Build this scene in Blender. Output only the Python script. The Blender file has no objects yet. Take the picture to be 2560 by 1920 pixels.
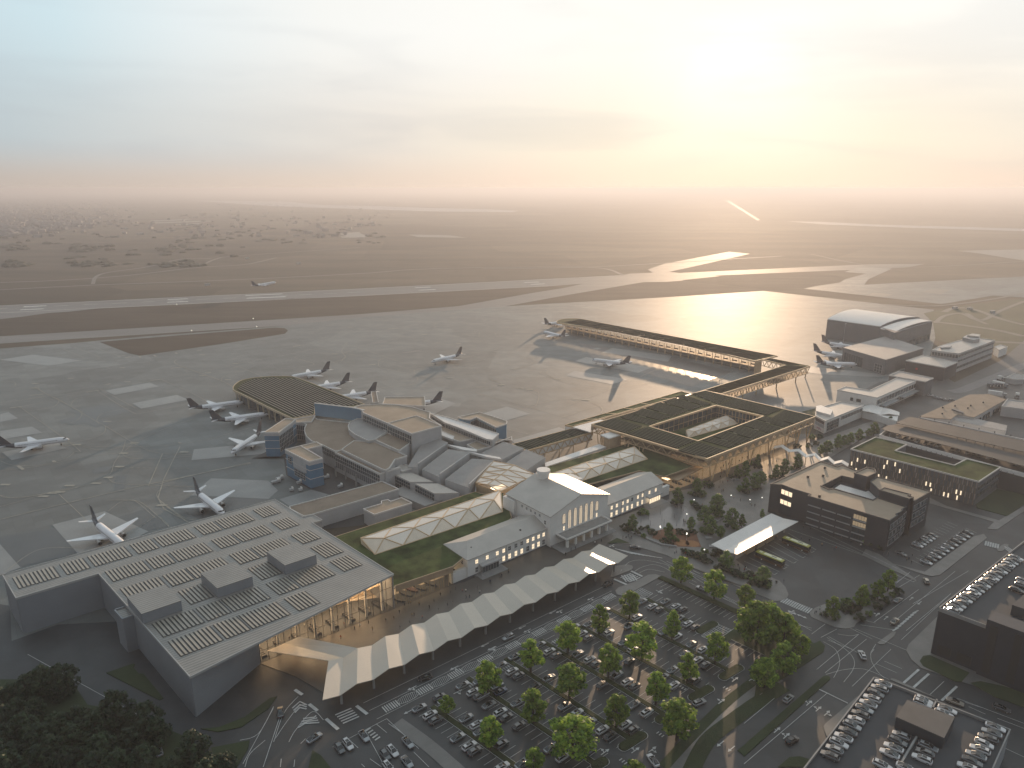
import bpy, bmesh, math, random
from mathutils import Vector, Matrix
random.seed(7)
SC = bpy.context.scene
COL = SC.collection
R = math.radians
# ------------------------------------------------------------------ camera (survey values read off the photograph)
F_PX, YH, CAM_H = 1750.0, 470.0, 152.0
PITCH = math.atan((960 - YH) / F_PX)
CP, SP = math.cos(PITCH), math.sin(PITCH)
cam_d = bpy.data.cameras.new('camera'); cam = bpy.data.objects.new('camera', cam_d); COL.objects.link(cam)
cam.location = (0, 0, CAM_H); cam.rotation_euler = (math.pi/2 - PITCH, 0, 0)
cam_d.sensor_width = 36; cam_d.lens = F_PX/2560*36; cam_d.clip_end = 120000; cam_d.clip_start = 1
SC.camera = cam
FR = dict(Z=(0,0,1.15732), A=(0,1220,.42194), B=(600,1220,.42194), C=(1200,1220,.42194), D=(1860,1220,.42194), E=(0,760,.32543),
 F=(560,880,.27726), G=(1040,880,.27726), H=(1400,760,.32543), I=(1860,740,.33751), J=(0,440,.40687), K=(800,440,.40687),
 L=(1660,440,.40687), M=(1000,1700,.13562), N=(400,1140,.14467), O=(640,1420,.18083), P=(1040,1320,.18083), Q=(1320,1160,.18083),
 R=(1640,1040,.18083), S=(1440,1400,.22604), T=(2000,1640,.25316), U=(2240,1320,.22906), V=(1940,1140,.18083), Y=(2200,860,.16275), B2=(1700,1300,.16275), X=(0,0,1))
def W(fr, x, y, z=0.0):
    """survey point: where the sight line through a photo point meets height z"""
    o = FR[fr]; u = o[0]+x*o[2]; v = o[1]+y*o[2]
    a = (u-1280)/F_PX; b = -(v-960)/F_PX
    d = (a, CP+b*SP, -SP+b*CP); t = (z-CAM_H)/d[2]
    return Vector((d[0]*t, d[1]*t, z))
def PL(fr, s, z=0.0):
    """string 'x,y x,y ...' in one frame (a token may carry its own frame, e.g. K:10,20)"""
    out = []
    for tok in s.split():
        f = fr
        if ':' in tok: f, tok = tok.split(':')
        x, y = tok.split(','); out.append(W(f, float(x), float(y), z))
    return out
def v2(p): return Vector((p[0], p[1], 0))
def lerp(a, b, t): return a+(b-a)*t
def bil(q, s, t):      # bilinear point in a quad a,b,c,d (s along a->b, t along a->d)
    return lerp(lerp(q[0], q[1], s), lerp(q[3], q[2], s), t)
# ------------------------------------------------------------------ materials
MATS = {}
def mat(name, col, rough=.6, metal=0., var=.12, scale=.25, spec=.5, emit=None, estr=0., bump=0., bscale=4., stretch=None, alpha=None, coat=0.):
    if name in MATS: return MATS[name]
    m = bpy.data.materials.new(name); m.use_nodes = True; MATS[name] = m
    nt = m.node_tree; N = nt.nodes; L = nt.links; b = N['Principled BSDF']
    b.inputs['Roughness'].default_value = rough; b.inputs['Metallic'].default_value = metal
    b.inputs['Specular IOR Level'].default_value = spec
    if coat: b.inputs['Coat Weight'].default_value = coat
    c4 = (*col, 1)
    if var:
        tc = N.new('ShaderNodeNewGeometry'); src = tc.outputs['Position']
        if stretch:
            mp = N.new('ShaderNodeMapping'); mp.inputs['Rotation'].default_value = (0, 0, stretch[0]); mp.inputs['Scale'].default_value = (stretch[1], stretch[2], 1)
            L.new(src, mp.inputs['Vector']); src = mp.outputs['Vector']
        n = N.new('ShaderNodeTexNoise'); n.inputs['Scale'].default_value = scale; n.inputs['Detail'].default_value = 6; n.inputs['Roughness'].default_value = .62
        L.new(src, n.inputs['Vector'])
        r = N.new('ShaderNodeValToRGB'); e = r.color_ramp.elements
        e[0].position = .3; e[1].position = .72
        e[0].color = (*[max(0, x*(1-var)) for x in col], 1); e[1].color = (*[min(1, x*(1+var)) for x in col], 1)
        L.new(n.outputs['Fac'], r.inputs['Fac']); L.new(r.outputs['Color'], b.inputs['Base Color'])
        if bump:
            n2 = N.new('ShaderNodeTexNoise'); n2.inputs['Scale'].default_value = bscale; n2.inputs['Detail'].default_value = 3
            L.new(tc.outputs['Position'], n2.inputs['Vector'])
            bp = N.new('ShaderNodeBump'); bp.inputs['Strength'].default_value = bump; bp.inputs['Distance'].default_value = .3
            L.new(n2.outputs['Fac'], bp.inputs['Height']); L.new(bp.outputs['Normal'], b.inputs['Normal'])
    else: b.inputs['Base Color'].default_value = c4
    if emit:
        b.inputs['Emission Color'].default_value = (*emit, 1); b.inputs['Emission Strength'].default_value = estr
    if alpha is not None: b.inputs['Alpha'].default_value = alpha
    return m
def stripes(name, c1, c2, ang, pitch, duty=.5, rough=.6, c3=None, pitch2=0, metal=0., bump=0., spec=.5):
    """bands running along direction ang (radians), repeating every pitch metres"""
    if name in MATS: return MATS[name]
    m = mat(name, c1, rough, metal, var=0, spec=spec); nt = m.node_tree; N = nt.nodes; L = nt.links; b = N['Principled BSDF']
    g = N.new('ShaderNodeNewGeometry')
    def band(a, p, d):
        dt = N.new('ShaderNodeVectorMath'); dt.operation = 'DOT_PRODUCT'; dt.inputs[1].default_value = (-math.sin(a)/p, math.cos(a)/p, 0)
        L.new(g.outputs['Position'], dt.inputs[0])
        f = N.new('ShaderNodeMath'); f.operation = 'FRACT'; L.new(dt.outputs['Value'], f.inputs[0])
        c = N.new('ShaderNodeMath'); c.operation = 'GREATER_THAN'; c.inputs[1].default_value = d; L.new(f.outputs[0], c.inputs[0])
        return c.outputs[0]
    k = band(ang, pitch, duty)
    mx = N.new('ShaderNodeMix'); mx.data_type = 'RGBA'; mx.inputs['A'].default_value = (*c1, 1); mx.inputs['B'].default_value = (*c2, 1)
    L.new(k, mx.inputs['Factor']); out = mx.outputs['Result']
    if c3:
        k2 = band(ang+math.pi/2, pitch2, .94); m2 = N.new('ShaderNodeMix'); m2.data_type = 'RGBA'; m2.inputs['B'].default_value = (*c3, 1)
        L.new(k2, m2.inputs['Factor']); L.new(out, m2.inputs['A']); out = m2.outputs['Result']
    n = N.new('ShaderNodeTexNoise'); n.inputs['Scale'].default_value = .15; n.inputs['Detail'].default_value = 5; L.new(g.outputs['Position'], n.inputs['Vector'])
    mr = N.new('ShaderNodeMapRange'); mr.inputs['To Min'].default_value = .75; mr.inputs['To Max'].default_value = 1.2; L.new(n.outputs['Fac'], mr.inputs['Value'])
    ml = N.new('ShaderNodeMix'); ml.data_type = 'RGBA'; ml.blend_type = 'MULTIPLY'; ml.inputs['Factor'].default_value = 1
    L.new(out, ml.inputs['A']); L.new(mr.outputs['Result'], ml.inputs['B']); L.new(ml.outputs['Result'], b.inputs['Base Color'])
    if bump:
        bp = N.new('ShaderNodeBump'); bp.inputs['Strength'].default_value = bump; bp.inputs['Distance'].default_value = .2
        L.new(k, bp.inputs['Height']); L.new(bp.outputs['Normal'], b.inputs['Normal'])
    return m
def glassmat(name, tint=(.9,.9,.88), op=.25, rough=.05, body=None):
    """thin glazing: mostly see-through, partly mirror"""
    if name in MATS: return MATS[name]
    m = bpy.data.materials.new(name); m.use_nodes = True; MATS[name] = m
    nt = m.node_tree; N = nt.nodes; L = nt.links; N.remove(N['Principled BSDF'])
    t = N.new('ShaderNodeBsdfTransparent'); t.inputs['Color'].default_value = (*tint, 1)
    p = N.new('ShaderNodeBsdfPrincipled'); p.inputs['Base Color'].default_value = (*(body or [x*.35 for x in tint]), 1); p.inputs['Roughness'].default_value = rough
    x = N.new('ShaderNodeMixShader'); x.inputs['Fac'].default_value = op
    L.new(t.outputs[0], x.inputs[1]); L.new(p.outputs[0], x.inputs[2]); L.new(x.outputs[0], N['Material Output'].inputs['Surface'])
    return m
# ------------------------------------------------------------------ objects
def tag(o, label=None, cat=None, group=None, kind=None):
    if label: o['label'] = label
    if cat: o['category'] = cat
    if group: o['group'] = group
    if kind: o['kind'] = kind
    return o
def thing(name, label, cat, loc=(0,0,0), group=None, rz=0):
    o = bpy.data.objects.new(name, None); COL.objects.link(o); o.location = loc; o.rotation_euler = (0,0,rz)
    o.empty_display_size = .1
    return tag(o, label, cat, group)
class MB:
    """collects faces and links them as ONE mesh object"""
    def __init__(s): s.v = []; s.f = []; s.m = []; s.sm = False
    def face(s, pts, m=0):
        i = len(s.v); s.v += [Vector(p) for p in pts]; s.f.append(tuple(range(i, i+len(pts)))); s.m.append(m); return s
    def mesh(s, vs, fs, m=0):
        i = len(s.v); s.v += [Vector(p) for p in vs]
        for f in fs: s.f.append(tuple(i+k for k in f)); s.m.append(m)
        return s
    def prism(s, poly, z0, z1, mt=0, ms=0, bottom=True):
        poly = [Vector(p) for p in poly]
        a = sum(poly[i].x*poly[(i+1)%len(poly)].y-poly[(i+1)%len(poly)].x*poly[i].y for i in range(len(poly)))
        if a < 0: poly = poly[::-1]
        n = len(poly); i = len(s.v)
        s.v += [Vector((p.x, p.y, z0)) for p in poly]+[Vector((p.x, p.y, z1)) for p in poly]
        s.f.append(tuple(range(i+n, i+2*n))); s.m.append(mt)
        if bottom: s.f.append(tuple(range(i+n-1, i-1, -1))); s.m.append(ms)
        for k in range(n):
            j = (k+1)%n; s.f.append((i+k, i+j, i+n+j, i+n+k)); s.m.append(ms)
        return s
    def hexa(s, b, t, mt=0, ms=0):
        """box between bottom ring b and top ring t of 4 points"""
        n = len(b); i = len(s.v); s.v += [Vector(p) for p in b]+[Vector(p) for p in t]
        s.f.append(tuple(range(i+n, i+2*n))); s.m.append(mt); s.f.append(tuple(range(i+n-1, i-1, -1))); s.m.append(ms)
        for k in range(n):
            j = (k+1)%n; s.f.append((i+k, i+j, i+n+j, i+n+k)); s.m.append(ms)
        return s
    def box(s, c, sx, sy, sz, rz=0, m=0, mt=None):
        """box of size sx,sy,sz standing on c"""
        ca, sa = math.cos(rz), math.sin(rz); c = Vector(c)
        q = [(-sx/2,-sy/2),(sx/2,-sy/2),(sx/2,sy/2),(-sx/2,sy/2)]
        return s.prism([Vector((c.x+x*ca-y*sa, c.y+x*sa+y*ca, 0)) for x,y in q], c.z, c.z+sz, m if mt is None else mt, m)
    def beam(s, p, q, w, h=None, m=0, up=(0,0,1)):
        p, q = Vector(p), Vector(q); h = h or w; d = (q-p)
        if d.length < 1e-6: return s
        d.normalize(); u = Vector(up)
        if abs(d.dot(u)) > .98: u = Vector((0,1,0))
        x = d.cross(u).normalized()*(w/2); y = x.cross(d).normalized()*(h/2)
        a = [p-x-y, p+x-y, p+x+y, p-x+y]; b = [k+(q-p) for k in a]
        return s.hexa(a, b, m, m)
    def tube(s, p, q, r0, r1, n=8, m=0):
        p, q = Vector(p), Vector(q); d = (q-p).normalized(); u = Vector((0,0,1)) if abs(d.z) < .98 else Vector((0,1,0))
        x = d.cross(u).normalized(); y = x.cross(d).normalized()
        ring = lambda c, r: [c+(x*math.cos(2*math.pi*k/n)+y*math.sin(2*math.pi*k/n))*r for k in range(n)]
        return s.hexa(ring(p, r0), ring(q, r1), m, m)
    def build(s, name, mats, parent=None, smooth=False, recalc=True):
        me = bpy.data.meshes.new(name)
        off = Vector(parent.location) if parent is not None else Vector((0,0,0))
        me.from_pydata([tuple(p-off) for p in s.v], [], s.f)
        for m in (mats if isinstance(mats, (list, tuple)) else [mats]): me.materials.append(m)
        for p, k in zip(me.polygons, s.m): p.material_index = k; p.use_smooth = smooth
        if recalc:
            bm = bmesh.new(); bm.from_mesh(me); bmesh.ops.remove_doubles(bm, verts=bm.verts, dist=.0005)
            bmesh.ops.recalc_face_normals(bm, faces=bm.faces); bm.to_mesh(me); bm.free()
        o = bpy.data.objects.new(name, me); COL.objects.link(o)
        if parent is not None: o.parent = parent
        return o
def struct(name, polys, z, m, thick=0):
    b = MB()
    for i_, p in enumerate(polys):
        if thick: b.prism(p, z+(i_%9)*.003, z+thick+(i_%9)*.003)
        else:
            a = sum(p[i].x*p[(i+1)%len(p)].y-p[(i+1)%len(p)].x*p[i].y for i in range(len(p)))
            q = p if a > 0 else p[::-1]
            b.face([Vector((k.x, k.y, z+(i_*7%19)*.0021)) for k in q])
    o = b.build(name, m, recalc=bool(thick)); o['kind'] = 'structure'; return o
def ribbon(pts, w, z=0.):
    """flat strip of width w along a line of points"""
    pts = [Vector((p[0], p[1], 0)) for p in pts]; out = []
    L, Rr = [], []
    for i, p in enumerate(pts):
        a = pts[max(0, i-1)]; b = pts[min(len(pts)-1, i+1)]; d = (b-a).normalized(); n = Vector((-d.y, d.x, 0))*w/2
        L.append(p+n); Rr.append(p-n)
    for i in range(len(pts)-1):
        out.append([Vector((k.x, k.y, z)) for k in (Rr[i], Rr[i+1], L[i+1], L[i])])
    return out
def arc(pts, n=10):
    """smooth curve through points (Catmull-Rom)"""
    P = [pts[0]]+list(pts)+[pts[-1]]; out = []
    for i in range(1, len(P)-2):
        for k in range(n):
            t = k/n; a, b, c, d = P[i-1], P[i], P[i+1], P[i+2]
            out.append(.5*((2*b)+(c-a)*t+(2*a-5*b+4*c-d)*t*t+(3*b-a-3*c+d)*t**3))
    out.append(P[-2]); return out
def copy_tree(o, parent=None):
    c = o.copy(); COL.objects.link(c)
    if parent is not None: c.parent = parent
    for ch in o.children: copy_tree(ch, c)
    return c
# ------------------------------------------------------------------ light: a low sun ahead of the camera, hazy bright sky
SUN_AZ, SUN_EL = R(17.0), R(6.2)          # azimuth to the right of straight ahead
w = bpy.data.worlds.new('World'); SC.world = w; w.use_nodes = True
N = w.node_tree.nodes; L = w.node_tree.links; bg = N['Background']
sky = N.new('ShaderNodeTexSky'); sky.sky_type = 'NISHITA'; sky.sun_disc = False
sky.sun_elevation = SUN_EL; sky.sun_rotation = SUN_AZ; sky.altitude = 100; sky.air_density = 1.0; sky.dust_density = 1.0; sky.ozone_density = 1.5
bg.inputs['Strength'].default_value = .14
# thin veil of bright haze and cloud in front of the clear sky, warmer towards the sun; unseen part behind the camera raised as fill
tc = N.new('ShaderNodeTexCoord'); dirv = Vector((math.sin(SUN_AZ)*math.cos(SUN_EL), math.cos(SUN_AZ)*math.cos(SUN_EL), math.sin(SUN_EL)))
def node(t, **k):
    n = N.new(t)
    for a, v in k.items(): setattr(n, a, v)
    return n
nrm = node('ShaderNodeVectorMath', operation='NORMALIZE'); L.new(tc.outputs['Generated'], nrm.inputs[0])
dt = node('ShaderNodeVectorMath', operation='DOT_PRODUCT'); dt.inputs[1].default_value = dirv; L.new(nrm.outputs['Vector'], dt.inputs[0])
sx = node('ShaderNodeSeparateXYZ'); L.new(nrm.outputs['Vector'], sx.inputs[0])
def ramp(src, pts):
    r = node('ShaderNodeValToRGB'); e = r.color_ramp.elements
    while len(e) < len(pts): e.new(.5)
    for k, (p, c) in enumerate(pts): e[k].position = p; e[k].color = (*c, 1)
    L.new(src, r.inputs['Fac']); return r.outputs['Color']
SKY_K = .83/.14
low = ramp(dt.outputs['Value'], [(0, (.36,.395,.43)), (.50, (.42,.48,.51)), (.63, (.50,.56,.585)), (.78, (.66,.66,.64)), (.90, (.80,.735,.66)), (.985, (.94,.84,.69)), (1, (.98,.90,.76))])
high = ramp(dt.outputs['Value'], [(0, (.36,.40,.44)), (.5, (.50,.62,.69)), (.68, (.61,.75,.80)), (.77, (.77,.83,.84)), (.86, (.89,.89,.86)), (.95, (.95,.935,.89)), (.990, (.98,.955,.89)), (.9975, (1.0,.985,.94)), (1, (1.15,1.13,1.08))])
mp = node('ShaderNodeMapping'); mp.inputs['Scale'].default_value = (1.2, 1.2, 8); L.new(nrm.outputs['Vector'], mp.inputs['Vector'])
nz = node('ShaderNodeTexNoise'); nz.inputs['Scale'].default_value = 2.4; nz.inputs['Detail'].default_value = 7; nz.inputs['Distortion'].default_value = .5; L.new(mp.outputs['Vector'], nz.inputs['Vector'])
def maprange(src, a, b, c, d):
    m = node('ShaderNodeMapRange', interpolation_type='SMOOTHSTEP'); L.new(src, m.inputs['Value'])
    for i, v in zip(('From Min','From Max','To Min','To Max'), (a, b, c, d)): m.inputs[i].default_value = v
    return m.outputs['Result']
def mix(f, a, b, blend='MIX'):
    m = node('ShaderNodeMix', data_type='RGBA', blend_type=blend)
    for s_, v in (('Factor', f), ('A', a), ('B', b)):
        if isinstance(v, (int, float)): m.inputs[s_].default_value = v
        elif isinstance(v, tuple): m.inputs[s_].default_value = v
        else: L.new(v, m.inputs[s_])
    return m.outputs['Result']
rim_ = ramp(dt.outputs['Value'], [(0, (.34,.35,.36)), (.5, (.47,.42,.38)), (.615, (.535,.462,.408)), (.729, (.612,.52,.453)), (.866, (.745,.62,.523)), (.922, (.825,.68,.566)), (.963, (.90,.73,.603)), (.987, (.958,.773,.634)), (1, (.985,.79,.65))])
veil = mix(maprange(sx.outputs['Z'], .045, .20, 0, 1), mix(maprange(sx.outputs['Z'], 0, .06, 0, 1), rim_, low), high)
cl = maprange(nz.outputs['Fac'], .42, .68, 1.0, .80)
band = maprange(sx.outputs['Z'], .03, .12, 1, 0)                    # cloud bank thins out upwards
cm = node('ShaderNodeMath', operation='SUBTRACT'); cm.inputs[0].default_value = 1; L.new(cl, cm.inputs[1])
cm2 = node('ShaderNodeMath', operation='MULTIPLY'); L.new(cm.outputs[0], cm2.inputs[0]); cm3 = node('ShaderNodeMath', operation='MULTIPLY'); L.new(maprange(sx.outputs['Z'], .35, .06, .25, 1), cm3.inputs[0]); L.new(maprange(sx.outputs['Z'], .005, .05, 0, 1), cm3.inputs[1]); L.new(cm3.outputs[0], cm2.inputs[1])
veil = mix(cm2.outputs[0], veil, (.42,.44,.48,1))
veil = mix(1.0, veil, (SKY_K, SKY_K, SKY_K, 1), 'MULTIPLY')
L.new(mix(.985, sky.outputs['Color'], veil), bg.inputs['Color'])
sd = bpy.data.lights.new('sun', 'SUN'); so = bpy.data.objects.new('sun', sd); COL.objects.link(so)
sd.energy = 5.0; sd.angle = R(.6); sd.color = (1, .69, .44)
so.rotation_euler = dirv.to_track_quat('Z', 'Y').to_euler(); so.location = (0, 0, 400)
SC.view_settings.view_transform = 'Standard'; SC.view_settings.look = 'None'; SC.view_settings.exposure = .36; SC.view_settings.gamma = 1
SC.render.engine = 'CYCLES'; cy = SC.cycles
cy.use_denoising = True; cy.max_bounces = 6; cy.diffuse_bounces = 3; cy.glossy_bounces = 3; cy.transparent_max_bounces = 8; cy.volume_bounces = 1
cy.sample_clamp_indirect = 4; cy.caustics_reflective = False; cy.caustics_refractive = False
# ------------------------------------------------------------------ haze: even warm air round camera and scene
HZ = 26000
hb = MB(); hb.box((0, HZ*.45, -1), 2*HZ, HZ*1.2, 1+CAM_H+6)
hm = bpy.data.materials.new('haze_air'); hm.use_nodes = True; hn = hm.node_tree.nodes; hn.remove(hn['Principled BSDF'])
pv = hn.new('ShaderNodeVolumePrincipled'); pv.inputs['Color'].default_value = (.53,.56,.625,1); pv.inputs['Density'].default_value = 1.95e-4; pv.inputs['Anisotropy'].default_value = .36
hm.node_tree.links.new(pv.outputs[0], hn['Material Output'].inputs['Volume'])
ho = hb.build('haze', hm); ho['kind'] = 'stuff'
# ------------------------------------------------------------------ ground, airfield, roads
m_field = mat('dry_grassland', (.082,.068,.050), .9, spec=.2, var=.45, scale=.006, stretch=(R(8),.35,1.6))
m_grass = mat('mown_grass', (.028,.042,.014), .9, var=.4, scale=.05, bump=.4, bscale=2)
m_island = mat('airfield_grass', (.062,.051,.039), .9, spec=.2, var=.3, scale=.02, stretch=(R(5),.4,2))
m_apron = mat('apron_concrete', (.130,.142,.140), .66, var=.22, scale=.03, stretch=(R(12),.5,1.5), spec=.55)
def slabs(m, scale, amt, ang, voro=False):
    nt = m.node_tree; N = nt.nodes; L = nt.links; b = N['Principled BSDF']; src = b.inputs['Base Color'].links[0].from_socket
    g = N.new('ShaderNodeNewGeometry'); mp = N.new('ShaderNodeMapping'); mp.inputs['Rotation'].default_value = (0,0,ang); mp.inputs['Scale'].default_value = (scale,scale,1); L.new(g.outputs['Position'], mp.inputs['Vector'])
    if voro: t = N.new('ShaderNodeTexVoronoi'); t.distance = 'MANHATTAN'; t.voronoi_dimensions = '2D'; t.inputs['Scale'].default_value = 1; sep = N.new('ShaderNodeSeparateColor'); L.new(mp.outputs['Vector'], t.inputs['Vector']); L.new(t.outputs['Color'], sep.inputs[0]); val = sep.outputs[0]
    else:
        t = N.new('ShaderNodeTexBrick'); t.offset = 0; t.inputs['Color1'].default_value = (.2,.2,.2,1); t.inputs['Color2'].default_value = (.9,.9,.9,1); t.inputs['Mortar'].default_value = (0,0,0,1); t.inputs['Scale'].default_value = 1; t.inputs['Mortar Size'].default_value = .012; t.inputs['Brick Width'].default_value = 1; t.inputs['Row Height'].default_value = 1
        L.new(mp.outputs['Vector'], t.inputs['Vector']); sep = N.new('ShaderNodeSeparateColor'); L.new(t.outputs['Color'], sep.inputs[0]); val = sep.outputs[0]
    mr = N.new('ShaderNodeMapRange'); mr.inputs['To Min'].default_value = 1-amt; mr.inputs['To Max'].default_value = 1+amt; L.new(val, mr.inputs['Value'])
    ml = N.new('ShaderNodeMix'); ml.data_type = 'RGBA'; ml.blend_type = 'MULTIPLY'; ml.inputs['Factor'].default_value = 1; L.new(src, ml.inputs['A']); L.new(mr.outputs['Result'], ml.inputs['B']); L.new(ml.outputs['Result'], b.inputs['Base Color'])
m_taxi = mat('taxiway_asphalt', (.18,.176,.17), .7, spec=.3, var=.15, scale=.02, stretch=(R(6),.15,2))
m_pad = mat('stand_pad', (.21,.215,.21), .45, var=.15, scale=.08)
m_patch = mat('worn_apron', (.06,.062,.062), .4, var=.15, scale=.08)
m_asph = mat('road_asphalt', (.036,.039,.042), .55, var=.35, scale=.07)
m_walk = mat('paving_slabs', (.13,.128,.122), .45, var=.18, scale=.15)
m_fore = mat('forecourt_paving', (.075,.068,.06), .4, var=.2, scale=.12)
m_line = mat('road_paint', (.42,.43,.42), .6, var=.25, scale=.6)
m_yline = mat('taxi_paint', (.27,.26,.22), .6, var=.3, scale=.4)
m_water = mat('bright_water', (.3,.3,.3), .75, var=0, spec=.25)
slabs(m_apron, 1/7.5, .16, R(-39.2)); slabs(m_apron, 1/70, .18, R(-39.2), True); slabs(m_field, 1/420, .34, R(-8), True); slabs(m_asph, 1/13, .14, R(-39.2), True); slabs(m_walk, 1/3, .10, R(-39.2)); slabs(m_fore, 1/3, .10, R(-39.2))
G0 = [Vector(p) for p in ((-25800,-3700,0),(25800,-3700,0),(25800,27100,0),(-25800,27100,0))]
struct('ground', [G0], 0, m_field)
Zr, Za, Zi, Zp, Zl = .05, .09, .13, .17, .21
struct('runway', [PL('J', '-900,840 0,797 2212,693 K:1850,610 L:0,600 L:1250,543 L:1600,540 L:1500,562 L:0,625 K:1400,678 0,843 -900,893')], Zr, m_taxi)
struct('taxiway', [PL('J', '-900,1035 0,985 1000,925 2212,850 K:850,800 K:1300,720 K:1500,688 K:1900,600 L:30,590 L:400,620 L:-100,660 K:1140,800 K:900,850 0,1030 -900,1080'),
    PL('L', '-100,575 0,540 400,465 530,478 30,590 -60,600'), PL('J', '0,843 600,815 0,880 -300,900')], Zr+.02, m_taxi)
struct('airport_apron', [PL('J', '-900,1110 0,1060 430,1028 900,985 1700,925 2212,870 K:1140,800 L:0,746 L:610,706 L:1660,822 I:1400,120 I:1420,300 I:1300,700 I:500,900 H:1800,880 H:1000,1100 F:1700,1500 F:900,1600 A:700,900 A:60,1200 A:-600,1500'),
    PL('L', '860,692 1040,655 1240,600 1110,590 1240,545 1400,570 1255,635 1230,668 2600,598 2600,770 2020,735 1740,782 1700,787')], Za, m_apron)
struct('airfield_grass_island', [PL('J', '610,1020 1690,932 1750,936 1770,950 1750,970 1380,1030 860,1105 790,1090')], Zi, m_island)
struct('airfield_grass_island', [PL('L', '110,640 400,610 880,597 1060,612 1120,630 1080,655 860,688 600,695')], Zi, m_island)
struct('airfield_grass_island', [PL('K', '1140,801 1500,735 1990,652 2212,650 L:120,655 L:600,698 L:610,706 L:0,744')], Zi, m_island)
struct('airfield_grass_verge', [PL('J', '0,884 300,842 1800,752 2212,738 K:1430,680 K:1500,688 K:1300,718 K:850,798 2212,848 1000,922 0,982 -900,1030 -900,930')], Zi, m_island)
struct('airfield_grass_verge', [PL('I', '1330,130 1430,105 1700,60 2074,20 2074,400 1900,420 1420,330 1400,200')], Zi, mat('east_field_grass', (.05,.06,.03), .9, var=.3, scale=.02))
# service roads and tracks across the far fields
tr = []
for f, s, wd in (('J','0,655 400,640 800,610 1220,562 1500,545 1700,502',7), ('J','570,665 625,602 900,560 1120,510 1300,508',6), ('J','1220,562 1330,510 1480,490 2212,440',6),
    ('J','0,700 600,670 1400,640 2212,600 K:700,570 K:1630,560 K:1860,608',7), ('K','1000,570 1640,560 L:100,530 L:700,495',7), ('L','400,510 730,492',8), ('L','900,480 1400,560 2212,525',5),
    ('I','1000,60 1400,75 1800,30 2074,-20',5), ('I','1480,120 1560,90 1700,100 1900,170 2074,215',7), ('I','1400,190 1600,215 1850,250 2074,300',8), ('I','1650,130 1760,180 1900,110 2074,40',5), ('I','1420,200 1480,150 1600,130 1700,170 1800,210',5), ('I','1850,340 2074,350',8)):
    tr += ribbon(arc(PL(f, s), 6), wd)
struct('service_road', tr, Zl, mat('gravel_track', (.16,.155,.14), .8, var=.1, scale=.1))
# far water and bright clearings
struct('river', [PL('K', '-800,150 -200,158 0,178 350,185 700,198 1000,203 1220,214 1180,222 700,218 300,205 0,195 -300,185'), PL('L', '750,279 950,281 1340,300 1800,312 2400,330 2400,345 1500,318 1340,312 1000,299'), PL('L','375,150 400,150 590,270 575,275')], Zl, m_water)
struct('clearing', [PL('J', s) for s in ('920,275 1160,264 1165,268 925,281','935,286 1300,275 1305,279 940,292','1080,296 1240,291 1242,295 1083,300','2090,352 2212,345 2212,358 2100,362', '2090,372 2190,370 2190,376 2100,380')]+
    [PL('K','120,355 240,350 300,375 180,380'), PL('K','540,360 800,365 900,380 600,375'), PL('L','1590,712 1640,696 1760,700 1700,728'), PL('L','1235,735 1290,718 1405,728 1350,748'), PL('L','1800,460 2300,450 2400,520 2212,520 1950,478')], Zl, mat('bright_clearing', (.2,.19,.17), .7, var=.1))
# runway paint
rl = []
for s in ('J:0,798 J:2212,694 K:1850,612', 'J:0,842 J:2212,736 K:1400,676'): rl += ribbon(PL('J', s), 1.2)
for f, s, wd in (('J','145,804 285,798',4),('J','125,823 268,817',4),('J','1030,761 1155,755',4),('J','1028,777 1155,771',4),('J','1508,735 1735,725',5),('J','1515,752 1755,742',5),('K','585,687 680,683',4),('K','607,702 710,698',4),('K','1255,655 1345,652',4),('K','1295,667 1380,663',4)):
    rl += ribbon(PL(f, s), wd)
for k in range(14): rl += ribbon([lerp(W('J',-150,822), W('J',2212,714), (k*2+1)/28), lerp(W('J',-150,822), W('J',2212,714), (k*2+2)/28)], .9)
struct('runway_marking', rl, Zl, mat('runway_paint', (.75,.75,.73), .5, var=.15))
# stand pads and worn patches
pads = [('E','0,430 250,390 625,435 375,475'),('E','810,668 1150,605 1222,635 880,700'),('E','1018,765 1360,700 1448,738 1085,806'),('E','-80,870 65,832 138,880 0,908'),('E','-150,1000 245,943 325,990 0,1045 -100,1075'),
 ('E','15,1140 440,1065 510,1110 90,1202'),('E','1490,1118 1790,1090 2030,1080 2060,1150 1470,1202'),('N','880,390 1870,430 2040,600 1880,745 530,690'),('A','310,220 620,140 880,260 640,385 460,390'),('A','-300,300 0,300 130,470 0,520 -200,560'),
 ('F','1700,540 1900,410 2090,465 1900,560'),('G','600,555 820,495 1030,560 810,620'),('G','865,800 1290,680 1400,720 950,890'),('H','320,375 400,340 860,400 830,445 560,400'),('H','115,440 200,410 700,490 600,530'),('H','45,550 110,515 520,580 400,620'),('H','250,345 290,337 320,343 285,353'),
 ('I','1000,600 560,580 420,560 480,520 1100,590'),('F','500,1330 850,1225 970,1280 600,1400')]
struct('stand_pad', [PL(f, s) for f, s in pads], Zp, m_pad)
worn = [('E','530,820 870,765 1010,830 700,890'),('E','440,900 640,850 800,900 560,930'),('E','900,1320 975,1318 960,1440 880,1440'),('E','720,1265 870,1245 830,1290 720,1300'),('K','310,1025 400,1012 415,1018 330,1033'),('K','500,1085 610,1070 625,1078 520,1093'),
 ('E','660,920 800,885 900,905 740,950'),('A','380,195 640,135 660,150 385,205'),('A','330,240 460,390 120,470 -30,300'),('A','680,180 880,120 1000,230 930,245 790,260'),('N','560,720 840,710 2000,750 1000,1000 700,1100 300,900'),('H','150,300 900,420 1330,520 1000,640 250,410')]
struct('worn_apron_patch', [PL(f, s) for f, s in worn], Zp-.02, m_patch)
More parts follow.
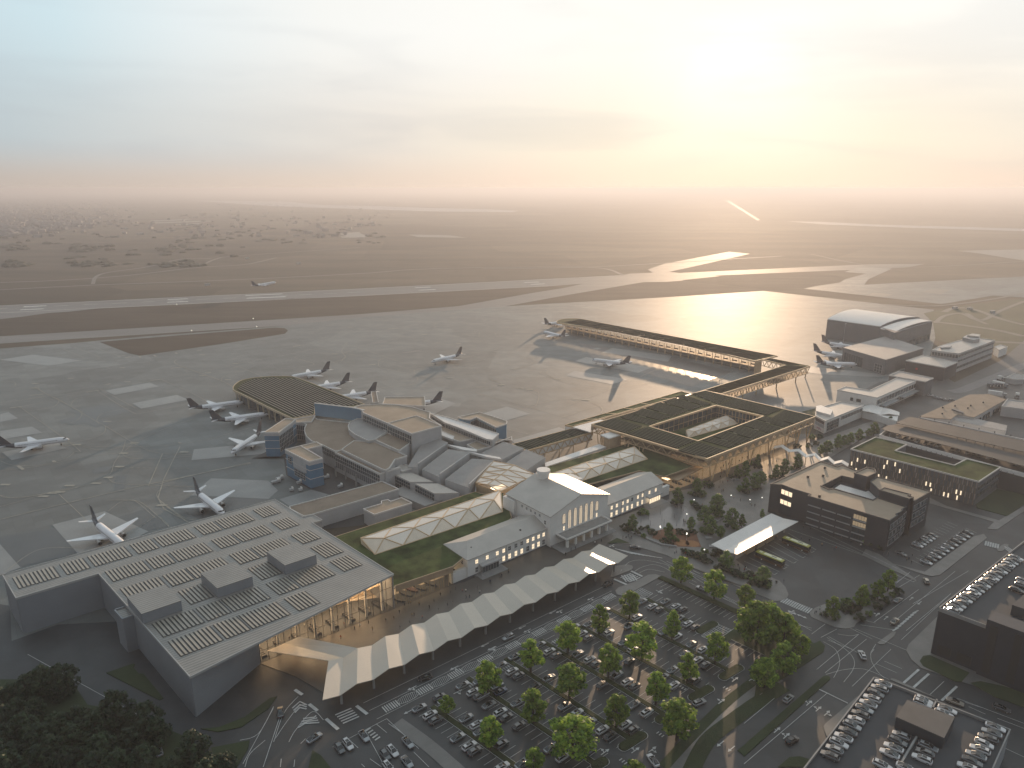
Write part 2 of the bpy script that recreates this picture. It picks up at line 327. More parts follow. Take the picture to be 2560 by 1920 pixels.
# taxi guide lines painted on the apron
tl = []
def gl(f, s, wd=.32, n=8): tl.extend(ribbon(arc(PL(f, s), n), wd))
for f, s in (('E','0,600 100,600 120,625 90,645'),('E','300,630 300,655 380,705 460,740 700,880 810,940 960,1030 1100,1110 1240,1150 1500,1160'),('E','455,740 440,770 380,800 170,830'),('E','790,705 600,725 550,770 560,800 640,830'),('E','630,830 620,870 560,910 420,945'),('E','1000,800 800,840 745,890 760,920'),('E','810,940 800,990 700,1035 500,1080'),
  ('E','150,790 580,1100 570,1140 500,1190 300,1240 100,1240 0,1205'),('E','80,800 240,775 740,660 1240,580 1800,470'),('E','740,665 1010,830 1100,838 1440,770'),('E','770,655 1040,800'),('E','1225,575 1560,730 1550,770'),('E','0,775 300,715 800,620'),('E','1360,430 1345,455 1480,510 1700,590 1790,640'),('E','1790,490 1850,490 2050,575'),
  ('E','1850,515 1720,560 1700,595'),('E','0,1100 500,1090 960,1100 1500,1060 2100,900'),('E','640,1100 900,1110 1440,900 2000,820'),('E','965,1050 940,1130 880,1220 830,1320 600,1410 300,1470 60,1490 0,1470'),('E','830,1340 900,1380 1150,1395 1480,1405'),('E','0,1560 400,1450 700,1390'),('E','930,1140 1000,1185 1250,1190 1480,1170'),
  ('E','1030,1070 960,1130'),('E','0,1285 350,1240 700,1170 1240,1120'),('E','450,1460 660,1659 A:490,185'),('E','820,1510 1000,1510 1060,1530 1200,1650'),('N','0,770 480,1150'),('N','0,1060 140,1190 150,1240'),('N','100,850 430,1080 620,1105'),('A','0,45 130,60 420,0'),('A','30,500 240,365 550,360'),('A','640,140 730,80 840,90 1000,230'),('A','730,300 920,170'),('A','960,0 935,60 1100,200'),
  ('J','1080,1130 1075,1150 1120,1175 1350,1255'),('J','1930,1100 1810,1115 1930,1160 1700,1190'),('J','2130,1020 2100,1080 2120,1120 2000,1160'),('J','1440,1155 1700,1110 2000,1050'),('J','600,1310 450,1335 0,1395'),('J','240,1290 230,1310 500,1450'),('J','450,1050 600,1110 590,1130 520,1150'),('J','390,1065 520,1120'),('J','540,1040 740,1110'),('J','0,1230 300,1180 650,1190 640,1170'),
  ('K','700,910 760,890 1000,880 1200,890'),('K','700,910 720,940 860,960'),('K','170,1025 165,1040 250,1060 600,1170 950,1180'),('K','200,1000 350,975 500,985 1000,1080 1300,1130 1290,1160 1200,1190 1060,1230 1045,1250 1120,1285 950,1300 600,1330'),('K','140,1090 250,1060'),('K','140,1090 155,1110 130,1140'),('K','360,1150 400,1115 660,1060'),('K','360,1150 380,1180 560,1220 600,1250 550,1285 300,1310 0,1340'),('K','580,1190 590,1220 700,1250'),('K','590,1190 960,1100 1100,1060'),
  ('K','480,1200 540,1180 1020,1130'),('K','0,1060 300,1120 700,1230'),('K','1120,1220 1380,1190 1400,1220 1520,1270 1800,1300'),('K','860,980 1050,960 1080,980'),('K','980,960 975,990'),('K','1260,1300 1340,1330 1340,1376'),('K','2212,1120 1930,1250 1500,1420'),('K','420,940 480,935'),
  ('G','0,250 440,200 900,150 1050,100 1040,60 900,30'),('G','660,210 665,240 770,295 600,360 0,430'),('G','520,370 1000,500 1100,440 1080,380 860,320 540,360'),('G','1000,490 1300,430 1500,430 1670,500 1670,550'),('G','540,370 1100,520 1450,620'),('G','830,700 1050,750'),('G','1130,180 1140,200 1400,290 1700,330 2100,280'),('G','80,270 630,80 620,70 400,130'),
  ('H','0,880 270,790 320,810 320,840'),('H','800,560 1100,640 1330,510'),('H','620,560 950,420'),('H','1100,640 1500,470'),('I','700,560 930,560 1100,590'),('L','700,1050 990,920 1100,860')): gl(f, s)
for f, s, wd in (('E','0,1659 400,1560 1080,1400 1930,1225',.6),('E','1250,1150 1140,1400',.5),('E','1385,1095 1215,1490 1420,1659',.5),('N','0,490 300,400 1560,115',.8)): gl(f, s, wd, 3)
for k in range(12): a, b = W('E',905,1260), W('E',1480,1265); tl.extend(ribbon([lerp(a,b,k/12), lerp(a,b,(k+.5)/12)], .4))
tick = 'E:232,705,342,692 E:1310,495,1395,488 E:78,800,170,790 E:660,680,760,664 E:1155,590,1228,580 E:800,625,850,615 J:1800,1050,1850,1040 K:415,942,480,936 E:140,1245,180,1275 E:405,1205,425,1218 E:1370,1065,1392,1072 E:1210,1555,1260,1540 J:720,1110,770,1103 J:770,1118,805,1110 J:865,1117,855,1108 J:945,1103,960,1110 J:1075,1087,1090,1092 J:1210,1073,1240,1070'
for t in tick.split():
    f, c = t.split(':'); x0,y0,x1,y1 = map(float, c.split(',')); tl += ribbon([W(f,x0,y0), W(f,x1,y1)], 1.6)
struct('taxi_guide_line', tl, Zl, m_yline)
bx = []
for t in 'E:545,572 E:940,492 E:265,648 E:270,612 E:1555,552 E:1600,527 E:1750,583 E:1810,458 E:980,600 E:1555,392 E:1415,1140 E:825,905 E:1035,1070 E:950,1150 E:590,1082 E:920,1252 E:830,1335 E:740,1380 E:535,1398 E:335,1480 E:405,1455 E:460,1447 E:40,1390 A:960,105 K:850,1030 K:640,975 K:90,1095 K:820,848 K:610,855 K:190,930 K:1080,1083  K:800,1243 G:880,155 G:940,328 G:1020,340 G:1270,245 G:1440,428 G:1530,435 G:770,297 G:740,105 G:350,118 F:1340,115 H:1070,515 H:940,552  J:1815,893'.split():
    f, c = t.split(':'); x, y = map(float, c.split(',')); p = W(f, x, y)
    bx += [[p+Vector(q) for q in ((-2.6,-1,0),(2.6,-1,0),(2.6,1,0),(-2.6,1,0))]]
struct('stand_number_panel', bx, Zl+.02, m_yline)
# ------------------------------------------------------------------ building helpers and shared finishes
TH = R(39.2)                                   # the whole airport stands on one grid, turned 39 degrees
EX, EY = Vector((math.cos(TH), math.sin(TH), 0)), Vector((-math.sin(TH), math.cos(TH), 0))
class Frame:
    def __init__(s, o, ex=None, ey=None): s.o = v2(o); s.ex = ex or EX; s.ey = ey or EY
    def __call__(s, x, y, z=0): p = s.o+s.ex*x+s.ey*y; return Vector((p.x, p.y, z))
m_white = mat('white_render', (.73,.705,.665), .65, var=.06, scale=.3)
m_wroof = mat('pale_metal_roof', (.41,.38,.34), .42, var=.12, scale=.12, spec=.6)
m_shine = mat('white_roof_sheet', (.62,.60,.57), .35, var=.06, scale=.2, spec=.6)
m_brown = mat('gravel_roof', (.25,.20,.155), .8, spec=.2, var=.16, scale=.12, bump=.2)
m_tan = mat('tan_roof', (.33,.265,.20), .75, spec=.2, var=.14, scale=.1)
m_greyroof = mat('grey_membrane_roof', (.26,.25,.24), .6, var=.14, scale=.12)
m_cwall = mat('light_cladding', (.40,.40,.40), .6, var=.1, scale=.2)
m_dwall = mat('dark_cladding', (.11,.115,.125), .6, var=.15, scale=.2)  # dark grey cladding
m_blue = mat('blue_panel', (.085,.18,.275), .5, var=.1, scale=.2)
m_rim = mat('parapet_cap', (.55,.53,.50), .5, var=.08)
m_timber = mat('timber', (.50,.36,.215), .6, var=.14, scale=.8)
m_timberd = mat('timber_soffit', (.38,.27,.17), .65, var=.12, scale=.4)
m_sedum = mat('sedum_roof', (.05,.07,.024), .95, spec=.1, var=.7, scale=.11, bump=.5, bscale=1.5)
m_sedumb = mat('sedum_strip', (.055,.066,.027), .9, spec=.1, var=.35, scale=.2)
m_steel = mat('grey_steel', (.30,.31,.32), .45, metal=.3, var=.08)
m_dark = mat('dark_frame', (.03,.03,.032), .5, var=0)
m_glass = mat('facade_glass', (.04,.055,.065), .12, var=.35, scale=.4, spec=.6)
m_glassw = mat('warm_lit_glass', (.15,.11,.07), .15, var=.3, scale=.5, emit=(1,.72,.42), estr=.45)
m_clear = glassmat('clear_glass', (.92,.9,.86), .12)
m_opal = glassmat('skylight_glass', (.9,.87,.82), .72, .2, (.58,.55,.50))
m_lamp = mat('lamp_panel', (.9,.8,.6), .5, var=0, emit=(1,.74,.46), estr=3)
m_lamp2 = mat('hall_lamp_panel', (.9,.8,.6), .5, var=0, emit=(1,.72,.44), estr=12)
m_lamp3 = mat('soft_lamp_panel', (.9,.8,.6), .5, var=0, emit=(1,.74,.46), estr=1.6)
m_arch = mat('dim_lit_window', (.25,.22,.18), .2, var=.5, scale=.9, emit=(1,.80,.56), estr=.42)
m_lit = mat('lit_window', (.3,.25,.18), .2, var=.35, scale=1.2, emit=(1,.80,.54), estr=.95)
m_warmwall = mat('interior_wall', (.62,.49,.35), .7, var=.08)
m_floor = mat('interior_floor', (.5,.44,.37), .35, var=.08)
m_conc = mat('concrete', (.24,.24,.235), .7, var=.15, scale=.4)
def lamps(root, boxes, ang=None, m=None):
    for p, sx, sy in boxes: MB().box(p, sx, sy, .1, TH if ang is None else ang).build('ceiling_light', m or m_lamp, root)
for n_ in MATS['skylight_glass'].node_tree.nodes:  # added glow in the skylight glass stands in for lit rooms below
    if n_.type == 'BSDF_PRINCIPLED': n_.inputs['Emission Color'].default_value = (1,.92,.80,1); n_.inputs['Emission Strength'].default_value = .14
def wall(mb, p, q, z0, z1, t=.35, m=0):
    p, q = v2(p), v2(q); d = (q-p); 
    if d.length < .01: return
    n = Vector((-d.y, d.x, 0)).normalized()*t/2
    mb.prism([p-n, q-n, q+n, p+n], z0, z1, m, m)
def rim(mb, poly, z, h=.45, w=.4, m=0):
    n = len(poly)
    for i in range(n):
        p, q = v2(poly[i]), v2(poly[(i+1)%n]); d = (q-p)
        if d.length < .05: continue
        d.normalize(); wall(mb, p-d*w*.48, q+d*w*.48, z, z+h+.004*(i%3), w, m)
def block(root, poly, z, roof=None, wallm=None, z0=0., capm=None, cap=True, suffix=''):
    """flat-roofed volume: walls, roof deck and a parapet cap as parts of root"""
    poly = [v2(p) for p in poly]
    a = MB(); a.prism(poly, z0, z-.15); a.build('wall', wallm or m_cwall, root)
    c = sum(poly, Vector((0,0,0)))/len(poly)
    b = MB(); b.prism(poly, z-.15, z); b.build('roof', roof or m_brown, root)
    if cap: r = MB(); rim(r, poly, z-.3, .75, .4); r.build('parapet', capm or m_rim, root)
def curtain(root, p, q, z0, z1, nx, nz, glass=None, frame=None, off=.12, fw=.16, name='glazing', rows=None, p2=None, q2=None):
    """glazed wall with mullions; outside is to the right of p->q; p2,q2 = raked top"""
    p, q = v2(p), v2(q); d = (q-p).normalized(); n = Vector((d.y, -d.x, 0))
    a, b = p+n*off, q+n*off; up = lambda k, z: Vector((k.x, k.y, z))
    g = MB(); g.hexa([up(a,z0), up(b,z0), up(b-n*.08,z0), up(a-n*.08,z0)], [up(a,z1), up(b,z1), up(b-n*.08,z1), up(a-n*.08,z1)])
    go = g.build(name, glass or m_glass, root)
    f = MB()
    for i in range(nx+1):
        k = lerp(a, b, i/nx)+n*.06; f.beam(up(k,z0), up(k,z1), fw, fw)
    for j in range(nz+1):
        z = lerp(z0, z1, j/nz); e = n*(.062+.003*(j%2)); f.beam(up(a+e,z)-d*fw/2, up(b+e,z)+d*fw/2, fw*.9, fw*.9)
    fo = f.build('window_frame' if name == 'window' else 'mullion_grid', frame or m_cwall, go if False else root)
    return go
def window(root, p, d, z0, z1, w, m, frame=m_dark, name='window', off=.05, arch=False):
    """one window in a wall: pane with a frame; d runs along the wall, outside on its right"""
    d = v2(d).normalized(); n = Vector((d.y, -d.x, 0)); p = v2(p)+n*off
    o = lambda s, z, e=0: p+d*s+n*e+Vector((0,0,z))
    pts = [o(-w/2,z0), o(w/2,z0), o(w/2,z1), o(-w/2,z1)]
    if arch: pts = [o(-w/2,z0), o(w/2,z0)]+[o(math.cos(t*math.pi/8)*w/2, z1+math.sin(t*math.pi/8)*w/2) for t in range(9)]
    b = MB(); b.face(pts); fo = b.build(name, m, root, recalc=False)
    f = MB(); t = .13
    f.beam(o(-w/2,z0-t/2,.03), o(-w/2,z1+t/2,.03), t, t); f.beam(o(w/2,z0-t/2,.03), o(w/2,z1+t/2,.03), t, t)
    f.beam(o(-w/2,z0,.035), o(w/2,z0,.035), t, t)
    f.beam(o(-w/2,(z0+z1)/2 if not arch else z1,.028), o(w/2,(z0+z1)/2 if not arch else z1,.028), t*.8, t*.8); f.beam(o(0,z0,.031), o(0,z1,.031), t*.7, t*.7)
    if arch:
        for t_ in range(8): f.beam(pts[2+t_]+n*.03, pts[3+t_]+n*.03, t, t)
    else: f.beam(o(-w/2,z1,.035), o(w/2,z1,.035), t, t)
    fr_ = f.build('frame', frame, None, recalc=False); fr_.parent = fo
    fr_.matrix_parent_inverse = Matrix.Translation(-Vector(root.location)); return fo
def vcolumn(root, base, t1, t2, w=.45, name='column', m=None):
    b = MB(); b.beam(base, t1, w, w); b.beam(Vector(base)+Vector((.01,.01,0)), t2, w, w); return b.build(name, m or m_timber, root)
def truss(mb, p, q, z0, z1, n, w=.4):
    """zig-zag girder between chords"""
    up = lambda k, z: Vector((k.x, k.y, z)); p, q = v2(p), v2(q)
    mb.beam(up(p,z0), up(q,z0), w, w); mb.beam(up(p,z1), up(q,z1), w, w)
    for i in range(n):
        a, b, c = lerp(p,q,i/n), lerp(p,q,(i+.5)/n), lerp(p,q,(i+1)/n)
        mb.beam(up(a,z1), up(b,z0), w*.85, w*.8); mb.beam(up(b,z0), up(c,z1), w*.8, w*.85)
# ------------------------------------------------------------------ departure hall
HZT = 14.4
_bl = W('A',15,515,HZT); _br = W('B',205,68,HZT); _fr = W('B',910,510,HZT)
hall_f = Frame(_bl, (v2(_br)-v2(_bl)).normalized(), (v2(_fr)-v2(_br)).normalized())
hu = math.atan2(hall_f.ex.y, hall_f.ex.x); hv = math.atan2(hall_f.ey.y, hall_f.ey.x)
hall = thing('departure_hall', 'large grey metal hall with ribbed roof full of panel rows and a glazed front', 'hall', hall_f(50,50))
outline = [(0,0),(0,21.7),(25.4,21.7),(26.5,103.5),(102.4,91.6),(102.5,33.4),(106.9,33.4),(106.9,26.3),(102.6,25.8),(102.5,0)]
op = [hall_f(*p) for p in outline]
m_hroof = stripes('ribbed_metal_roof', (.275,.265,.245), (.185,.18,.17), hu, 1.25, .62, .45, metal=.25, bump=.5)
m_hwall = mat('grey_metal_cladding', (.25,.265,.285), .5, metal=.2, var=.08, scale=.1)
b = MB(); b.prism(op, HZT-.7, HZT); b.build('roof', m_hroof, hall)
b = MB(); rim(b, op, HZT-.6, .8, .3); b.build('parapet', mat('hall_trim', (.36,.36,.35), .5, var=.05), hall)
b = MB(); wl = [(102.3,.2),(.2,.2),(.2,21.5),(25.6,21.5),(26.7,103.2),(51.7,91)]
for a, c in zip(wl, wl[1:]): wall(b, hall_f(*a), hall_f(*c), 0, HZT-.7, .4)
for a, c in (((102.2,91.3),(102.3,33.2)),((102.3,33.2),(106.7,33.2)),((106.7,33.2),(106.7,26.5)),((106.7,26.5),(102.3,26.2)),((102.3,26.2),(102.3,.2))): wall(b, hall_f(*a), hall_f(*c), 0, HZT-.7, .4)
b.build('wall', m_hwall, hall)
b = MB()
# roof-light boxes
for x0 in (26, 50, 74.2):
    q = [hall_f(*p) for p in ((x0,52),(x0+12.2,52),(x0+12.2,66.3),(x0,66.3))]
    bo = MB().prism(q, HZT, HZT+3.5, 0, 0).build('roof_box', m_hwall, hall)
    bb = MB().prism(q, HZT+3.5, HZT+3.7).build('lid', m_hroof, None); bb.parent = bo; bb.matrix_parent_inverse = Matrix.Translation(-hall.location)
# louvre panel rows
m_pv = mat('roof_panel', (.25,.235,.20), .35, var=.15, scale=.5, spec=.5)
rows = [((4.9,15.2),[(2.2,10),(17,6),(26.2,10),(41,6),(49.8,10),(65.5,6),(74,10),(90.4,6)]),
        ((21.8,31.4),[(27.5,10),(41.3,6),(49.9,10),(65.7,6),(74.2,10),(90.4,6)]), ((38.4,48.4),[(27.6,10),(41.6,6),(49.8,10),(65.7,6),(74.2,10),(90.6,6)]),
        ((53.4,64.6),[(41.6,6),(66.2,6),(91,6)]), ((68.3,78.3),[(28.1,10),(41.8,6),(50.2,10),(65.9,6),(74.5,10),(90.6,6)]), ((81.7,92),[(28.3,10),(42,6),(50.3,10),(65.9,6)])]
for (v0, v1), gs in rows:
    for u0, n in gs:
        b = MB()
        for k in range(n):
            u = u0+k*1.27
            b.hexa([hall_f(u,v0,HZT+.08), hall_f(u+.8,v0,HZT+.08), hall_f(u+.8,v1,HZT+.08), hall_f(u,v1,HZT+.08)],
                   [hall_f(u,v0,HZT+.3), hall_f(u+.8,v0,HZT+.2), hall_f(u+.8,v1,HZT+.2), hall_f(u,v1,HZT+.3)])
        o = b.build('panel_array', m_pv, hall)
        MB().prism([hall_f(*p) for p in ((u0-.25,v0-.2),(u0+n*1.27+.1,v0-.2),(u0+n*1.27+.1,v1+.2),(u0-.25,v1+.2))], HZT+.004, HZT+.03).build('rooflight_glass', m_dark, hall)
t = [hall_f(*p) for p in ((22.4,49.4),(26.35,49.4),(26.4,57),(22.6,57))]
block(hall, t, 13.0, m_hroof, m_hwall, cap=True, capm=m_hwall)
# glazed front and what stands behind it
gp, gq = hall_f(51.9,91), hall_f(102,91.2)
gl_ = MB(); wall(gl_, gp, gq, .1, HZT-.75, .08); gl_.build('glazing', m_clear, hall)
b = MB()
for k in range(19):
    p = lerp(gp, gq, k/18); b.beam(p+Vector((0,0,.05)), p+Vector((0,0,HZT-.72)), .14, .14)
for z in (.15, 4.6, 9.2, 13.5): b.beam(gp+Vector((0,0,z)), gq+Vector((0,0,z)), .13, .13)
b.build('mullion_grid', m_dark, hall)
for k in range(8):
    p = hall_f(102-3.6-6.6*k, 89.6); b = MB(); b.tube(p, p+Vector((0,0,HZT-.7)), .55, .5, 12); b.build('column', m_white, hall, smooth=False)
MB().prism([hall_f(*p) for p in ((42,76),(102,76),(102,90.9),(51.9,90.7))], 0, .12).build('floor', m_floor, hall)
b = MB(); wall(b, hall_f(40,75.8), hall_f(102,75.8), 0, HZT-.7, .3); b.build('inner_wall', m_warmwall, hall)
MB().prism([hall_f(*p) for p in ((44,76),(102,76),(102,83),(44,83))], 6.0, 6.5).build('gallery', m_warmwall, hall)
lamps(hall, [(hall_f(x,86.6,13.2), 7, 4.5) for x in (52,61,70,79,88,97)]+[(hall_f(x,79.5,5.85), 8, 3) for x in (49,60,71,82,93)]+[(hall_f(x,79.5,13.2), 8, 3) for x in (50,62,74,86,97)], hu, m_lamp2)
for k, x in enumerate((49,54,60.5,67,73.5,80,86.5,93,98.5)):
    b = MB()
    for j in range(6): b.box(hall_f(x,83.5+j*1.1,.12), 1.6, .7, 1.1, hu)
    b.box(hall_f(x+1.1,86.3,.12), .25, 6.4, .8, hu)
    s = thing('check_in_row', 'dark check in desks behind the hall glass, %s' % ('nearest the solid wall','second from the solid wall','third from the solid wall','fourth from the solid wall','middle one of the nine','sixth from the solid wall','seventh from the solid wall','next to last before the green roof','nearest the green roof')[k], 'check-in desk', hall_f(x,86), 'check in rows in the hall')
    b.build('desk', m_dark, s)
# ------------------------------------------------------------------ drop-off canopy: folded plates on posts
can = thing('dropoff_canopy', 'long folded grey canopy zigzagging along the drop off lane before the white terminal', 'canopy', W('B',900,1050))
Bq, Be = W('B',525,1035,5.6), W('C',705,340,5.6); Fq, Fe = W('B',490,1268,5.6), W('C',875,410,5.6)
NS = 24; m_can = mat('canopy_sheet', (.46,.415,.35), .36, var=.05, scale=.1, spec=.6)
zz = lambda k: 6.35 if k % 2 == 0 else 5.05
bk = [lerp(v2(Bq), v2(Be), k/NS)+Vector((0,0,zz(k))) for k in range(NS+1)]; fk = [lerp(v2(Fq), v2(Fe), k/NS)+Vector((0,0,zz(k))) for k in range(NS+1)]
dz = Vector((0,0,.22))
for k in range(NS):
    b = MB(); b.hexa([bk[k]-dz, bk[k+1]-dz, fk[k+1]-dz, fk[k]-dz], [bk[k], bk[k+1], fk[k+1], fk[k]]); b.build('roof_plate', m_can, can)
ext = [W('B',160,965,zz(0)), W('B',262,920,zz(1)), W('B',350,880,zz(2))]
for k in range(2):
    b = MB(); b.hexa([ext[k]-dz, ext[k+1]-dz, bk[k+1]-dz, bk[k]-dz], [ext[k], ext[k+1], bk[k+1], bk[k]]); b.build('roof_plate', m_can, can)
for k in range(1, NS, 2):
    for e in (.13, .80):
        p = lerp(v2(fk[k]), v2(bk[k]), e); b = MB(); b.tube(p, p+Vector((0,0,4.9)), .42, .36, 10); b.build('post', m_conc, can)
# ------------------------------------------------------------------ low link building with a planted roof beside the hall
GRZ = 8.4
link = thing('link_building', 'low building with planted green roof and lit glass front between hall and white terminal', 'terminal', W('B',1000,600))
g0, g1 = W('B',922,692,0), W('B',1262,572,0); on_ = Vector(((g1-g0).y, -(g1-g0).x, 0)).normalized()*.5
gr = [hall_f(102.8,91.2), g0+on_, g1+on_, W('B',1610,175,GRZ), W('B',1555,20,GRZ), W('B',1445,38,GRZ), W('B',1395,22,GRZ), W('B',575,285,GRZ), hall_f(102.8,40)]
MB().prism(gr, GRZ-.5, GRZ).build('roof', m_sedum, link)
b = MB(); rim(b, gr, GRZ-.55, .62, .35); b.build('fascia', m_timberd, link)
g0, g1 = W('B',922,692,0), W('B',1262,572,0); g0 = g0+(g1-g0).normalized()*.3
bw = [v2(g0), v2(g1), v2(W('B',1330,420,0))]; n_ = Vector((-(g1-g0).y, (g1-g0).x, 0)).normalized()
MB().prism([g0, g1, g1+n_*17, g0+n_*17], 0, .14).build('floor', m_floor, link)
b = MB(); wall(b, g0+n_*17, g1+n_*17, 0, GRZ-.5, .3); b.build('inner_wall', m_warmwall, link)
b = MB(); wall(b, v2(gr[7])+EY*-.6, v2(gr[6])+EY*-.6, 0, GRZ-.5, .3); wall(b, v2(gr[6]), W('B',1400,60,0), 0, GRZ-.5, .3); b.build('wall', m_cwall, link)
b = MB(); wall(b, g0, g1, .1, 5.6, .06); b.build('glazing', m_clear, link)
b = MB(); wall(b, g0+on_*.4, g1+on_*.4, 5.6, GRZ-.5, .4); b.build('timber_band', m_timberd, link)
b = MB()
for k in range(13): p = lerp(g0, g1, k/12); b.beam(p, p+Vector((0,0,5.6)), .14, .14)
b.build('mullion_grid', m_timber, link)
lamps(link, [(lerp(g0, g1, (k+.5)/5)+n_*(4.5+6*j)+Vector((0,0,5.4)), 4, 3) for k in range(5) for j in range(2)], None, m_lamp)
for k, (px, py) in enumerate(((935,660),(982,628),(1015,603),(1065,592),(1130,568))):
    p = W('B',px,py,.2); c = thing('baggage_belt', 'dark oval baggage belt under the green roof, %s from the hall' % ('first','second','third','fourth','fifth')[k], 'baggage belt', p, 'baggage belts behind the glass')
    b = MB(); pts = [p+Vector((math.cos(TH+1.9)*math.cos(a)*3.4-math.sin(TH+1.9)*math.sin(a)*1.1, math.sin(TH+1.9)*math.cos(a)*3.4+math.cos(TH+1.9)*math.sin(a)*1.1, 0)) for a in [i*math.pi/8 for i in range(16)]]
    b.prism(pts, .15, .75); b.build('belt', mat('belt_red', (.07,.03,.03), .5, var=.1) if k == 2 else m_dark, c)
# ------------------------------------------------------------------ faceted skylights
m_facet = mat('timber_facet', (.62,.53,.42), .55, var=.08, scale=.3)
def skylight(label, bot, mid, top, n, w=.32, ends=True):
    """bot, mid, top: pairs of end points of base, crease and back edge"""
    root = thing('skylight', label, 'skylight', v2(bot[0]), 'faceted timber skylights')
    B_ = [lerp(bot[0], bot[1], k/n) for k in range(n+1)]; M_ = [lerp(mid[0], mid[1], (k+.0)/n) for k in range(n+1)]; T_ = [lerp(top[0], top[1], k/n) for k in range(n+1)]
    Mh = [lerp(mid[0], mid[1], (k+.5)/n) for k in range(n)]; Th = [lerp(top[0], top[1], k/n) for k in range(n+1)]
    g, t = MB(), MB(); f = MB()
    for k in range(n):
        t.face([B_[k], B_[k+1], Mh[k]])
        if k < n-1: g.face([B_[k+1], Mh[k+1], Mh[k]])
        g.face([Mh[k], Th[k+1], Th[k]])
        if k < n-1: g.face([Mh[k], Mh[k+1], Th[k+1]])
        for a, c in ((B_[k],Mh[k]),(B_[k+1],Mh[k]),(Mh[k],Th[k]),(Mh[k],Th[k+1]),(B_[k],B_[k+1]),(Th[k],Th[k+1])): f.beam(a, c, w, w)
        if k < n-1: f.beam(Mh[k], Mh[k+1], w, w)
    t.face([B_[0], Mh[0], Th[0]]); g.face([B_[n], Th[n], Mh[n-1]])
    f.beam(B_[0], Th[0], w, w); f.beam(B_[n], Th[n], w, w)
    low = [Vector((p.x, p.y, B_[0].z-.3)) for p in (Th[0], Th[n])]
    t.face([Th[0], Th[n], low[1], low[0]]); t.face([B_[0], Th[0], low[0]]); t.face([B_[n], low[1], Th[n]])
    g.build('glass_facet', m_opal, root); t.build('timber_facet', m_facet, root); f.build('frame', m_timber, root)
    return root
skylight('long faceted skylight in the green roof on the hall side of the white terminal', (W('B',800,395,GRZ), W('B',1556,142,GRZ)), (W('B',760,330,11.4), W('B',1575,45,11.4)), (W('B',715,297,11), W('B',1545,12,11)), 5, .4)
# ------------------------------------------------------------------ white historic terminal: two wings and a gabled hall
GF = Frame(W('Q',305,1160,0))
old = thing('white_terminal', 'white two storey terminal with gabled centre, tall arched windows and a round roof drum', 'terminal', GF(18,10))
def gable_roof(x0, x1, y0, y1, ze, zr, hipL=0, hipR=0, over=.5, m=m_wroof, t=.3):
    ym = (y0+y1)/2; A = [GF(x0-over,y0-over,ze), GF(x1+over,y0-over,ze), GF(x1+over,y1+over,ze), GF(x0-over,y1+over,ze)]
    r0, r1 = GF(x0-over+hipL,ym,zr), GF(x1+over-hipR,ym,zr)
    b = MB(); b.mesh(A+[r0,r1]+[p-Vector((0,0,t)) for p in A], [(0,1,5,4),(2,3,4,5),(3,0,4),(1,2,5),(0,6,7,1),(1,7,8,2),(2,8,9,3),(3,9,6,0),(9,8,7,6)]); return b.build('roof', m, old)
LW = (-42.6, -.02, 2.4, 18.6); RW = (36.1, 78.4, 2.0, 18.2)
for (x0, x1, y0, y1), hl, hr in ((LW, 6, 0), (RW, 0, 0)):
    MB().prism([GF(x0,y0), GF(x1,y0), GF(x1,y1), GF(x0,y1)], 0, 8.3).build('wall', m_white, old)
    MB().prism([GF(x0-.08,y0-.12), GF(x1,y0-.12), GF(x1,y0+.2), GF(x0-.08,y0+.2)], 0, .7).build('plinth', m_dwall, old)
    gable_roof(x0, x1, y0, y1, 8.6, 11.7, hl, hr)
# centre block with its gable to the front
ze, zr = 15.0, 20.3
b = MB(); fp = [GF(0,0,0), GF(36,0,0), GF(36,0,ze), GF(18,0,zr), GF(0,0,ze)]; bp = [p+GF(0,30)-GF(0,0) for p in fp]
b.mesh(fp+bp, [(0,1,2,3,4),(9,8,7,6,5),(0,5,6,1),(1,6,7,2),(4,9,5,0),(2,7,8,3),(3,8,9,4)]); b.build('wall', m_white, old)
b = MB(); o = .7
for s in (0, 1):
    xe = -o if s == 0 else 36+o; zz_ = ze-o*(zr-ze)/18
    lo, hi = [GF(xe,-o,zz_+.1), GF(18,-o,zr+.1), GF(18,30.5,zr+.1), GF(xe,30.5,zz_+.1)], Vector((0,0,.35))
    b2 = MB(); b2.hexa(lo, [p+hi for p in lo]); b2.build('roof', m_wroof, old)
c = GF(18,25,0); b = MB(); b.tube(c+Vector((0,0,17.5)), c+Vector((0,0,22.6)), 2.5, 2.7, 20); d = b.build('drum', m_white, old)
b = MB(); b.tube(c+Vector((0,0,22.6)), c+Vector((0,0,24.2)), 3.2, 3.2, 20); k = b.build('drum_cap', m_white, None); k.parent = d; k.matrix_parent_inverse = Matrix.Translation(-Vector(old.location))
for q, z in (([W('G',782,1300,14.2), W('G',885,1350,14.2), W('G',1055,1278,14.2), W('G',945,1235,14.2)], 14.2), ([W('G',1225,1150,13), W('G',1365,1192,13), W('G',1503,1138,13), W('G',1390,1093,13)], 13)):
    MB().prism(q, 0, z-.3).build('stair_block', m_white, old); MB().prism(q, z-.3, z).build('stair_block_roof', m_shine, old)
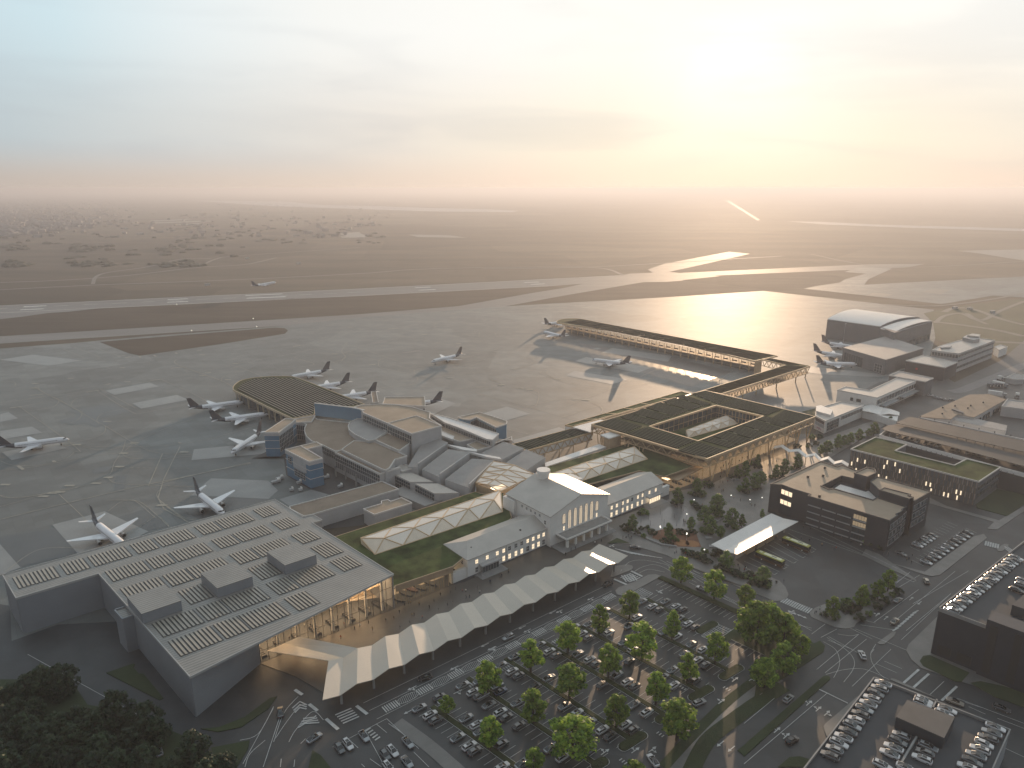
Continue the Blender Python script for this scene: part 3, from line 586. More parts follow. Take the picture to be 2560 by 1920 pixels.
# windows
dirx = EX
litU = {0:1,1:1,2:1,3:1,4:0,5:0,6:0,7:1,8:1,9:1,10:1}; litL = {3:1,4:1,5:1,6:1,7:0,8:1,9:1,10:0}
fx = [(p-672)/1112*42.4-42.6 for p in (790,930,1067,1157,1240,1330,1415,1503,1583,1665,1742)]
for i, x in enumerate(fx):
    window(old, GF(x,LW[2]), EX, 5.2, 7.1, 1.5, m_lit if litU[i] else m_glass, m_white)
    if i not in (1,2): window(old, GF(x,LW[2]), EX, 1.3, 3.7, 1.5, m_lit if litL.get(i,0) else m_glass, m_white)
fx2 = [36.1+(p-1085)/775*42.3 for p in (1102,1175,1240,1316,1380,1441,1517,1581,1675,1763)]
for i, x in enumerate(fx2):
    window(old, GF(x,RW[2]), EX, 5.2, 7.1, 1.5, m_glass if i in (5,) else m_lit, m_white)
    if i not in (8,9): window(old, GF(x,RW[2]), EX, 1.3, 3.7, 1.5, m_lit, m_white)
for y in (6.2, 10, 14): window(old, GF(LW[0],y), -EY, 4.9 if y != 10 else 4.5, 6.8, 1.4, m_glass, m_white)
for x in (-22.8, -10.2, ): 
    p = GF(x, LW[2]-.12); MB().beam(p, p+Vector((0,0,8.3)), .16).build('downpipe', m_steel, old)
for x in (48.2, 63.8):
    p = GF(x, RW[2]-.12); MB().beam(p, p+Vector((0,0,8.3)), .16).build('downpipe', m_steel, old)
for k in range(7):
    x = 8.0+k*3.45; short = k in (0, 6)
    window(old, GF(x,0), EX, 9.2 if short else 5.9, 13.0+(.9 if 0<k<6 else 0), 1.9, m_arch, m_steel, 'arched_window', arch=True)
for x in (8.0, 28.7): window(old, GF(x,0), EX, 5.9, 8.0, 1.1, m_lit, m_white)
for z in (2.2, 6, 10): window(old, GF(0,3.4), -EY, z, z+1.9, 1.3, m_glass, m_white)
for y in (7, 10, 13, 16, 19): window(old, GF(0,y), -EY, 12.4, 13.6, 1.1, m_glass, m_white)
for x in (12, 17.5, 23): window(old, GF(x,0), EX, .8, 4.2, 2.6, m_lit, m_steel)
# portico
MB().prism([GF(3.6,-6.6), GF(31.6,-6.6), GF(31.6,.1), GF(3.6,.1)], 4.7, 5.35).build('portico_roof', m_conc, old)
b = MB(); rim(b, [GF(3.5,-6.7), GF(31.7,-6.7), GF(31.7,0), GF(3.5,0)], 5.2, .75, .35); b.build('portico_parapet', m_white, old)
for k in range(6): p = GF(5.2+k*4.95,-5.4); b = MB(); b.box(p, 1.0, 1.0, 4.72, TH); b.build('portico_column', m_white, old)
for k in range(5): MB().prism([GF(1-k*.2,-9.6+k*.75), GF(33.5+k*.1,-9.6+k*.75), GF(33.5+k*.1,.05), GF(1-k*.2,.05)], k*.16, (k+1)*.16).build('step', m_conc, old)
for (x0, y0) in ((-36.4, LW[2]), (66.6, RW[2])):
    for k in range(6): MB().prism([GF(x0-3.4+k*.45,y0-6.6+k*.8), GF(x0+11.4-k*.3,y0-6.6+k*.8), GF(x0+11.4-k*.3,y0-.15), GF(x0-3.4+k*.45,y0-.15)], k*.15, (k+1)*.15).build('step', m_conc, old)
    curtain(old, GF(x0,y0-1.6), GF(x0+8.4,y0-1.6), .9, 3.9, 6, 1, m_glass if x0 < 0 else m_lit, m_steel, off=.05, name='porch_glazing')
    MB().prism([GF(x0-.6,y0-2.4), GF(x0+9,y0-2.4), GF(x0+9,y0-.02), GF(x0-.6,y0-.02)], 3.95, 4.6).build('porch_roof', m_cwall, old)
b = MB(); b.prism([GF(LW[0]-7.5,LW[2]+.6), GF(LW[0]-.05,LW[2]+.6), GF(LW[0]-.05,LW[2]+2.2), GF(LW[0]-7.5,LW[2]+2.2)], 0, 4.6); b.build('side_wall', m_white, old)
b = MB(); b.prism([GF(RW[1]+.05,RW[2]+.6), GF(RW[1]+6.5,RW[2]+.6), GF(RW[1]+6.5,RW[2]+2.2), GF(RW[1]+.05,RW[2]+2.2)], 0, 5.2); b.build('side_wall', m_white, old)
for x, y in ((-37.5,7),(-33.5,8),(-28,8.4),(-24.5,8.8),(-12,6)): MB().box(GF(x,y,9.4), .6, .6, 1.1, TH).build('roof_vent', m_dark, old)
MB().box(GF(12,8,17), .7, .7, 1.5, TH).build('roof_vent', m_dark, old)
# ------------------------------------------------------------------ older apron concourse: a cluster of stepped roofs
conc = thing('old_concourse', 'cluster of stepped brown roofs with curved edges, ribbon glazing and pale walls', 'terminal', W('F',1200,900))
Fp = lambda s, z: PL('F', s, z); Gp = lambda s, z: PL('G', s, z)
block(conc, Fp('640,614 800,586 842,610 1120,640 1250,600 1500,790 1100,885 1000,897 940,868 880,838 790,806 745,765 728,720 728,690 745,655',11), 11, m_brown)
block(conc, Fp('1255,550 1250,528 1172,500 1230,482 1400,474 1560,480 1700,500 1858,548 1850,600 1960,668 1692,740 1474,645',19), 19, m_tan)
block(conc, Fp('1474,645 1692,740 1960,668 1735,578',19.45), 19.45, m_tan)
block(conc, Fp('1120,668 1135,636 1200,606 1252,602 1470,718 1362,792 1300,802 1180,745 1130,705',14), 14, m_greyroof)
block(conc, Fp('1475,732 1690,812 1640,850 1580,893 1362,795',13.6), 13.6, m_brown)
block(conc, Fp('1060,884 1172,803 1360,815 1650,942 1540,972 1490,1050 1455,1068 1420,1058',12.6), 12.6, m_brown)
block(conc, Fp('1002,908 1060,886 1455,1066 1590,1043 1405,1102',11.2), 11.2, m_brown)
curtain(conc, W('F',1002,908,11.2), W('F',1405,1102,11.2), 6.6, 10.6, 22, 2, m_glass, m_cwall)
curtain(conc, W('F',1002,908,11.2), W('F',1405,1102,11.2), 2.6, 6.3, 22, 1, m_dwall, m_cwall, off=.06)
curtain(conc, W('F',880,838,11), W('F',1000,897,11), 6.2, 10.4, 8, 2, m_glass, m_cwall)
curtain(conc, W('F',728,720,11), W('F',790,806,11), 3, 10.2, 6, 2, m_glass, m_cwall)
curtain(conc, W('F',1255,552,19), W('F',1472,646,19), 13.6, 18.2, 14, 2, m_glass, m_rim)
curtain(conc, W('F',1476,648,19.4), W('F',1690,741,19.4), 13.2, 18.4, 14, 2, m_glass, m_rim)
wp, wq, wr = W('F',818,463,19), W('F',1158,503,19), W('F',1268,527,19)
b = MB(); wall(b, wp, wq, 10.9, 19, .9); b.build('screen_wall', m_blue, conc); b = MB(); wall(b, wq, wr, 10.9, 19, .9); b.build('screen_wall', m_blue, conc)
b = MB(); wall(b, wp, wq, 19, 19.4, 1); wall(b, wq, wr, 19, 19.4, 1); b.build('parapet', m_rim, conc)
block(conc, Fp('622,642 652,606 822,576 790,632',11.6), 11.6, m_tan)
curtain(conc, W('F',622,644,11.6), W('F',740,655,11.6), 1.5, 10.9, 7, 3, m_glass, m_cwall)
# gate towers
def gate_tower(label, top, z, glz, cells):
    t = thing('gate_tower', label, 'tower', v2(W('F', *top[0], z)), 'blue gate towers of the concourse')
    P_ = [W('F', x, y, z) for x, y in top]
    block(t, P_, z, m_tan, m_blue)
    for zb in (z*.35, z*.67): b = MB(); rim(b, P_, zb, .22, .5); b.build('band', m_rim, t)
    b = MB(); rim(b, P_, z-2.0, 1.75, .45); b.build('top_band', m_cwall, t)
    for i, nx in glz: curtain(t, P_[i], P_[i+1], 3, z-2.2, nx, 4, m_glass, m_cwall, off=.3)
    return t
gate_tower('blue gate tower beside the oval pier with a glazed side', [(362,728),(490,728),(612,640),(645,608),(552,604)], 15, [(1, 9)], 0)
gt = gate_tower('blue gate tower with pale notched front nearest the large metal hall', [(553,883),(768,993),(887,963),(690,850)], 15, [], 0)
a_, b_ = W('F',553,883,15), W('F',768,993,15)
curtain(gt, lerp(a_,b_,.36), lerp(a_,b_,.8), 3.2, 7.4, 7, 3, m_glass, m_cwall, off=.33)
q = MB(); wall(q, lerp(a_,b_,.3)+Vector((.2,-.25,0)), lerp(a_,b_,.84)+Vector((.2,-.25,0)), 7.6, 14.6, .3); q.build('pale_front', m_cwall, gt)
curtain(gt, lerp(a_,b_,.12), lerp(a_,b_,.26), 8.5, 12.5, 2, 3, m_glass, m_cwall, off=.33)
block(conc, Fp('690,850 835,815 885,846 742,880',14), 14, m_tan)
b = MB(); q = W('F',1010,1130,0); 
for px, py in ((1010,1130),(1195,1215),(1100,1150)): p = W('F',px,py,0); b = MB(); b.tube(p, p+Vector((0,0,7)), .5, .5, 8); b.build('column', m_conc, conc)
# long service building, box and sheds in front
lb = thing('service_building', 'long low grey building with brown flat roof running back from the metal hall', 'building', W('F',1200,1300)); block(lb, Fp('592,1398 1425,1170 1573,1240 802,1468 720,1484 600,1420',7.5), 7.5, m_brown)
sb = thing('plant_box', 'small pale box building with stepped brown roof between service building and green roof', 'building', W('F',1450,1440)); block(sb, Fp('1258,1420 1422,1372 1420,1350 1475,1335 1502,1353 1600,1318 1693,1365 1355,1470',7.2), 7.2, m_tan)
for lab, s, z, fr_ in (('glazed shed with pale tilted roof in front of the concourse, nearer the apron', '1520,1095 1690,1065 1887,1150 1680,1172', 8.2, (0,3)), ('glazed shed with pale tilted roof in front of the concourse, nearer the green roof', '1725,1187 1930,1165 2118,1250 1897,1275', 8.2, (0,3))):
    s_ = thing('glazed_shed', lab, 'shed', W('F',1700,1180), 'glazed sheds before the concourse'); P_ = Fp(s, z)
    b = MB(); b.hexa([v2(p) for p in P_], [Vector((p.x,p.y,z-(1.5 if i in (1,2) else .3))) for i, p in enumerate(P_)]); b.build('wall', m_cwall, s_)
    b = MB(); b.hexa([Vector((p.x,p.y,z-(1.5 if i in (1,2) else .3))) for i, p in enumerate(P_)], [Vector((p.x,p.y,z-(1.2 if i in (1,2) else 0))) for i, p in enumerate(P_)]); b.build('roof', m_wroof, s_)
    curtain(s_, P_[0], P_[3], .5, z-.6, 8, 4, m_glass, m_steel)
block(conc, Fp('1560,1042 1620,1010 1700,1050 1602,1078',8.5), 8.5, m_wroof)
struct('yard_and_shade_patch', [Fp('250,960 380,900 540,960 560,1110 770,1235 960,1290 1250,1235 1200,1140 1010,1060 900,960 700,900',.2), Fp('880,1600 900,1570 1590,1300 1700,1370 1500,1500 1262,1560',.2)], .22, mat('yard_shade_dark', (.045,.045,.047), .7, var=.2))  # first patch paints the shadow beside the gate towers onto the apron
MB_ = thing('service_deck', 'grey service deck between long service building and glazed sheds', 'deck', W('F',1750,1290)); MB().prism(Fp('1560,1240 1690,1160 1730,1190 1900,1290 2118,1252 2164,1230 2164,1270 1810,1388 1700,1340 1575,1290',4.2), 0, 4.2).build('deck', m_greyroof, MB_)
# light stepped roofs between concourse and white terminal
for i, s in enumerate(('-75,1020 98,765 285,838 20,1025', '55,1042 290,900 482,930 215,1118', '262,1135 505,985 700,1000 480,1212')):
    P_ = Gp(s, 10.5-i*.3); b = MB(); z = 10.5-i*.3
    b.hexa([v2(p) for p in P_], [Vector((p.x,p.y,z+(1.6 if k in (1,2) else -.8))) for k, p in enumerate(P_)], 0, 1); b.build('sloped_roof', [m_greyroof, m_cwall], conc)
    b = MB(); wall(b, P_[2], P_[3], z-.5, z+1.4, .6); b.build('upstand', m_cwall, conc)
for s, z in (('230,712 345,757 335,790 225,748',12.2),('280,832 550,878 545,895 420,880',11.6),('455,895 755,948 768,966 640,945',11.2),('690,985 1070,1095 1060,1112 850,1040',11.2)):
    MB().prism(Gp(s, z), z-1.2, z).build('edge_roof', m_shine, conc)
for s, z, m in (('588,897 790,820 972,880 765,962',11.2,m_greyroof),('808,985 992,890 1168,965 985,1058',10.8,m_greyroof)):
    P_ = Gp(s, z); b = MB(); b.hexa([v2(p) for p in P_], [Vector((p.x,p.y,z+(.9 if k in (1,2) else -.9))) for k, p in enumerate(P_)], 0, 1); b.build('sloped_roof', [m, m_cwall], conc)
block(conc, Gp('100,612 140,600 440,740 580,768 392,812 335,792 342,765 232,716 225,672',12), 12, m_tan)
block(conc, Gp('460,840 575,795 692,830 690,850 550,890',11), 11, m_tan)
block(conc, Gp('690,835 862,770 865,800 740,790',11.5), 11.5, m_tan)
block(conc, Gp('130,555 270,588 745,742 690,795 640,790 400,690 260,640',15), 15, m_shine)
curtain(conc, W('G',126,560,15), W('G',262,642,15), 12.2, 14.6, 12, 1, m_glass, m_rim, off=.3); curtain(conc, W('G',270,645,15), W('G',672,800,15), 12.2, 14.6, 26, 1, m_glass, m_rim, off=.3)
rt = thing('gate_stub', 'small blue ended gate building with tan roof on the far side of the concourse', 'building', W('G',700,650)); block(rt, Gp('382,590 572,547 820,626 815,652 724,682 545,592 490,612 432,607',12), 12, m_tan, m_blue)
curtain(rt, W('G',490,614,12), W('G',545,594,12), 2, 11, 4, 3, m_glass, m_cwall); curtain(rt, W('G',547,594,12), W('G',724,684,12), 2, 11, 12, 2, m_glass, m_cwall)
rt = thing('gate_stub', 'long narrow gate building with glazed front at the far edge of the concourse', 'building', W('F',1600,440)); block(rt, Fp('1432,470 1452,412 1808,405 1815,488 1790,490 1520,475',12), 12, m_tan)
curtain(rt, W('F',1530,478,12), W('F',1812,490,12), 3, 10.5, 14, 1, m_glass, m_cwall)
jb = thing('jet_bridge', 'short narrow jet bridge with open roof rim beside the oval pier', 'jet bridge', W('F',1360,420)); block(jb, Fp('1327,360 1372,357 1392,455 1342,460',8), 8, m_brown, z0=3)
MB().box(W('F',1350,400,0), 1, 1, 3).build('support', m_conc, jb); MB().box(W('F',1365,450,0), 1, 1, 3).build('support', m_conc, jb)
# glazed atrium behind the white terminal
at = thing('glass_atrium', 'large glazed atrium roof with timber frame behind the gabled white hall', 'atrium', W('G',800,1150))
A_ = [W('G',537,1182,9.5), W('G',755,1262,9.5), W('G',1075,1107,11), W('G',700,985,12.5)]
rd0, rd1 = lerp(A_[0],A_[1],.55)+Vector((0,0,1.2)), lerp(A_[3],A_[2],.5)+Vector((0,0,2.2))
b = MB(); b.face([A_[0], lerp(A_[0],A_[1],.5)+Vector((0,0,1.5)), lerp(A_[3],A_[2],.5)+Vector((0,0,1.5)), A_[3]]); b.face([lerp(A_[0],A_[1],.5)+Vector((0,0,1.5)), A_[1], A_[2], lerp(A_[3],A_[2],.5)+Vector((0,0,1.5))]); b.build('glass_roof', m_opal, at)
f = MB(); mr = lambda s, t: bil(A_, s, t)+Vector((0,0,1.5*(1-abs(2*s-1))+.08))
for k in range(5):
    t0, t1 = k/4, (k+1)/4
    for s0, s1 in ((0,.5),(.5,1)):
        f.beam(mr(s0,t0), mr(s1,t0), .35)
        if k < 4: f.beam(mr(s0,t0), mr(s1,t1), .3); 
        if k < 4: f.beam(mr(s0,t0), mr(s0,t1), .35)
    if k < 4: f.beam(mr(1,t0), mr(1,t1), .35)
f.build('frame', m_timber, at)
b = MB(); wall(b, A_[0], A_[1], 0, 9.4, .3); wall(b, A_[1], A_[2], 0, 9.4, .3); wall(b, A_[0], A_[3], 0, 9.4, .3); b.build('wall', m_timber, at)
MB().prism([v2(p) for p in A_], 4.9, 5.1).build('floor', m_floor, at)
c_ = bil(A_,.5,.4); lamps(at, [(Vector((c_.x,c_.y,6.2)), 8, 3)])
# ------------------------------------------------------------------ oval timber pier
pier = thing('oval_pier', 'oval ended timber pier with dark louvred roof and v shaped columns', 'pier', W('F',500,400))
PZ = 10
op_ = arc(Fp('620,600 400,497 200,397 100,350 82,330 95,298 140,264 200,245 270,233 340,227 420,221 500,219 600,221 660,234 760,270',PZ), 4)+Fp('1265,470 1170,492 1100,495 820,464 818,560',PZ)
op_ = [v2(p) for p in op_]
pc = sum(op_, Vector((0,0,0)))/len(op_)
ins = lambda k: [pc+(p-pc)*k for p in op_]
MB().prism(op_, PZ-.5, PZ).build('roof', m_sedumb, pier)
b = MB(); rim(b, op_, PZ-1.3, 1.55, .5); b.build('fascia', mat('pale_timber', (.46,.37,.25), .6, var=.1), pier)
m_louv = stripes('louvre_panels', (.006,.007,.006), (.27,.265,.235), R(39.2-90+4), 2.4, .66, 1, spec=0)
lp = [pc+(p-pc)*.93 for p in op_]
MB().prism(Fp('160,290 250,250 460,232 495,243 585,240 650,245 1240,470 1090,488 820,458 800,565 640,590 120,342',PZ), PZ, PZ+.35).build('louvre_field', m_louv, pier)
gi = ins(.86); b = MB()
for p, q in list(zip(gi, gi[1:]))[:52]: wall(b, p, q, .2, PZ-1.2, .2)
b.build('glazing', m_glass, pier)
MB().prism(gi, 0.05, .2).build('floor', m_floor, pier)
gi = ins(.93)
acc = 0
for p, q in list(zip(gi, gi[1:]))[:52]:
    d = (q-p).length; acc += d
    if acc > 8.5:
        acc = 0; n = (q-p).normalized(); vcolumn(pier, p, p-n*1.6+Vector((0,0,PZ-.6)), p+n*1.6+Vector((0,0,PZ-.6)), .4, m=MATS['pale_timber'])
# ------------------------------------------------------------------ new timber terminal: square ring roof on zig-zag girders
nt_ = thing('timber_terminal', 'square timber terminal with courtyard, zigzag girders and louvred green roof', 'terminal', W('H',1130,1190,15.5))
TZ = 15.5
tq = [W('H',245,925,TZ), W('H',1130,1190,TZ), W('H',1960,865,TZ), W('H',1115,665,TZ)]
cq = [W('H',685,940,TZ), W('H',1060,1052,TZ), W('H',1562,862,TZ), W('H',1200,778,TZ)]
for i in range(4):
    j = (i+1)%4; b = MB(); b.prism([tq[i], tq[j], cq[j], cq[i]], TZ-.7, TZ); b.build('roof', m_sedumb, nt_)
b = MB(); rim(b, tq, TZ-1.0, 1.25, .55); b.build('roof_edge', m_timber, nt_)
b = MB(); rim(b, cq, TZ-1.0, 1.2, .5); b.build('courtyard_edge', m_timber, nt_)
lang = math.atan2((tq[1]-tq[0]).y, (tq[1]-tq[0]).x)
m_lv = stripes('louvre_rows', (.006,.009,.005), (.20,.21,.17), lang, 2.1, .80, 1, spec=0)
m_lv2 = stripes('brown_louvre_rows', (.011,.011,.006), (.03,.028,.016), lang, 1.9, .6, 1, spec=0)
def arr(pts, m, root, h=.35): MB().prism(pts, TZ, TZ+h).build('louvre_field', m, root)
for s in ('262,928 412,880 628,940 500,990', '515,995 665,950 1040,1055 890,1110', '905,1130 1065,1062 1270,1125 1112,1183', '455,875 530,845 745,905 690,930','545,843 640,805 850,868 765,895', '660,800 770,757 975,825 870,862', '790,755 880,722 1085,790 995,820','890,715 940,700 1165,770 1100,785', '1010,692 1115,668 1325,722 1215,770', '1235,775 1340,725 1700,812 1590,855','1625,880 1730,815 1945,865 1795,922'): arr(PL('H', s, TZ), m_lv, nt_)
for s in ('1095,1050 1165,1022 1360,1085 1300,1105', '1175,1018 1275,980 1470,1045 1370,1080','1290,975 1385,937 1580,1000 1480,1040','1400,932 1500,893 1690,955 1595,993','1515,888 1580,865 1785,925 1705,945'): arr(PL('H', s, TZ), m_lv, nt_)
# girders
gb = 10.4
def inset(p, q, k): d = (q-p).normalized(); return Vector((-d.y, d.x, 0))*k
b = MB(); n = inset(tq[0], tq[1], 1.0); truss(b, lerp(tq[0],tq[1],.01)+n, lerp(tq[0],tq[1],.99)+n, gb, TZ-1.2, 11, .5); b.build('girder', m_timber, nt_)
# front girder: solid timber triangles hanging between struts
n = inset(tq[1], tq[2], 1.0); P0, P1 = tq[1]+n, tq[2]+n; NB = 15; up = lambda k, z: Vector((k.x, k.y, z))
f = MB(); f.beam(up(P0,gb), up(P1,gb), .55); f.beam(up(P0,TZ-1.1), up(P1,TZ-1.1), .5)
t = MB(); thick = n.normalized()*.35
for k in range(NB):
    a, m_, c = lerp(P0,P1,k/NB), lerp(P0,P1,(k+.5)/NB), lerp(P0,P1,(k+1)/NB)
    f.beam(up(a,TZ-1), up(m_,gb), .45); f.beam(up(m_,gb), up(c,TZ-1), .45)
    q = [up(a,TZ-1), up(c,TZ-1), up(m_,gb+.2)]; t.mesh([p-thick*.2 for p in q]+[p+thick*.8 for p in q], [(0,2,1),(3,4,5),(0,1,4,3),(1,2,5,4),(2,0,3,5)])
f.build('girder', m_timber, nt_); t.build('timber_facet', m_timberd, nt_)
for e0, e1, nn in ((tq[2], tq[3], 11), (tq[3], tq[0], 15)):
    n = inset(e0, e1, 1.0); b = MB(); truss(b, e0+n, e1+n, gb, TZ-1.2, nn, .45); b.build('girder', m_timber, nt_)
# glazing walls set back, floors, ceiling light
iq = [bil(tq, s, u) for s, u in ((.06,.03),(.92,.06),(.92,.95),(.06,.95))]
gz = MB()
for i in range(4): wall(gz, iq[i], iq[(i+1)%4], .1, gb, .08)
gz.build('glazing', m_clear, nt_)
b = MB()
for i in range(4):
    for k in range(17): p = lerp(iq[i], iq[(i+1)%4], k/16); b.beam(up(p,.1), up(p,gb), .16)
    b.beam(up(iq[i],5.5), up(iq[(i+1)%4],5.5), .16)
b.build('mullion_grid', m_timber, nt_)
MB().prism(iq, .02, .16).build('floor', m_floor, nt_)
MB().prism([bil(tq,s,u) for s,u in ((.25,.10),(.62,.10),(.62,.9),(.25,.9))], .2, 6.6).build('core', m_warmwall, nt_)
oq = [bil(tq,s,u) for s,u in ((.05,.02),(.94,.05),(.94,.96),(.05,.96))]
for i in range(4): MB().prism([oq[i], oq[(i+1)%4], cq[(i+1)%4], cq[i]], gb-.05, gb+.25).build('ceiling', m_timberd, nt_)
lamps(nt_, [(bil(tq, s, .115+k*.098)+Vector((0,0,gb-.2-TZ)), 8, 4.2) for k in range(9) for s in (.74, .88)])
dq = [lerp(p, sum(cq, Vector((0,0,0)))/4, -.02) for p in cq]
b = MB()
for i in range(4): wall(b, dq[i], dq[(i+1)%4], 7.0, TZ-.75, .2)
b.build('courtyard_glazing', m_glass, nt_)
b = MB()
for i in range(4):
    for k in range(1, 14): p = lerp(dq[i], dq[(i+1)%4], k/14); c = (sum(cq, Vector((0,0,0)))/4-p).normalized()*.25; b.beam(up(p+c,7.1), up(p+c,TZ-.8), .18)
    b.beam(up(dq[i],7.2), up(dq[(i+1)%4],7.2), .2)
b.build('mullion_grid', m_timber, nt_)
MB().prism(dq, 6.7, 7.1).build('courtyard_floor', m_sedum, nt_)
ccol = [W('H',1160,1372,0), W('H',1282,1330,0), W('H',1602,1160,0), W('H',1730,1110,0), W('H',1812,1090,0), W('H',1893,1066,0), W('H',1450,1245,0)]
for c in ccol: vcolumn(nt_, c, up(c-EX*3.0-EY*.5,gb), up(c+EX*3.0-EY*.5,gb), .5)
for k in range(4): c = lerp(tq[0], tq[1], .1+k*.13)+EY*2; vcolumn(nt_, up(c,0), up(c-EY*1.5,gb), up(c+EY*1.5,gb), .45)
# stair box and white roofs at the corner
MB().prism(PL('H','310,1005 375,1032 480,1000 410,975',14.2), 13.6, 14.2).build('lift_roof', m_shine, nt_); MB().prism(PL('H','340,1010 385,1030 470,1003 410,985',14.2), 0, 13.58).build('lift_box', m_timberd, nt_)
skylight('faceted skylight standing in the courtyard of the timber terminal', (W('H',985,1030,7.1), W('H',1368,920,7.1)), (W('H',1000,990,9.5), W('H',1340,880,9.5)), (W('H',968,970,10), W('H',1287,852,10)), 5, .3)
skylight('faceted skylight in the green roof between white terminal and timber terminal', (W('G',1345,1215,GRZ), W('G',2088,966,GRZ)), (W('G',1370,1115,11.4), W('G',2030,905,11.4)), (W('G',1215,1100,11), W('G',1968,853,11)), 5, .4)
# planted roof between the two terminals
lk = thing('link_building', 'low building with planted green roof between white terminal and timber terminal', 'terminal', W('H',700,1250))
lr = PL('G', '1120,1075 1090,1062 1170,1040 1920,822', GRZ)+PL('H','560,1070 1025,1245 800,1325 610,1280 180,1395 -60,1300', GRZ)
MB().prism(lr, GRZ-.5, GRZ).build('roof', m_sedum, lk)
b = MB(); rim(b, lr, GRZ-.6, .68, .35); b.build('fascia', m_timberd, lk)
MB().prism(PL('G','1168,1035 1160,1000 1650,830 1715,855',8.7), 7.5, 8.7).build('white_roof', m_shine, lk)
s0, s1 = W('H',805,1330,5.4), W('H',1100,1260,5.4)
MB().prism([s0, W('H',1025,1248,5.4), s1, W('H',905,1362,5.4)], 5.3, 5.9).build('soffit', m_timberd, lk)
f0, f1 = W('H',845,1442,0), W('H',1060,1365,0); nn = Vector((-(f1-f0).y, (f1-f0).x, 0)).normalized()
b = MB(); wall(b, f0, f1, .1, 5.3, .06); b.build('glazing', m_clear, lk)
b = MB()
for k in range(9): p = lerp(f0, f1, k/8); b.beam(p, p+Vector((0,0,5.3)), .15)
b.build('mullion_grid', m_timber, lk)
MB().prism([f0, f1, f1+nn*12, f0+nn*12], .02, .16).build('floor', m_floor, lk)
b = MB(); wall(b, f0+nn*12, f1+nn*12, 0, 5.3, .3); b.build('inner_wall', m_warmwall, lk)
lamps(lk, [(lerp(f0, f1, (k+.5)/4)+nn*5+Vector((0,0,5.1)), 4, 4) for k in range(4)], None, m_lamp3)
for k in range(3):
    p = lerp(f0, f1, .2+.3*k)+nn*5; c = thing('baggage_belt', 'dark oval baggage belt behind glass near the square, %s from the white terminal' % ('first','second','third')[k], 'baggage belt', p, 'baggage belts behind the glass')
    b = MB(); b.prism([p+EX*(math.cos(a)*1.1)+EY*(math.sin(a)*3.4) for a in [i*math.pi/8 for i in range(16)]], .15, .8); b.build('belt', m_dark, c)
MB().prism([W('G',1168,1030,0), W('G',1700,880,0), W('H',560,1100,0), W('H',1020,1290,0), W('H',800,1370,0), W('H',620,1300,0), W('H',180,1430,0), W('H',-60,1340,0)], 0, .03).build('base', m_conc, lk)
# connector wing with louvred roof, and the raised strip behind
cw = thing('connector_wing', 'timber connector wing with dark louvred roof and white zigzag girder, left of the square roof', 'wing', W('G',1300,900))
CZ = 10.5; P_ = PL('G','868,832 1440,682 1592,722 1000,890',CZ)
MB().prism(P_, CZ-.5, CZ).build('roof', m_sedumb, cw); b = MB(); rim(b, P_, CZ-.6, .8, .4); b.build('roof_edge', m_timber, cw)
for s in ('890,830 1080,780 1215,815 1010,880','1100,776 1270,732 1400,766 1230,812','1285,728 1435,690 1570,724 1415,762'): MB().prism(PL('G', s, CZ), CZ, CZ+.3).build('louvre_field', m_lv, cw)
b = MB(); truss(b, P_[3], P_[2], 5.8, CZ-.6, 9, .45); b.build('girder', m_timber, cw); b = MB(); n = inset(P_[3], P_[2], .8); wall(b, P_[3]+n, P_[2]+n, 5.6, CZ-.55, .2); b.build('girder_glazing', m_white, cw)
MB().prism([P_[0], P_[1], P_[2]+n, P_[3]+n], 5.2, 5.6).build('floor', m_timberd, cw)
for k in range(5):
    p = lerp(P_[3], P_[2], .05+.22*k)+n; b = MB(); b.beam(up(p,0), up(p,5.3), .5); b.build('column', m_timber, cw)
    p = lerp(P_[0], P_[1], .05+.22*k)-n; b = MB(); b.beam(up(p,0), up(p,5.3), .5); b.build('column', m_timber, cw)
rs = thing('rear_wing', 'long narrow wing with planted roof on the apron side of the square roof', 'wing', W('H',500,800))
P_ = PL('H','40,930 930,672 1000,690 1010,705 840,742 300,890 110,945',12)
MB().prism(P_, 11.5, 12).build('roof', m_sedum, rs); b = MB(); rim(b, P_, 11.3, 1, .4); b.build('roof_edge', m_timber, rs)
b = MB()
for a, c in (((190,888),(350,882)),((345,840),(470,845)),((490,800),(600,812)),((620,762),(720,778)),((760,722),(870,732)),((110,935),(900,715))): b.beam(W('H',*a,12.1), W('H',*c,12.1), .5, .3)
b.build('roof_grid', m_timber, rs)
b = MB()
for i in range(len(P_)): wall(b, P_[i], P_[(i+1)%len(P_)], 6.5, 11.4, .2)
b.build('wall', m_white, rs)
MB().prism(PL('H','100,945 310,888 345,893 240,925 235,985',12.6), 12.1, 12.6).build('white_roof', m_shine, rs); MB().prism(PL('H','835,742 1000,690 1010,692 880,735',12.6), 12.1, 12.6).build('white_roof', m_shine, rs)
for k in range(6): p = lerp(W('H',60,925,12), W('H',930,685,12), k/5); b = MB(); b.beam(up(p,0), up(p,6.6), .5); b.build('column', m_timber, rs)
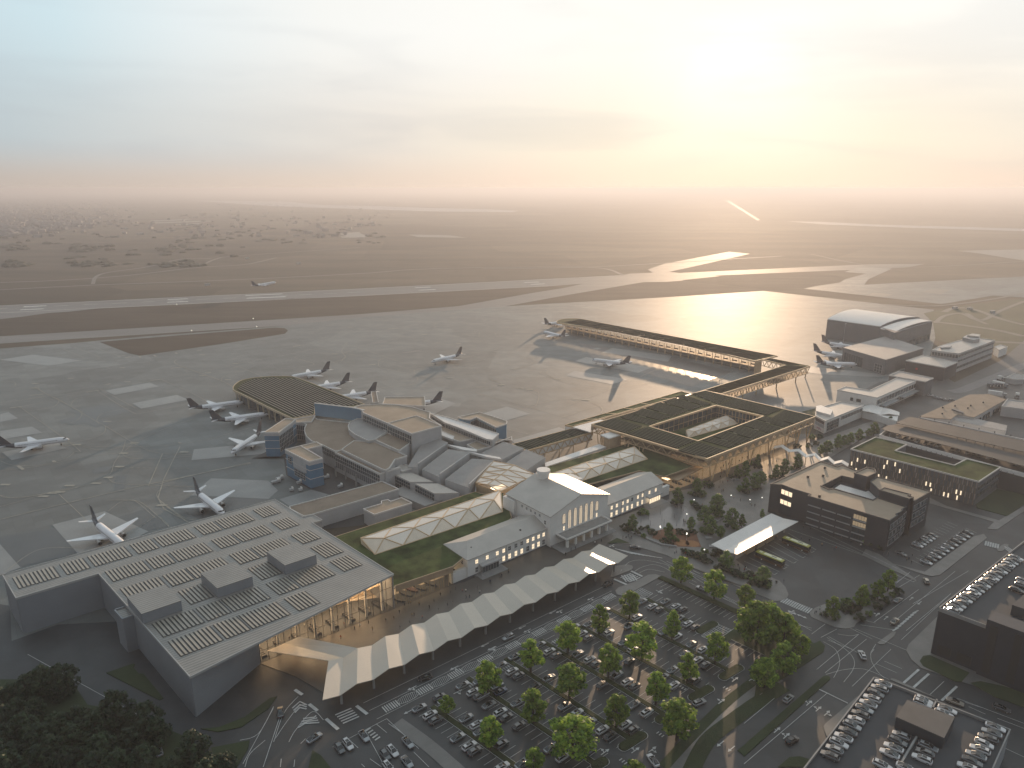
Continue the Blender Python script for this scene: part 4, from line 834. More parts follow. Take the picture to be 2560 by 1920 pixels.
# bridge to the far pier
br = thing('footbridge_wing', 'raised timber bridge wing with zigzag sides leading to the far pier', 'bridge', W('H',1500,600))
BZ = 13.5; P_ = PL('H','1010,692 1600,510 1732,470 1555,425 1612,415 1920,477 1240,690 1115,666',BZ)
MB().prism(P_, BZ-.5, BZ).build('roof', m_sedumb, br); b = MB(); rim(b, P_, BZ-.7, .9, .4); b.build('roof_edge', m_timber, br)
def strips(q, n, m, root, z):
    for k in range(n): MB().prism([bil(q, (k+.05)/n, .08), bil(q, (k+.95)/n, .08), bil(q, (k+.95)/n, .92), bil(q, (k+.05)/n, .92)], z, z+.25).build('louvre_field', m, root)
strips(PL('H','1100,665 1740,470 1905,482 1240,690',BZ)[:4], 7, m_lv2, br, BZ); strips(PL('H','1560,425 1750,470 1850,465 1615,418',BZ), 2, m_lv2, br, BZ)
a_, c_ = W('H',1245,692,BZ), W('H',1920,479,BZ)
b = MB(); truss(b, a_, c_, 8.2, BZ-.6, 17, .45); b.build('girder', m_timber, br); n = inset(a_, c_, .9); b = MB(); wall(b, a_+n, c_+n, 8, BZ-.6, .1); b.build('girder_glazing', m_clear, br)
a2, c2 = W('H',1012,692,BZ), W('H',1735,470,BZ); b = MB(); truss(b, a2, c2, 8.2, BZ-.6, 17, .45); b.build('girder', m_timber, br)
MB().prism([a_+n, c_+n, c2, a2], 7.7, 8.1).build('floor', m_timberd, br)
c3 = W('H',1557,426,BZ); c4 = W('H',1732,471,BZ); b = MB(); truss(b, c3, c4, 8.2, BZ-.6, 5, .45); b.build('girder', m_timber, br)
for px, py in ((1505,697),(1660,650),(1808,605),(1883,570),(1400,730)): p = W('H',px,py,0); b = MB(); b.beam(p, p+Vector((0,0,7.9)), .7); b.build('column', m_timber, br)
# far pier
fp_ = thing('far_pier', 'long round ended timber pier with olive roof on the far apron edge', 'pier', W('H',800,250))
QZ = 11.5
P_ = arc(PL('H','600,228 200,175 0,148 -25,138 -15,126 20,116 70,112 130,112 190,119 300,142',QZ), 3)+PL('H','1670,397 1497,437',QZ)
P_ = [v2(p) for p in P_]
MB().prism(P_, QZ-.5, QZ).build('roof', m_sedumb, fp_); b = MB(); rim(b, P_, QZ-1.1, 1.25, .5); b.build('roof_edge', m_timber, fp_)
ax0, ax1, ay0, ay1 = W('H',20,140,QZ), W('H',1490,430,QZ), W('H',160,116,QZ), W('H',1655,396,QZ)
q_ = [ax0, ax1, ay1, ay0]
for k in range(9):
    for (u0, u1) in ((.06,.48),(.53,.94)): MB().prism([bil(q_,(k+.04)/9,u0), bil(q_,(k+.96)/9,u0), bil(q_,(k+.96)/9,u1), bil(q_,(k+.04)/9,u1)], QZ, QZ+.3).build('louvre_field', m_lv2, fp_)
n = inset(ax0, ax1, 3.5); a_, c_ = ax0+n, ax1+n
b = MB(); wall(b, a_, c_, 5.2, QZ-1.1, .1); b.build('upper_glazing', m_clear, fp_)
b = MB(); wall(b, a_+n*.4, c_+n*.4, .1, 4.8, .1); b.build('lower_glazing', m_clear, fp_)
b = MB(); wall(b, a_+n*2.2, c_+n*2.2, 0, 4.7, .3); b.build('rear_wall', m_cwall, fp_)
MB().prism([a_-n*.3, c_-n*.3, c_+n*2.6, a_+n*2.6], 4.7, 5.15).build('floor', m_timberd, fp_)
for k in range(26):
    p = lerp(ax0, ax1, (k+.5)/26)+n*.25; vcolumn(fp_, up(p,0), up(p-(ax1-ax0).normalized()*1.7,QZ-.6), up(p+(ax1-ax0).normalized()*1.7,QZ-.6), .4)
    for z_ in (6.6, 3.0):
        b = MB(); b.box(up(p+n*.5+(ax1-ax0).normalized()*2.5,z_), 4.2, .5, 1.0, math.atan2((ax1-ax0).y,(ax1-ax0).x)); b.build('balcony_screen', m_dwall, fp_)
MB().prism(PL('H','1497,440 1550,432 1552,440 1500,450',QZ-1.2), 0, QZ-1.2).build('end_block', m_timber, fp_)
# ------------------------------------------------------------------ buildings right of the terminals
m_char = mat('charcoal_cladding', (.030,.034,.045), .55, var=.12, scale=.2)
m_char2 = mat('dark_deck', (.038,.043,.05), .7, var=.15, scale=.15)
Vp = lambda s, z: PL('V', s, z); Ip = lambda s, z: PL('I', s, z)
OZ = 14.7
of = thing('charcoal_office', 'dark charcoal office block with tan roof, recessed white terrace and ribbon windows', 'office', W('V',1570,900,OZ))
P_ = Vp('-80,398 615,80 850,155 905,130 1130,215 1400,290 1430,600 1800,712 1735,745 1755,775 1680,830 1570,900 480,560 240,460 80,402', OZ)
block(of, Vp('-75,395 80,402 240,462 480,535 440,556 1570,900 1680,832 1660,810 1750,770 1740,745 1805,712 1420,590 1430,560 1340,615 790,455 740,470 620,420 905,278 1075,320 1130,215 905,130 850,155 615,80', OZ), OZ, m_tan, m_char, capm=m_char2)
MB().prism(Vp('740,472 905,276 1080,322 1420,520 1420,580 1340,618 790,458', 11.9), 0, 11.9).build('terrace_base', m_char, of)
MB().prism(Vp('800,455 890,392 1240,495 1270,480 1420,525 1415,568 1340,617', 12.6), 11.9, 12.6).build('terrace_roof', m_shine, of)
block(of, Vp('1085,243 1260,165 1365,190 1380,240 1260,296', 18.5), 18.5, m_tan, m_char, capm=m_char2)
block(of, Vp('1305,362 1405,296 2140,498 1905,632 1890,590 1840,600 1430,478', 17.2), 17.2, m_tan, m_char, capm=m_char2)
block(of, Vp('1435,477 1500,445 1860,538 1825,555 1895,578 1840,600', 17.9), 17.9, m_tan, m_char, capm=m_char2)
fa, fb = W('V',450,556,OZ), W('V',1570,900,OZ)
m_offw = mat('office_window', (.10,.09,.08), .12, var=.5, scale=.35, emit=(1,.74,.45), estr=.22)
m_sill = mat('window_sill', (.30,.31,.32), .5, var=.08)
for k, (u0, u1) in enumerate(((.01,.175),(.2,.37),(.39,.56),(.585,.745))):
    for j, (z0, z1) in enumerate(((11.0,13.2),(7.7,9.9),(4.6,6.6),(1.6,3.6))):
        p, q = lerp(fa,fb,u0), lerp(fa,fb,u1)
        curtain(of, p, q, z0, z1, 5, 1, m_offw if j < 2 else m_glass, m_dark, off=.1, fw=.1, name='window')
        d = (q-p).normalized(); n = Vector((d.y,-d.x,0)); b = MB(); wall(b, p+n*.3, q+n*.3, z0-.55, z0-.05, .5); b.build('sill', m_sill, of)
wa, wb = W('V',80,402,OZ), W('V',240,462,OZ)
for z0, z1, g in ((10.4,12.9,m_lit),(8.2,10.0,m_dark),(5.4,7.8,m_lit)): curtain(of, lerp(wa,wb,.02), lerp(wa,wb,.98), z0, z1, 3, 1, g, m_dark, off=.1, name='window')
for pts, nx in (((1590,895,1680,832),1),((1690,820,1750,776),1),((1760,760,1806,714),1),((1912,632,2000,582),1),((2010,578,2095,525),1)):
    z_ = OZ if pts[0] < 1900 else 17.2; p, q = W('V',pts[0],pts[1],z_), W('V',pts[2],pts[3],z_)
    for z0 in ((2.6,6.4,10.3) if z_ < 16 else (4.6,8.6,12.6)): curtain(of, p, q, z0, z0+2.6, 2, 1, m_glass, m_sill, off=.12, fw=.18, name='window')
for x, y in ((440,300),(650,285),(600,570),(675,175)): p = W('V',x,y,OZ); MB().box(p, .9, .9, 1.2, TH).build('roof_vent', m_dark, of)
# slatted building with planted roof
sl = thing('slatted_building', 'office with planted roof and facade of staggered brown and pale vertical slats', 'office', W('I',1738,1378,13)); SZ = 13
block(sl, Ip('793,1136 975,1048 1205,1102 1118,1148 1558,1256 1650,1210 1900,1270 1738,1378', SZ), SZ, m_sedum, m_dwall)
sa, sb = W('I',793,1136,SZ), W('I',1738,1378,SZ); d = (sb-sa).normalized(); n = Vector((d.y,-d.x,0)); Ls = (sb-sa).length
fins = [MB(), MB(), MB()]; rnd = random.Random(3); fm = (mat('brown_slat',(.17,.135,.11),.6,var=.1), mat('pale_slat',(.30,.26,.22),.6,var=.1), m_lit)
for r_ in range(4):
    z0 = .6+r_*3.0; N_ = 62
    for k in range(N_):
        p = sa+d*(Ls*(k+.25*(r_%2)+.2)/N_)+n*.22; c = rnd.random(); w_ = Ls/N_
        if (k+r_) % 2: fins[0].box(Vector((p.x,p.y,z0)), w_*.55, .3, 2.95, math.atan2(d.y,d.x))
        elif c < .55: fins[1].box(Vector((p.x,p.y,z0)), w_*.5, .26, 2.95, math.atan2(d.y,d.x))
        elif c < .70: fins[2].box(Vector((p.x,p.y,z0+.4)), w_*.6, .1, 2.2, math.atan2(d.y,d.x))
for b, nm, m in zip(fins, ('slat_screen','slat_screen','lit_window'), fm): o = b.build(nm, m, sl); o['kind'] = 'stuff'
curtain(sl, W('I',1738,1378,SZ), W('I',1900,1270,SZ), 4, 6.4, 8, 1, m_glass, m_dwall, name='window'); curtain(sl, W('I',1738,1378,SZ), W('I',1900,1270,SZ), 8, 10.4, 8, 1, m_glass, m_dwall, name='window')
# long parking structure with solar roofs
ps = thing('solar_carpark', 'long white walled parking deck covered by two dark solar panel roofs', 'parking deck', W('I',1500,1150)); DZ = 9.5
P_ = Ip('1008,1060 1130,950 1230,900 1310,905 2260,1110 2260,1400 2074,1345', DZ)
MB().prism(P_, 0, DZ).build('deck', m_char2, ps)
b = MB(); a1, a2, a3 = W('I',1005,1027,11.6), W('I',2074,1312,11.6), W('I',2360,1388,11.6); wall(b, a1, a3, 0, 11.6, .4); wall(b, a1, W('I',1100,958,11.6), 8.5, 11.6, .4); b.build('wall', m_white, ps)
for x, y in ((1238,1128),(1275,1137),(1313,1147),(1352,1157),(1390,1166),(1428,1174),(1468,1184),(1508,1195),(1548,1203),(1590,1214),(1930,1290),(1970,1302),(2012,1312)):
    p = lerp(a1, a2, (x-1005)/1069); n2 = Vector(((a2-a1).y,-(a2-a1).x,0)).normalized(); b = MB(); b.box(v2(p)+n2*.3+Vector((0,0,9.0)), .25, .2, 1.1, TH-math.pi/2); b.build('wall_light', m_dark, ps)
pvang = math.atan2((a2-a1).y,(a2-a1).x); m_sol = stripes('solar_panels', (.055,.052,.05), (.10,.09,.08), pvang, 1.7, .8, .6, (.13,.12,.105), 1.1, spec=.2)
for s, z in (('1125,938 1228,893 2074,1072 2330,1128 2330,1200 2040,1147', 14.5), ('1022,985 1062,958 1130,950 2074,1182 2330,1245 2330,1325 2074,1260 1330,1062 1100,1010', 13.2)):
    q = Ip(s, z); b = MB(); b.prism(q, z-.3, z); b.build('solar_roof', m_sol, ps)
    for k in range(9): p = lerp(lerp(q[0],q[-1],.5), lerp(q[2],q[3] if len(q)==6 else q[4],.5), .04+k*.11); b = MB(); b.beam(Vector((p.x,p.y,DZ)), Vector((p.x,p.y,z-.3)), .35); b.build('post', m_steel, ps)
# brown L-shaped building and low white sheds behind
bb = thing('brown_roof_building', 'low building with wide brown ridged roof beyond the solar parking deck', 'building', W('Y',1300,1000)); Yp = lambda s, z: PL('Y', s, z)
P_ = Yp('600,1115 1370,775 1680,770 1935,850 1450,1125 1190,1080 1090,1155 900,1140', 7)
MB().prism(P_, 0, 6.6).build('wall', m_cwall, bb); MB().prism(P_, 6.6, 7).build('roof', m_brown, bb)
b = MB(); b.prism(Yp('1100,995 1130,985 1290,1042 1280,1058', 7.9), 6.9, 7.9).build('roof_upstand', m_dwall, bb)
for x, y in ((965,985),(955,1078),(1153,960),(1350,993),(1395,955),(1585,905)): MB().box(W('Y',x,y,7), .8, .8, 1, TH).build('roof_vent', m_dark, bb)
for p_, q_ in (((1470,1118),(1560,1068)),((1600,1045),(1700,985)),((1750,960),(1850,905))): curtain(bb, W('Y',*p_,7), W('Y',*q_,7), .3, 4.5, 2, 1, m_glass, m_dwall, name='gate')
b2 = thing('white_shed', 'long low white roofed shed beside the brown roofed building', 'shed', W('Y',1500,1230)); block(b2, Yp('1100,1160 1190,1082 1955,1250 1930,1330 1850,1320', 5.5), 5.5, m_greyroof, m_white, cap=False)
b2 = thing('white_wall', 'white parapet wall with posts behind the solar parking deck', 'wall', W('Y',1300,1250)); b = MB(); wall(b, W('Y',620,1125,10), W('Y',2260,1470,10), 0, 10, .5); b.build('panel', m_white, b2)
for k in range(8): p = lerp(W('Y',620,1125,10), W('Y',2260,1470,10), k/7); b = MB(); b.beam(p-Vector((0,0,1)), p+Vector((0,0,1)), .35); b.build('post', m_dark, b2)
b2 = thing('grey_shed', 'grey shed with sloping roof at the right edge beyond the dark yard', 'shed', W('Y',2050,930)); block(b2, Yp('1870,960 1960,850 2260,890 2260,1010', 7), 7, m_greyroof, m_cwall)
b2 = thing('grey_shed', 'small low grey shed with flat roof beyond the parked trucks', 'shed', W('Y',2050,520)); block(b2, Yp('1930,520 2080,450 2215,480 2215,545 2080,550', 4), 4, m_greyroof, m_cwall)
# white offices on the apron edge
wo = thing('white_office', 'long white office with flat roof, glazed side and two small canopies', 'office', W('I',985,752)); 
block(wo, Ip('692,697 752,673 932,702 1150,600 1282,626 985,755', 11), 11, m_wroof, m_white)
wa, wb = W('I',987,755,11), W('I',1280,627,11); curtain(wo, wa, wb, 5.6, 9.4, 14, 1, m_glass, m_white); curtain(wo, wa, wb, .8, 4.2, 14, 1, m_glass, m_white)
for x, y in ((805,765),(857,770)): p = W('I',x,y,8); window(wo, lerp(W('I',692,697,11), W('I',985,755,11), (x-690)/295), (W('I',985,755,11)-W('I',692,697,11)), 5.4, 7.6, 3 if x > 830 else 1.8, m_glass, m_dark)
dwn = (wb-wa).normalized(); nn2 = Vector((dwn.y,-dwn.x,0))
for u0, u1 in ((.08,.42),(.55,.95)): p, q = lerp(wa,wb,u0), lerp(wa,wb,u1); MB().prism([p+nn2*.2, q+nn2*.2, q+nn2*4.2, p+nn2*4.2], 4.4, 4.7).build('canopy', m_steel, wo); MB().beam(v2(p+nn2*4)+Vector((0,0,0)), v2(p+nn2*4)+Vector((0,0,4.4)), .25).build('canopy_post', m_steel, wo)
b2 = thing('grey_box', 'plain dark grey box building at the end of the long white office', 'building', W('I',1340,700)); block(b2, Ip('1075,590 1150,558 1402,610 1342,636', 11.5), 11.5, m_greyroof, m_dwall)
an = thing('white_annex', 'two storey white annex with billboards on its end wall beside the timber terminal', 'office', W('I',700,850))
block(an, Ip('530,890 535,835 718,785 885,812 602,928', 8.5), 8.5, m_wroof, m_white)
MB().prism(Ip('535,850 535,815 570,808 660,845 640,880', 10), 8.4, 10).build('roof_box', m_shine, an)
wa, wb = W('I',604,928,8.5), W('I',884,813,8.5); curtain(an, lerp(wa,wb,.4), lerp(wa,wb,.98), 4.8, 7.4, 14, 1, m_glass, m_white); curtain(an, lerp(wa,wb,.05), lerp(wa,wb,.35), 1, 7, 6, 3, m_glass, m_steel)
ba, bc = W('I',530,890,8.5), W('I',602,928,8.5); dd = (bc-ba).normalized(); nb = Vector((dd.y,-dd.x,0))
for z0, z1, cc, nm in ((5.9,7.9,(.06,.05,.055),'billboard'),(3.4,5.6,(.34,.36,.40),'billboard'),(.9,3.1,(.55,.54,.56),'billboard')):
    p, q = lerp(ba,bc,.06), lerp(ba,bc,.94); b = MB(); wall(b, p+nb*.25, q+nb*.25, z0, z1, .18); bo = b.build(nm, mat('board_%d' % int(z0*10), cc, .5, var=.3, scale=.6), an)
def text(s, size, p, d, m, root, z):
    cu = bpy.data.curves.new('lettering', 'FONT'); cu.body = s; cu.size = size; cu.extrude = .02; cu.align_x = 'CENTER'; cu.align_y = 'CENTER'
    o = bpy.data.objects.new('lettering', cu); COL.objects.link(o); d = v2(d).normalized()
    o.matrix_world = Matrix.Translation(Vector((p.x,p.y,z))) @ Matrix(((d.x,0,d.y,0),(d.y,0,-d.x,0),(0,1,0,0),(0,0,0,1)))
    dg = bpy.context.evaluated_depsgraph_get(); me = bpy.data.meshes.new_from_object(o.evaluated_get(dg)); mw = o.matrix_world.copy(); bpy.data.objects.remove(o)
    o = bpy.data.objects.new('lettering', me); COL.objects.link(o); me.transform(mw); me.transform(Matrix.Translation(-Vector(root.location))); me.materials.append(m); o.parent = root; return o
text('OPTION', 1.3, lerp(ba,bc,.5)+nb*.37, dd, mat('letter_magenta', (.35,.03,.12), .5, var=0), an, 2.0)
zg = thing('folded_annex', 'small white single storey annex with folded roof behind the row of trees', 'building', W('I',1000,880))
q = Ip('880,822 925,802 1150,862 1140,925 1105,905 1010,880 870,850', 5.5)
MB().prism(Ip('880,830 930,808 1145,868 1135,925 1010,885 880,852', 5), 0, 4.8).build('wall', m_white, zg)
z5 = [W('I',870,850,5), W('I',925,858,6.2), W('I',1010,880,5), W('I',1075,872,6.4), W('I',1150,885,5)]; z6 = [W('I',890,815,5), W('I',940,802,6.2), W('I',1030,826,5), W('I',1090,838,6.4), W('I',1152,860,5)]
for k in range(4): b = MB(); b.hexa([z5[k]-dz, z5[k+1]-dz, z6[k+1]-dz, z6[k]-dz], [z5[k], z5[k+1], z6[k+1], z6[k]]); b.build('roof_plate', m_shine, zg)
# hangars
h1 = thing('vaulted_hangar', 'large grey hangar with two curved vault roofs beyond the parked planes', 'hangar', W('I',1000,250))
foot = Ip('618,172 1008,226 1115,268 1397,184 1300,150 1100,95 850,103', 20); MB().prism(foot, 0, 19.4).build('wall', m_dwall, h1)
A0, A1, B0, B1 = W('I',618,170,20), W('I',1008,224,20), W('I',850,100,20), W('I',1300,158,20)
def vault(p0, p1, q0, q1, h, n, m):
    up_ = lambda a, c, t: lerp(a, c, t)+Vector((0,0,h*math.sin(math.pi*t)**.8)) if 0 < t < 1 else lerp(a, c, t)
    b = MB(); th_ = Vector((0,0,.5))
    for k in range(n):
        a, c, e, g = up_(p0,q0,k/n), up_(p1,q1,k/n), up_(p1,q1,(k+1)/n), up_(p0,q0,(k+1)/n); b.hexa([x-th_ for x in (a,c,e,g)], [a,c,e,g])
    b.build('vault_roof', m, h1, smooth=False)
    w_ = MB()
    for P0_, P1_ in ((p0,q0),(p1,q1)):
        for k in range(n):
            a, c = up_(P0_,P1_,k/n), up_(P0_,P1_,(k+1)/n); w_.face([v2(a)+Vector((0,0,19.3)), v2(c)+Vector((0,0,19.3)), c-th_*.5, a-th_*.5])
    w_.build('gable_wall', m_dwall, h1)
vault(A0, A1, B0, B1, 3.4, 12, m_shine); vault(W('I',1010,240,19), W('I',1117,266,19), W('I',1302,168,19), W('I',1397,184,19), 2.4, 10, m_shine)
curtain(h1, W('I',1120,268,20), W('I',1390,188,20), .2, 7, 10, 1, m_glass, m_dwall, name='hangar_door')
h2 = thing('dark_hangar', 'low dark hangar with a sloping grey roof over the parked planes', 'hangar', W('I',1050,450))
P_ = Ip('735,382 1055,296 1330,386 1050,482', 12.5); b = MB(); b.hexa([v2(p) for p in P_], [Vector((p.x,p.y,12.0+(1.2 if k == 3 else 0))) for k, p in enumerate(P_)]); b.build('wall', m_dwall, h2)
b = MB(); b.hexa([Vector((p.x,p.y,12.0+(1.2 if k == 3 else 0))) for k, p in enumerate(P_)], [Vector((p.x,p.y,12.5+(1.2 if k == 3 else 0))) for k, p in enumerate(P_)]); b.build('roof', m_greyroof, h2)
curtain(h2, lerp(P_[0],P_[3],.05), lerp(P_[0],P_[3],.5), .2, 9, 8, 1, m_glass, m_dwall, name='hangar_door'); curtain(h2, lerp(P_[0],P_[3],.78), lerp(P_[0],P_[3],.95), 1, 8, 3, 3, m_glass, m_cwall)
ob = thing('dark_shed', 'dark box hall with pale roof and small red mark next to the long grey office', 'hall', W('I',1485,540)); block(ob, Ip('1200,480 1328,440 1582,492 1487,532', 11.4), 11.4, m_wroof, m_char)
b = MB(); p = lerp(W('I',1200,480,11.4), W('I',1487,532,11.4), .30); b.box(v2(p)+Vector((.25,-.4,5.5)), 2.0, .2, 1.6, math.radians(-35)); b.build('red_sign', mat('red_sign_paint', (.5,.03,.03), .5, var=0), ob)
lo = thing('grey_office', 'long grey three storey office with top floor glazing and roof machinery', 'office', W('I',1590,430)); 
block(lo, Ip('1393,402 1450,372 1640,318 1700,308 1856,330 1590,428', 16.5), 16.5, m_wroof, m_cwall)
wa, wb = W('I',1592,428,16.5), W('I',1855,331,16.5); 
curtain(lo, wa, wb, 13.2, 15.6, 26, 1, m_glass, m_rim); curtain(lo, W('I',1394,403,16.5), W('I',1590,428,16.5), 12.4, 15.4, 9, 1, m_glass, m_rim); curtain(lo, wa, wb, 8.8, 10.8, 26, 1, m_glass, m_cwall); curtain(lo, wa, wb, 3, 5.5, 26, 1, m_glass, m_cwall)
MB().prism(Ip('1620,306 1655,287 1750,295 1745,318 1700,325', 19.5), 16.4, 19.5).build('roof_box', m_steel, lo); MB().prism(Ip('1655,290 1690,278 1752,285 1740,300', 21), 19.5, 21).build('roof_box', m_wroof, lo); MB().prism(Ip('1450,372 1500,358 1540,362 1530,378 1460,382', 18), 16.4, 18).build('roof_box', m_steel, lo)
b2 = thing('small_house', 'small pale flat roofed house at the far end of the long grey office', 'house', W('I',1890,400)); block(b2, Ip('1855,378 1900,362 1952,378 1890,402', 7), 7, m_wroof, m_white)
# multi-storey car parks
dk = thing('parking_tower', 'tall dark parking block with roof deck of cars and slotted stair tower', 'parking deck', W('U',470,870,17.8)); KZ = 17
c0 = W('U',470,870,17.8); u1 = (v2(W('U',1397,145,17.8))-v2(c0)).normalized(); u2 = (v2(W('U',985,1060,17.8))-v2(c0)).normalized(); kf = Frame(c0, u1, u2)
P_ = [kf(0,0), kf(120,0), kf(120,75), kf(0,75)]
MB().prism(P_, 0, KZ-.05).build('wall', m_char, dk); MB().prism(P_, KZ-.05, KZ+.05).build('deck', m_char2, dk); b = MB(); rim(b, P_, KZ-.4, 1.3, .35); b.build('parapet', m_conc, dk)
L2 = (v2(W('U',985,1060,17.8))-v2(c0)).length
for y0, y1, z0, z1 in ((L2*.12,L2*.42,1.4,4.6),(L2*.55,L2*.85,1.4,4.6)): b = MB(); wall(b, kf(-.1,y0), kf(-.1,y1), z0, z1, .3); b.build('opening', m_dark, dk)
MB().prism([kf(-1.2,L2+.3), kf(5.5,L2+.3), kf(5.5,L2+13.5), kf(-1.2,L2+13.5)], 0, 20.6).build('stair_tower', m_char, dk)
for y in (L2+1.4, L2+8): b = MB(); wall(b, kf(-1.3,y), kf(-1.3,y+2.2), 2, 19, .3); b.build('slot_window', m_dark, dk)
MB().prism([kf(14,L2+2), kf(45,L2+2), kf(45,L2+16), kf(14,L2+16)], KZ, KZ+3.6).build('roof_shed', m_char2, dk)
d2 = thing('parking_deck', 'parking deck with packed rows of cars around a dark stair box, lower right corner', 'parking deck', W('T',735,205,9)); K2 = 9
e0 = W('T',735,205,K2+.9); w1 = (v2(W('T',2075,722,K2+.9))-v2(e0)).normalized(); w2 = (v2(W('T',40,1106,K2+.9))-v2(e0)).normalized(); df = Frame(e0, w1, w2); L1 = (v2(W('T',2075,722,K2+.9))-v2(e0)).length
P_ = [df(0,0), df(L1,0), df(L1,75), df(0,75)]
MB().prism(P_, 0, K2-.05).build('wall', mat('pale_concrete', (.30,.32,.33), .7, var=.1), d2); MB().prism(P_, K2-.05, K2+.05).build('deck', m_char2, d2); b = MB(); rim(b, P_, K2-.4, 1.3, .35); b.build('parapet', m_conc, d2)
bx_ = [W('T',950,600,K2+3.6), W('T',1060,432,K2+3.6), W('T',1530,600,K2+3.6), W('T',1425,810,K2+3.6)]
MB().prism(bx_, K2, K2+3.3).build('stair_box', m_char2, d2); MB().prism(bx_, K2+3.3, K2+3.6).build('stair_box_roof', mat('deck_box_roof', (.075,.075,.075), .7, var=.15), d2)
b = MB(); wall(b, W('T',1150,810,K2+.3), W('T',960,1130,K2+.3), K2, K2+.9, .5); b.build('divider', m_conc, d2); b = MB(); wall(b, W('T',1350,440,K2+.3), W('T',1310,520,K2+.3), K2, K2+.9, .4); b.build('divider', m_conc, d2)
# bus station canopy
bs = thing('bus_canopy', 'white folded canopy of the bus station shining in the sun', 'canopy', W('B2',1000,400))
z_ = 5.4; q = [W('B2',480,375,z_+.6), W('B2',1210,-15,z_+.6), W('V',-380+140,0,0)]
c1, c2, c3, c4, c5, c6 = W('B2',480,375,6.2), W('B2',680,470,5.2), W('B2',880,528,6.0), W('V',310,905,6.0), W('V',105,862,5.2), W('V',-65,792,6.2)
for a_, c_, e_, g_ in ((c1,c2,c5,c6),(c2,c3,c4,c5)): b = MB(); b.hexa([x-dz for x in (a_,c_,e_,g_)], [a_,c_,e_,g_]); b.build('roof_plate', m_shine, bs)
for k in range(5): p = lerp(lerp(c2,c5,.08+.21*k), lerp(c3,c4,.08+.21*k), .4); b = MB(); b.beam(v2(p), v2(p)+Vector((0,0,5.4)), .5); b.build('post', m_conc, bs)
b = MB(); p0, p1 = lerp(c2,c5,.25), lerp(c2,c5,.75); 
for k in range(3): c_ = lerp(p0,p1,(k+.5)/3); MB().box(v2(c_)-EY*2+Vector((0,0,0)), 6, 2.6, 3, TH).build('kiosk', m_timberd, bs)
lamps(bs, [(v2(lerp(lerp(c2,c5,.2+.3*k), lerp(c3,c4,.2+.3*k), .3))+Vector((0,0,4.7)), 3, .8) for k in range(3)])
# zig-zag walkway canopy from the timber terminal to the square
wk = thing('walkway_canopy', 'thin white zigzag walkway canopy between timber terminal and charcoal office', 'canopy', W('R',1900,480))
za = [W('R',1612,450,6),W('R',1700,425,7),W('R',1745,470,6),W('R',1880,430,7),W('R',1920,510,6),W('R',2050,490,7),W('R',2085,570,6),W('R',2180,540,7),W('V',570,10,6)]
za = [W('I',215,1128,6),W('I',275,1118,6.4),W('I',330,1155,6),W('I',400,1150,6.4),W('I',455,1195,6),W('I',520,1180,6.4),W('I',565,1222,6),W('I',620,1205,6.4),W('I',665,1245,6),W('I',720,1232,6.4),W('I',770,1262,6)]
for k in range(10):
    a_, c_ = za[k], za[k+1]; o_ = Vector((EX.x,EX.y,0))*4.2+EY*1.5; b = MB(); b.hexa([x-dz for x in (a_,c_,c_+o_,a_+o_)], [a_,c_,c_+o_,a_+o_]); b.build('roof_plate', m_white, wk)
    if k % 2 == 0: b = MB(); b.beam(v2(a_)+o_*.5, v2(a_)+o_*.5+Vector((0,0,5.7)), .3); b.build('post', m_timber, wk)
# ------------------------------------------------------------------ landside ground: asphalt, paving, planting, paint
far = [Vector(p) for p in ((900,330,0),(500,-60,0),(-300,-60,0),(-360,150,0))]
struct('road_surface', [PL('A','-300,640 60,700')+[hall_f(-4,24), hall_f(10,23), hall_f(60,60)]+PL('B','900,640 Q:400,1000 Q:1100,640 R:100,950 H:1500,1000 H:1960,1000 I:560,900 I:680,800 I:1000,640 I:1420,560 I:1560,640 I:1900,480 I:2074,330 I:2900,150')+far], .15, m_asph)
WK = .2
def pave(f, s, m, th=.14, name='pavement', z=WK, smooth=0):
    p = PL(f, s); 
    if smooth: p = arc(p+[p[0]], smooth)[:-1]
    o = struct(name, [p], z, m, th); return o
TOP = WK+.14
pave('B', '120,1045 915,722 1265,578 1335,560 P:1100,560 P:1790,245 P:1850,270 Q:320,1170 Q:1100,900 Q:1180,1010 C:760,335 C:640,410 1659,682 520,1232 330,1122', m_fore, name='forecourt')
pave('C', '745,200 1120,70 R:190,1060 R:690,975 R:880,890 H:1250,1340 H:1620,1190 H:1890,1085 H:1970,1060 I:600,1050 I:900,945 I:1010,915 I:1040,960 I:640,1200 I:560,1230 I:205,1400 I:180,1600 D:160,160 B2:1560,180 B2:1250,380 B2:850,620 B2:1030,745 B2:1180,830 B2:1380,880 B2:1530,945 B2:1620,1040 B2:1665,1150 B2:1640,1210 B2:1560,1250 B2:1450,1255 B2:930,1050 B2:650,930 B2:400,830 B2:100,705 C:1380,530 C:1100,400 C:960,360 C:880,335 C:800,330 C:770,320 Q:1180,1005 Q:1090,900', m_walk, name='plaza_paving')
pave('D', '385,745 420,715 480,690 570,730 600,760 890,590 920,600 935,625 665,805 650,830 600,838 540,830 400,770', m_walk)
pave('D', '840,440 1070,500 1120,465 1360,290 1420,275 1440,300 1160,520 1110,527 1060,515', m_walk)
pave('D', '960,965 975,930 1140,770 1400,560 1500,600 1659,700 1659,1230 1330,1165 1050,1072 990,1020', m_walk)
pave('D', '720,365 800,395 1020,545 1010,552 860,480 700,400', m_walk)
pave('T', '232,700 250,675 560,412 600,400 735,225 300,800 262,800 240,740', m_walk); pave('T', '885,240 905,228 940,235 1300,400 1330,420 1100,330', m_walk)
pave('S', '435,345 470,310 640,250 800,170 880,163 950,187 905,207 600,372 500,402 455,390', m_walk); pave('S', '420,75 560,55 620,68 632,95 610,118 400,200 380,190', m_walk)
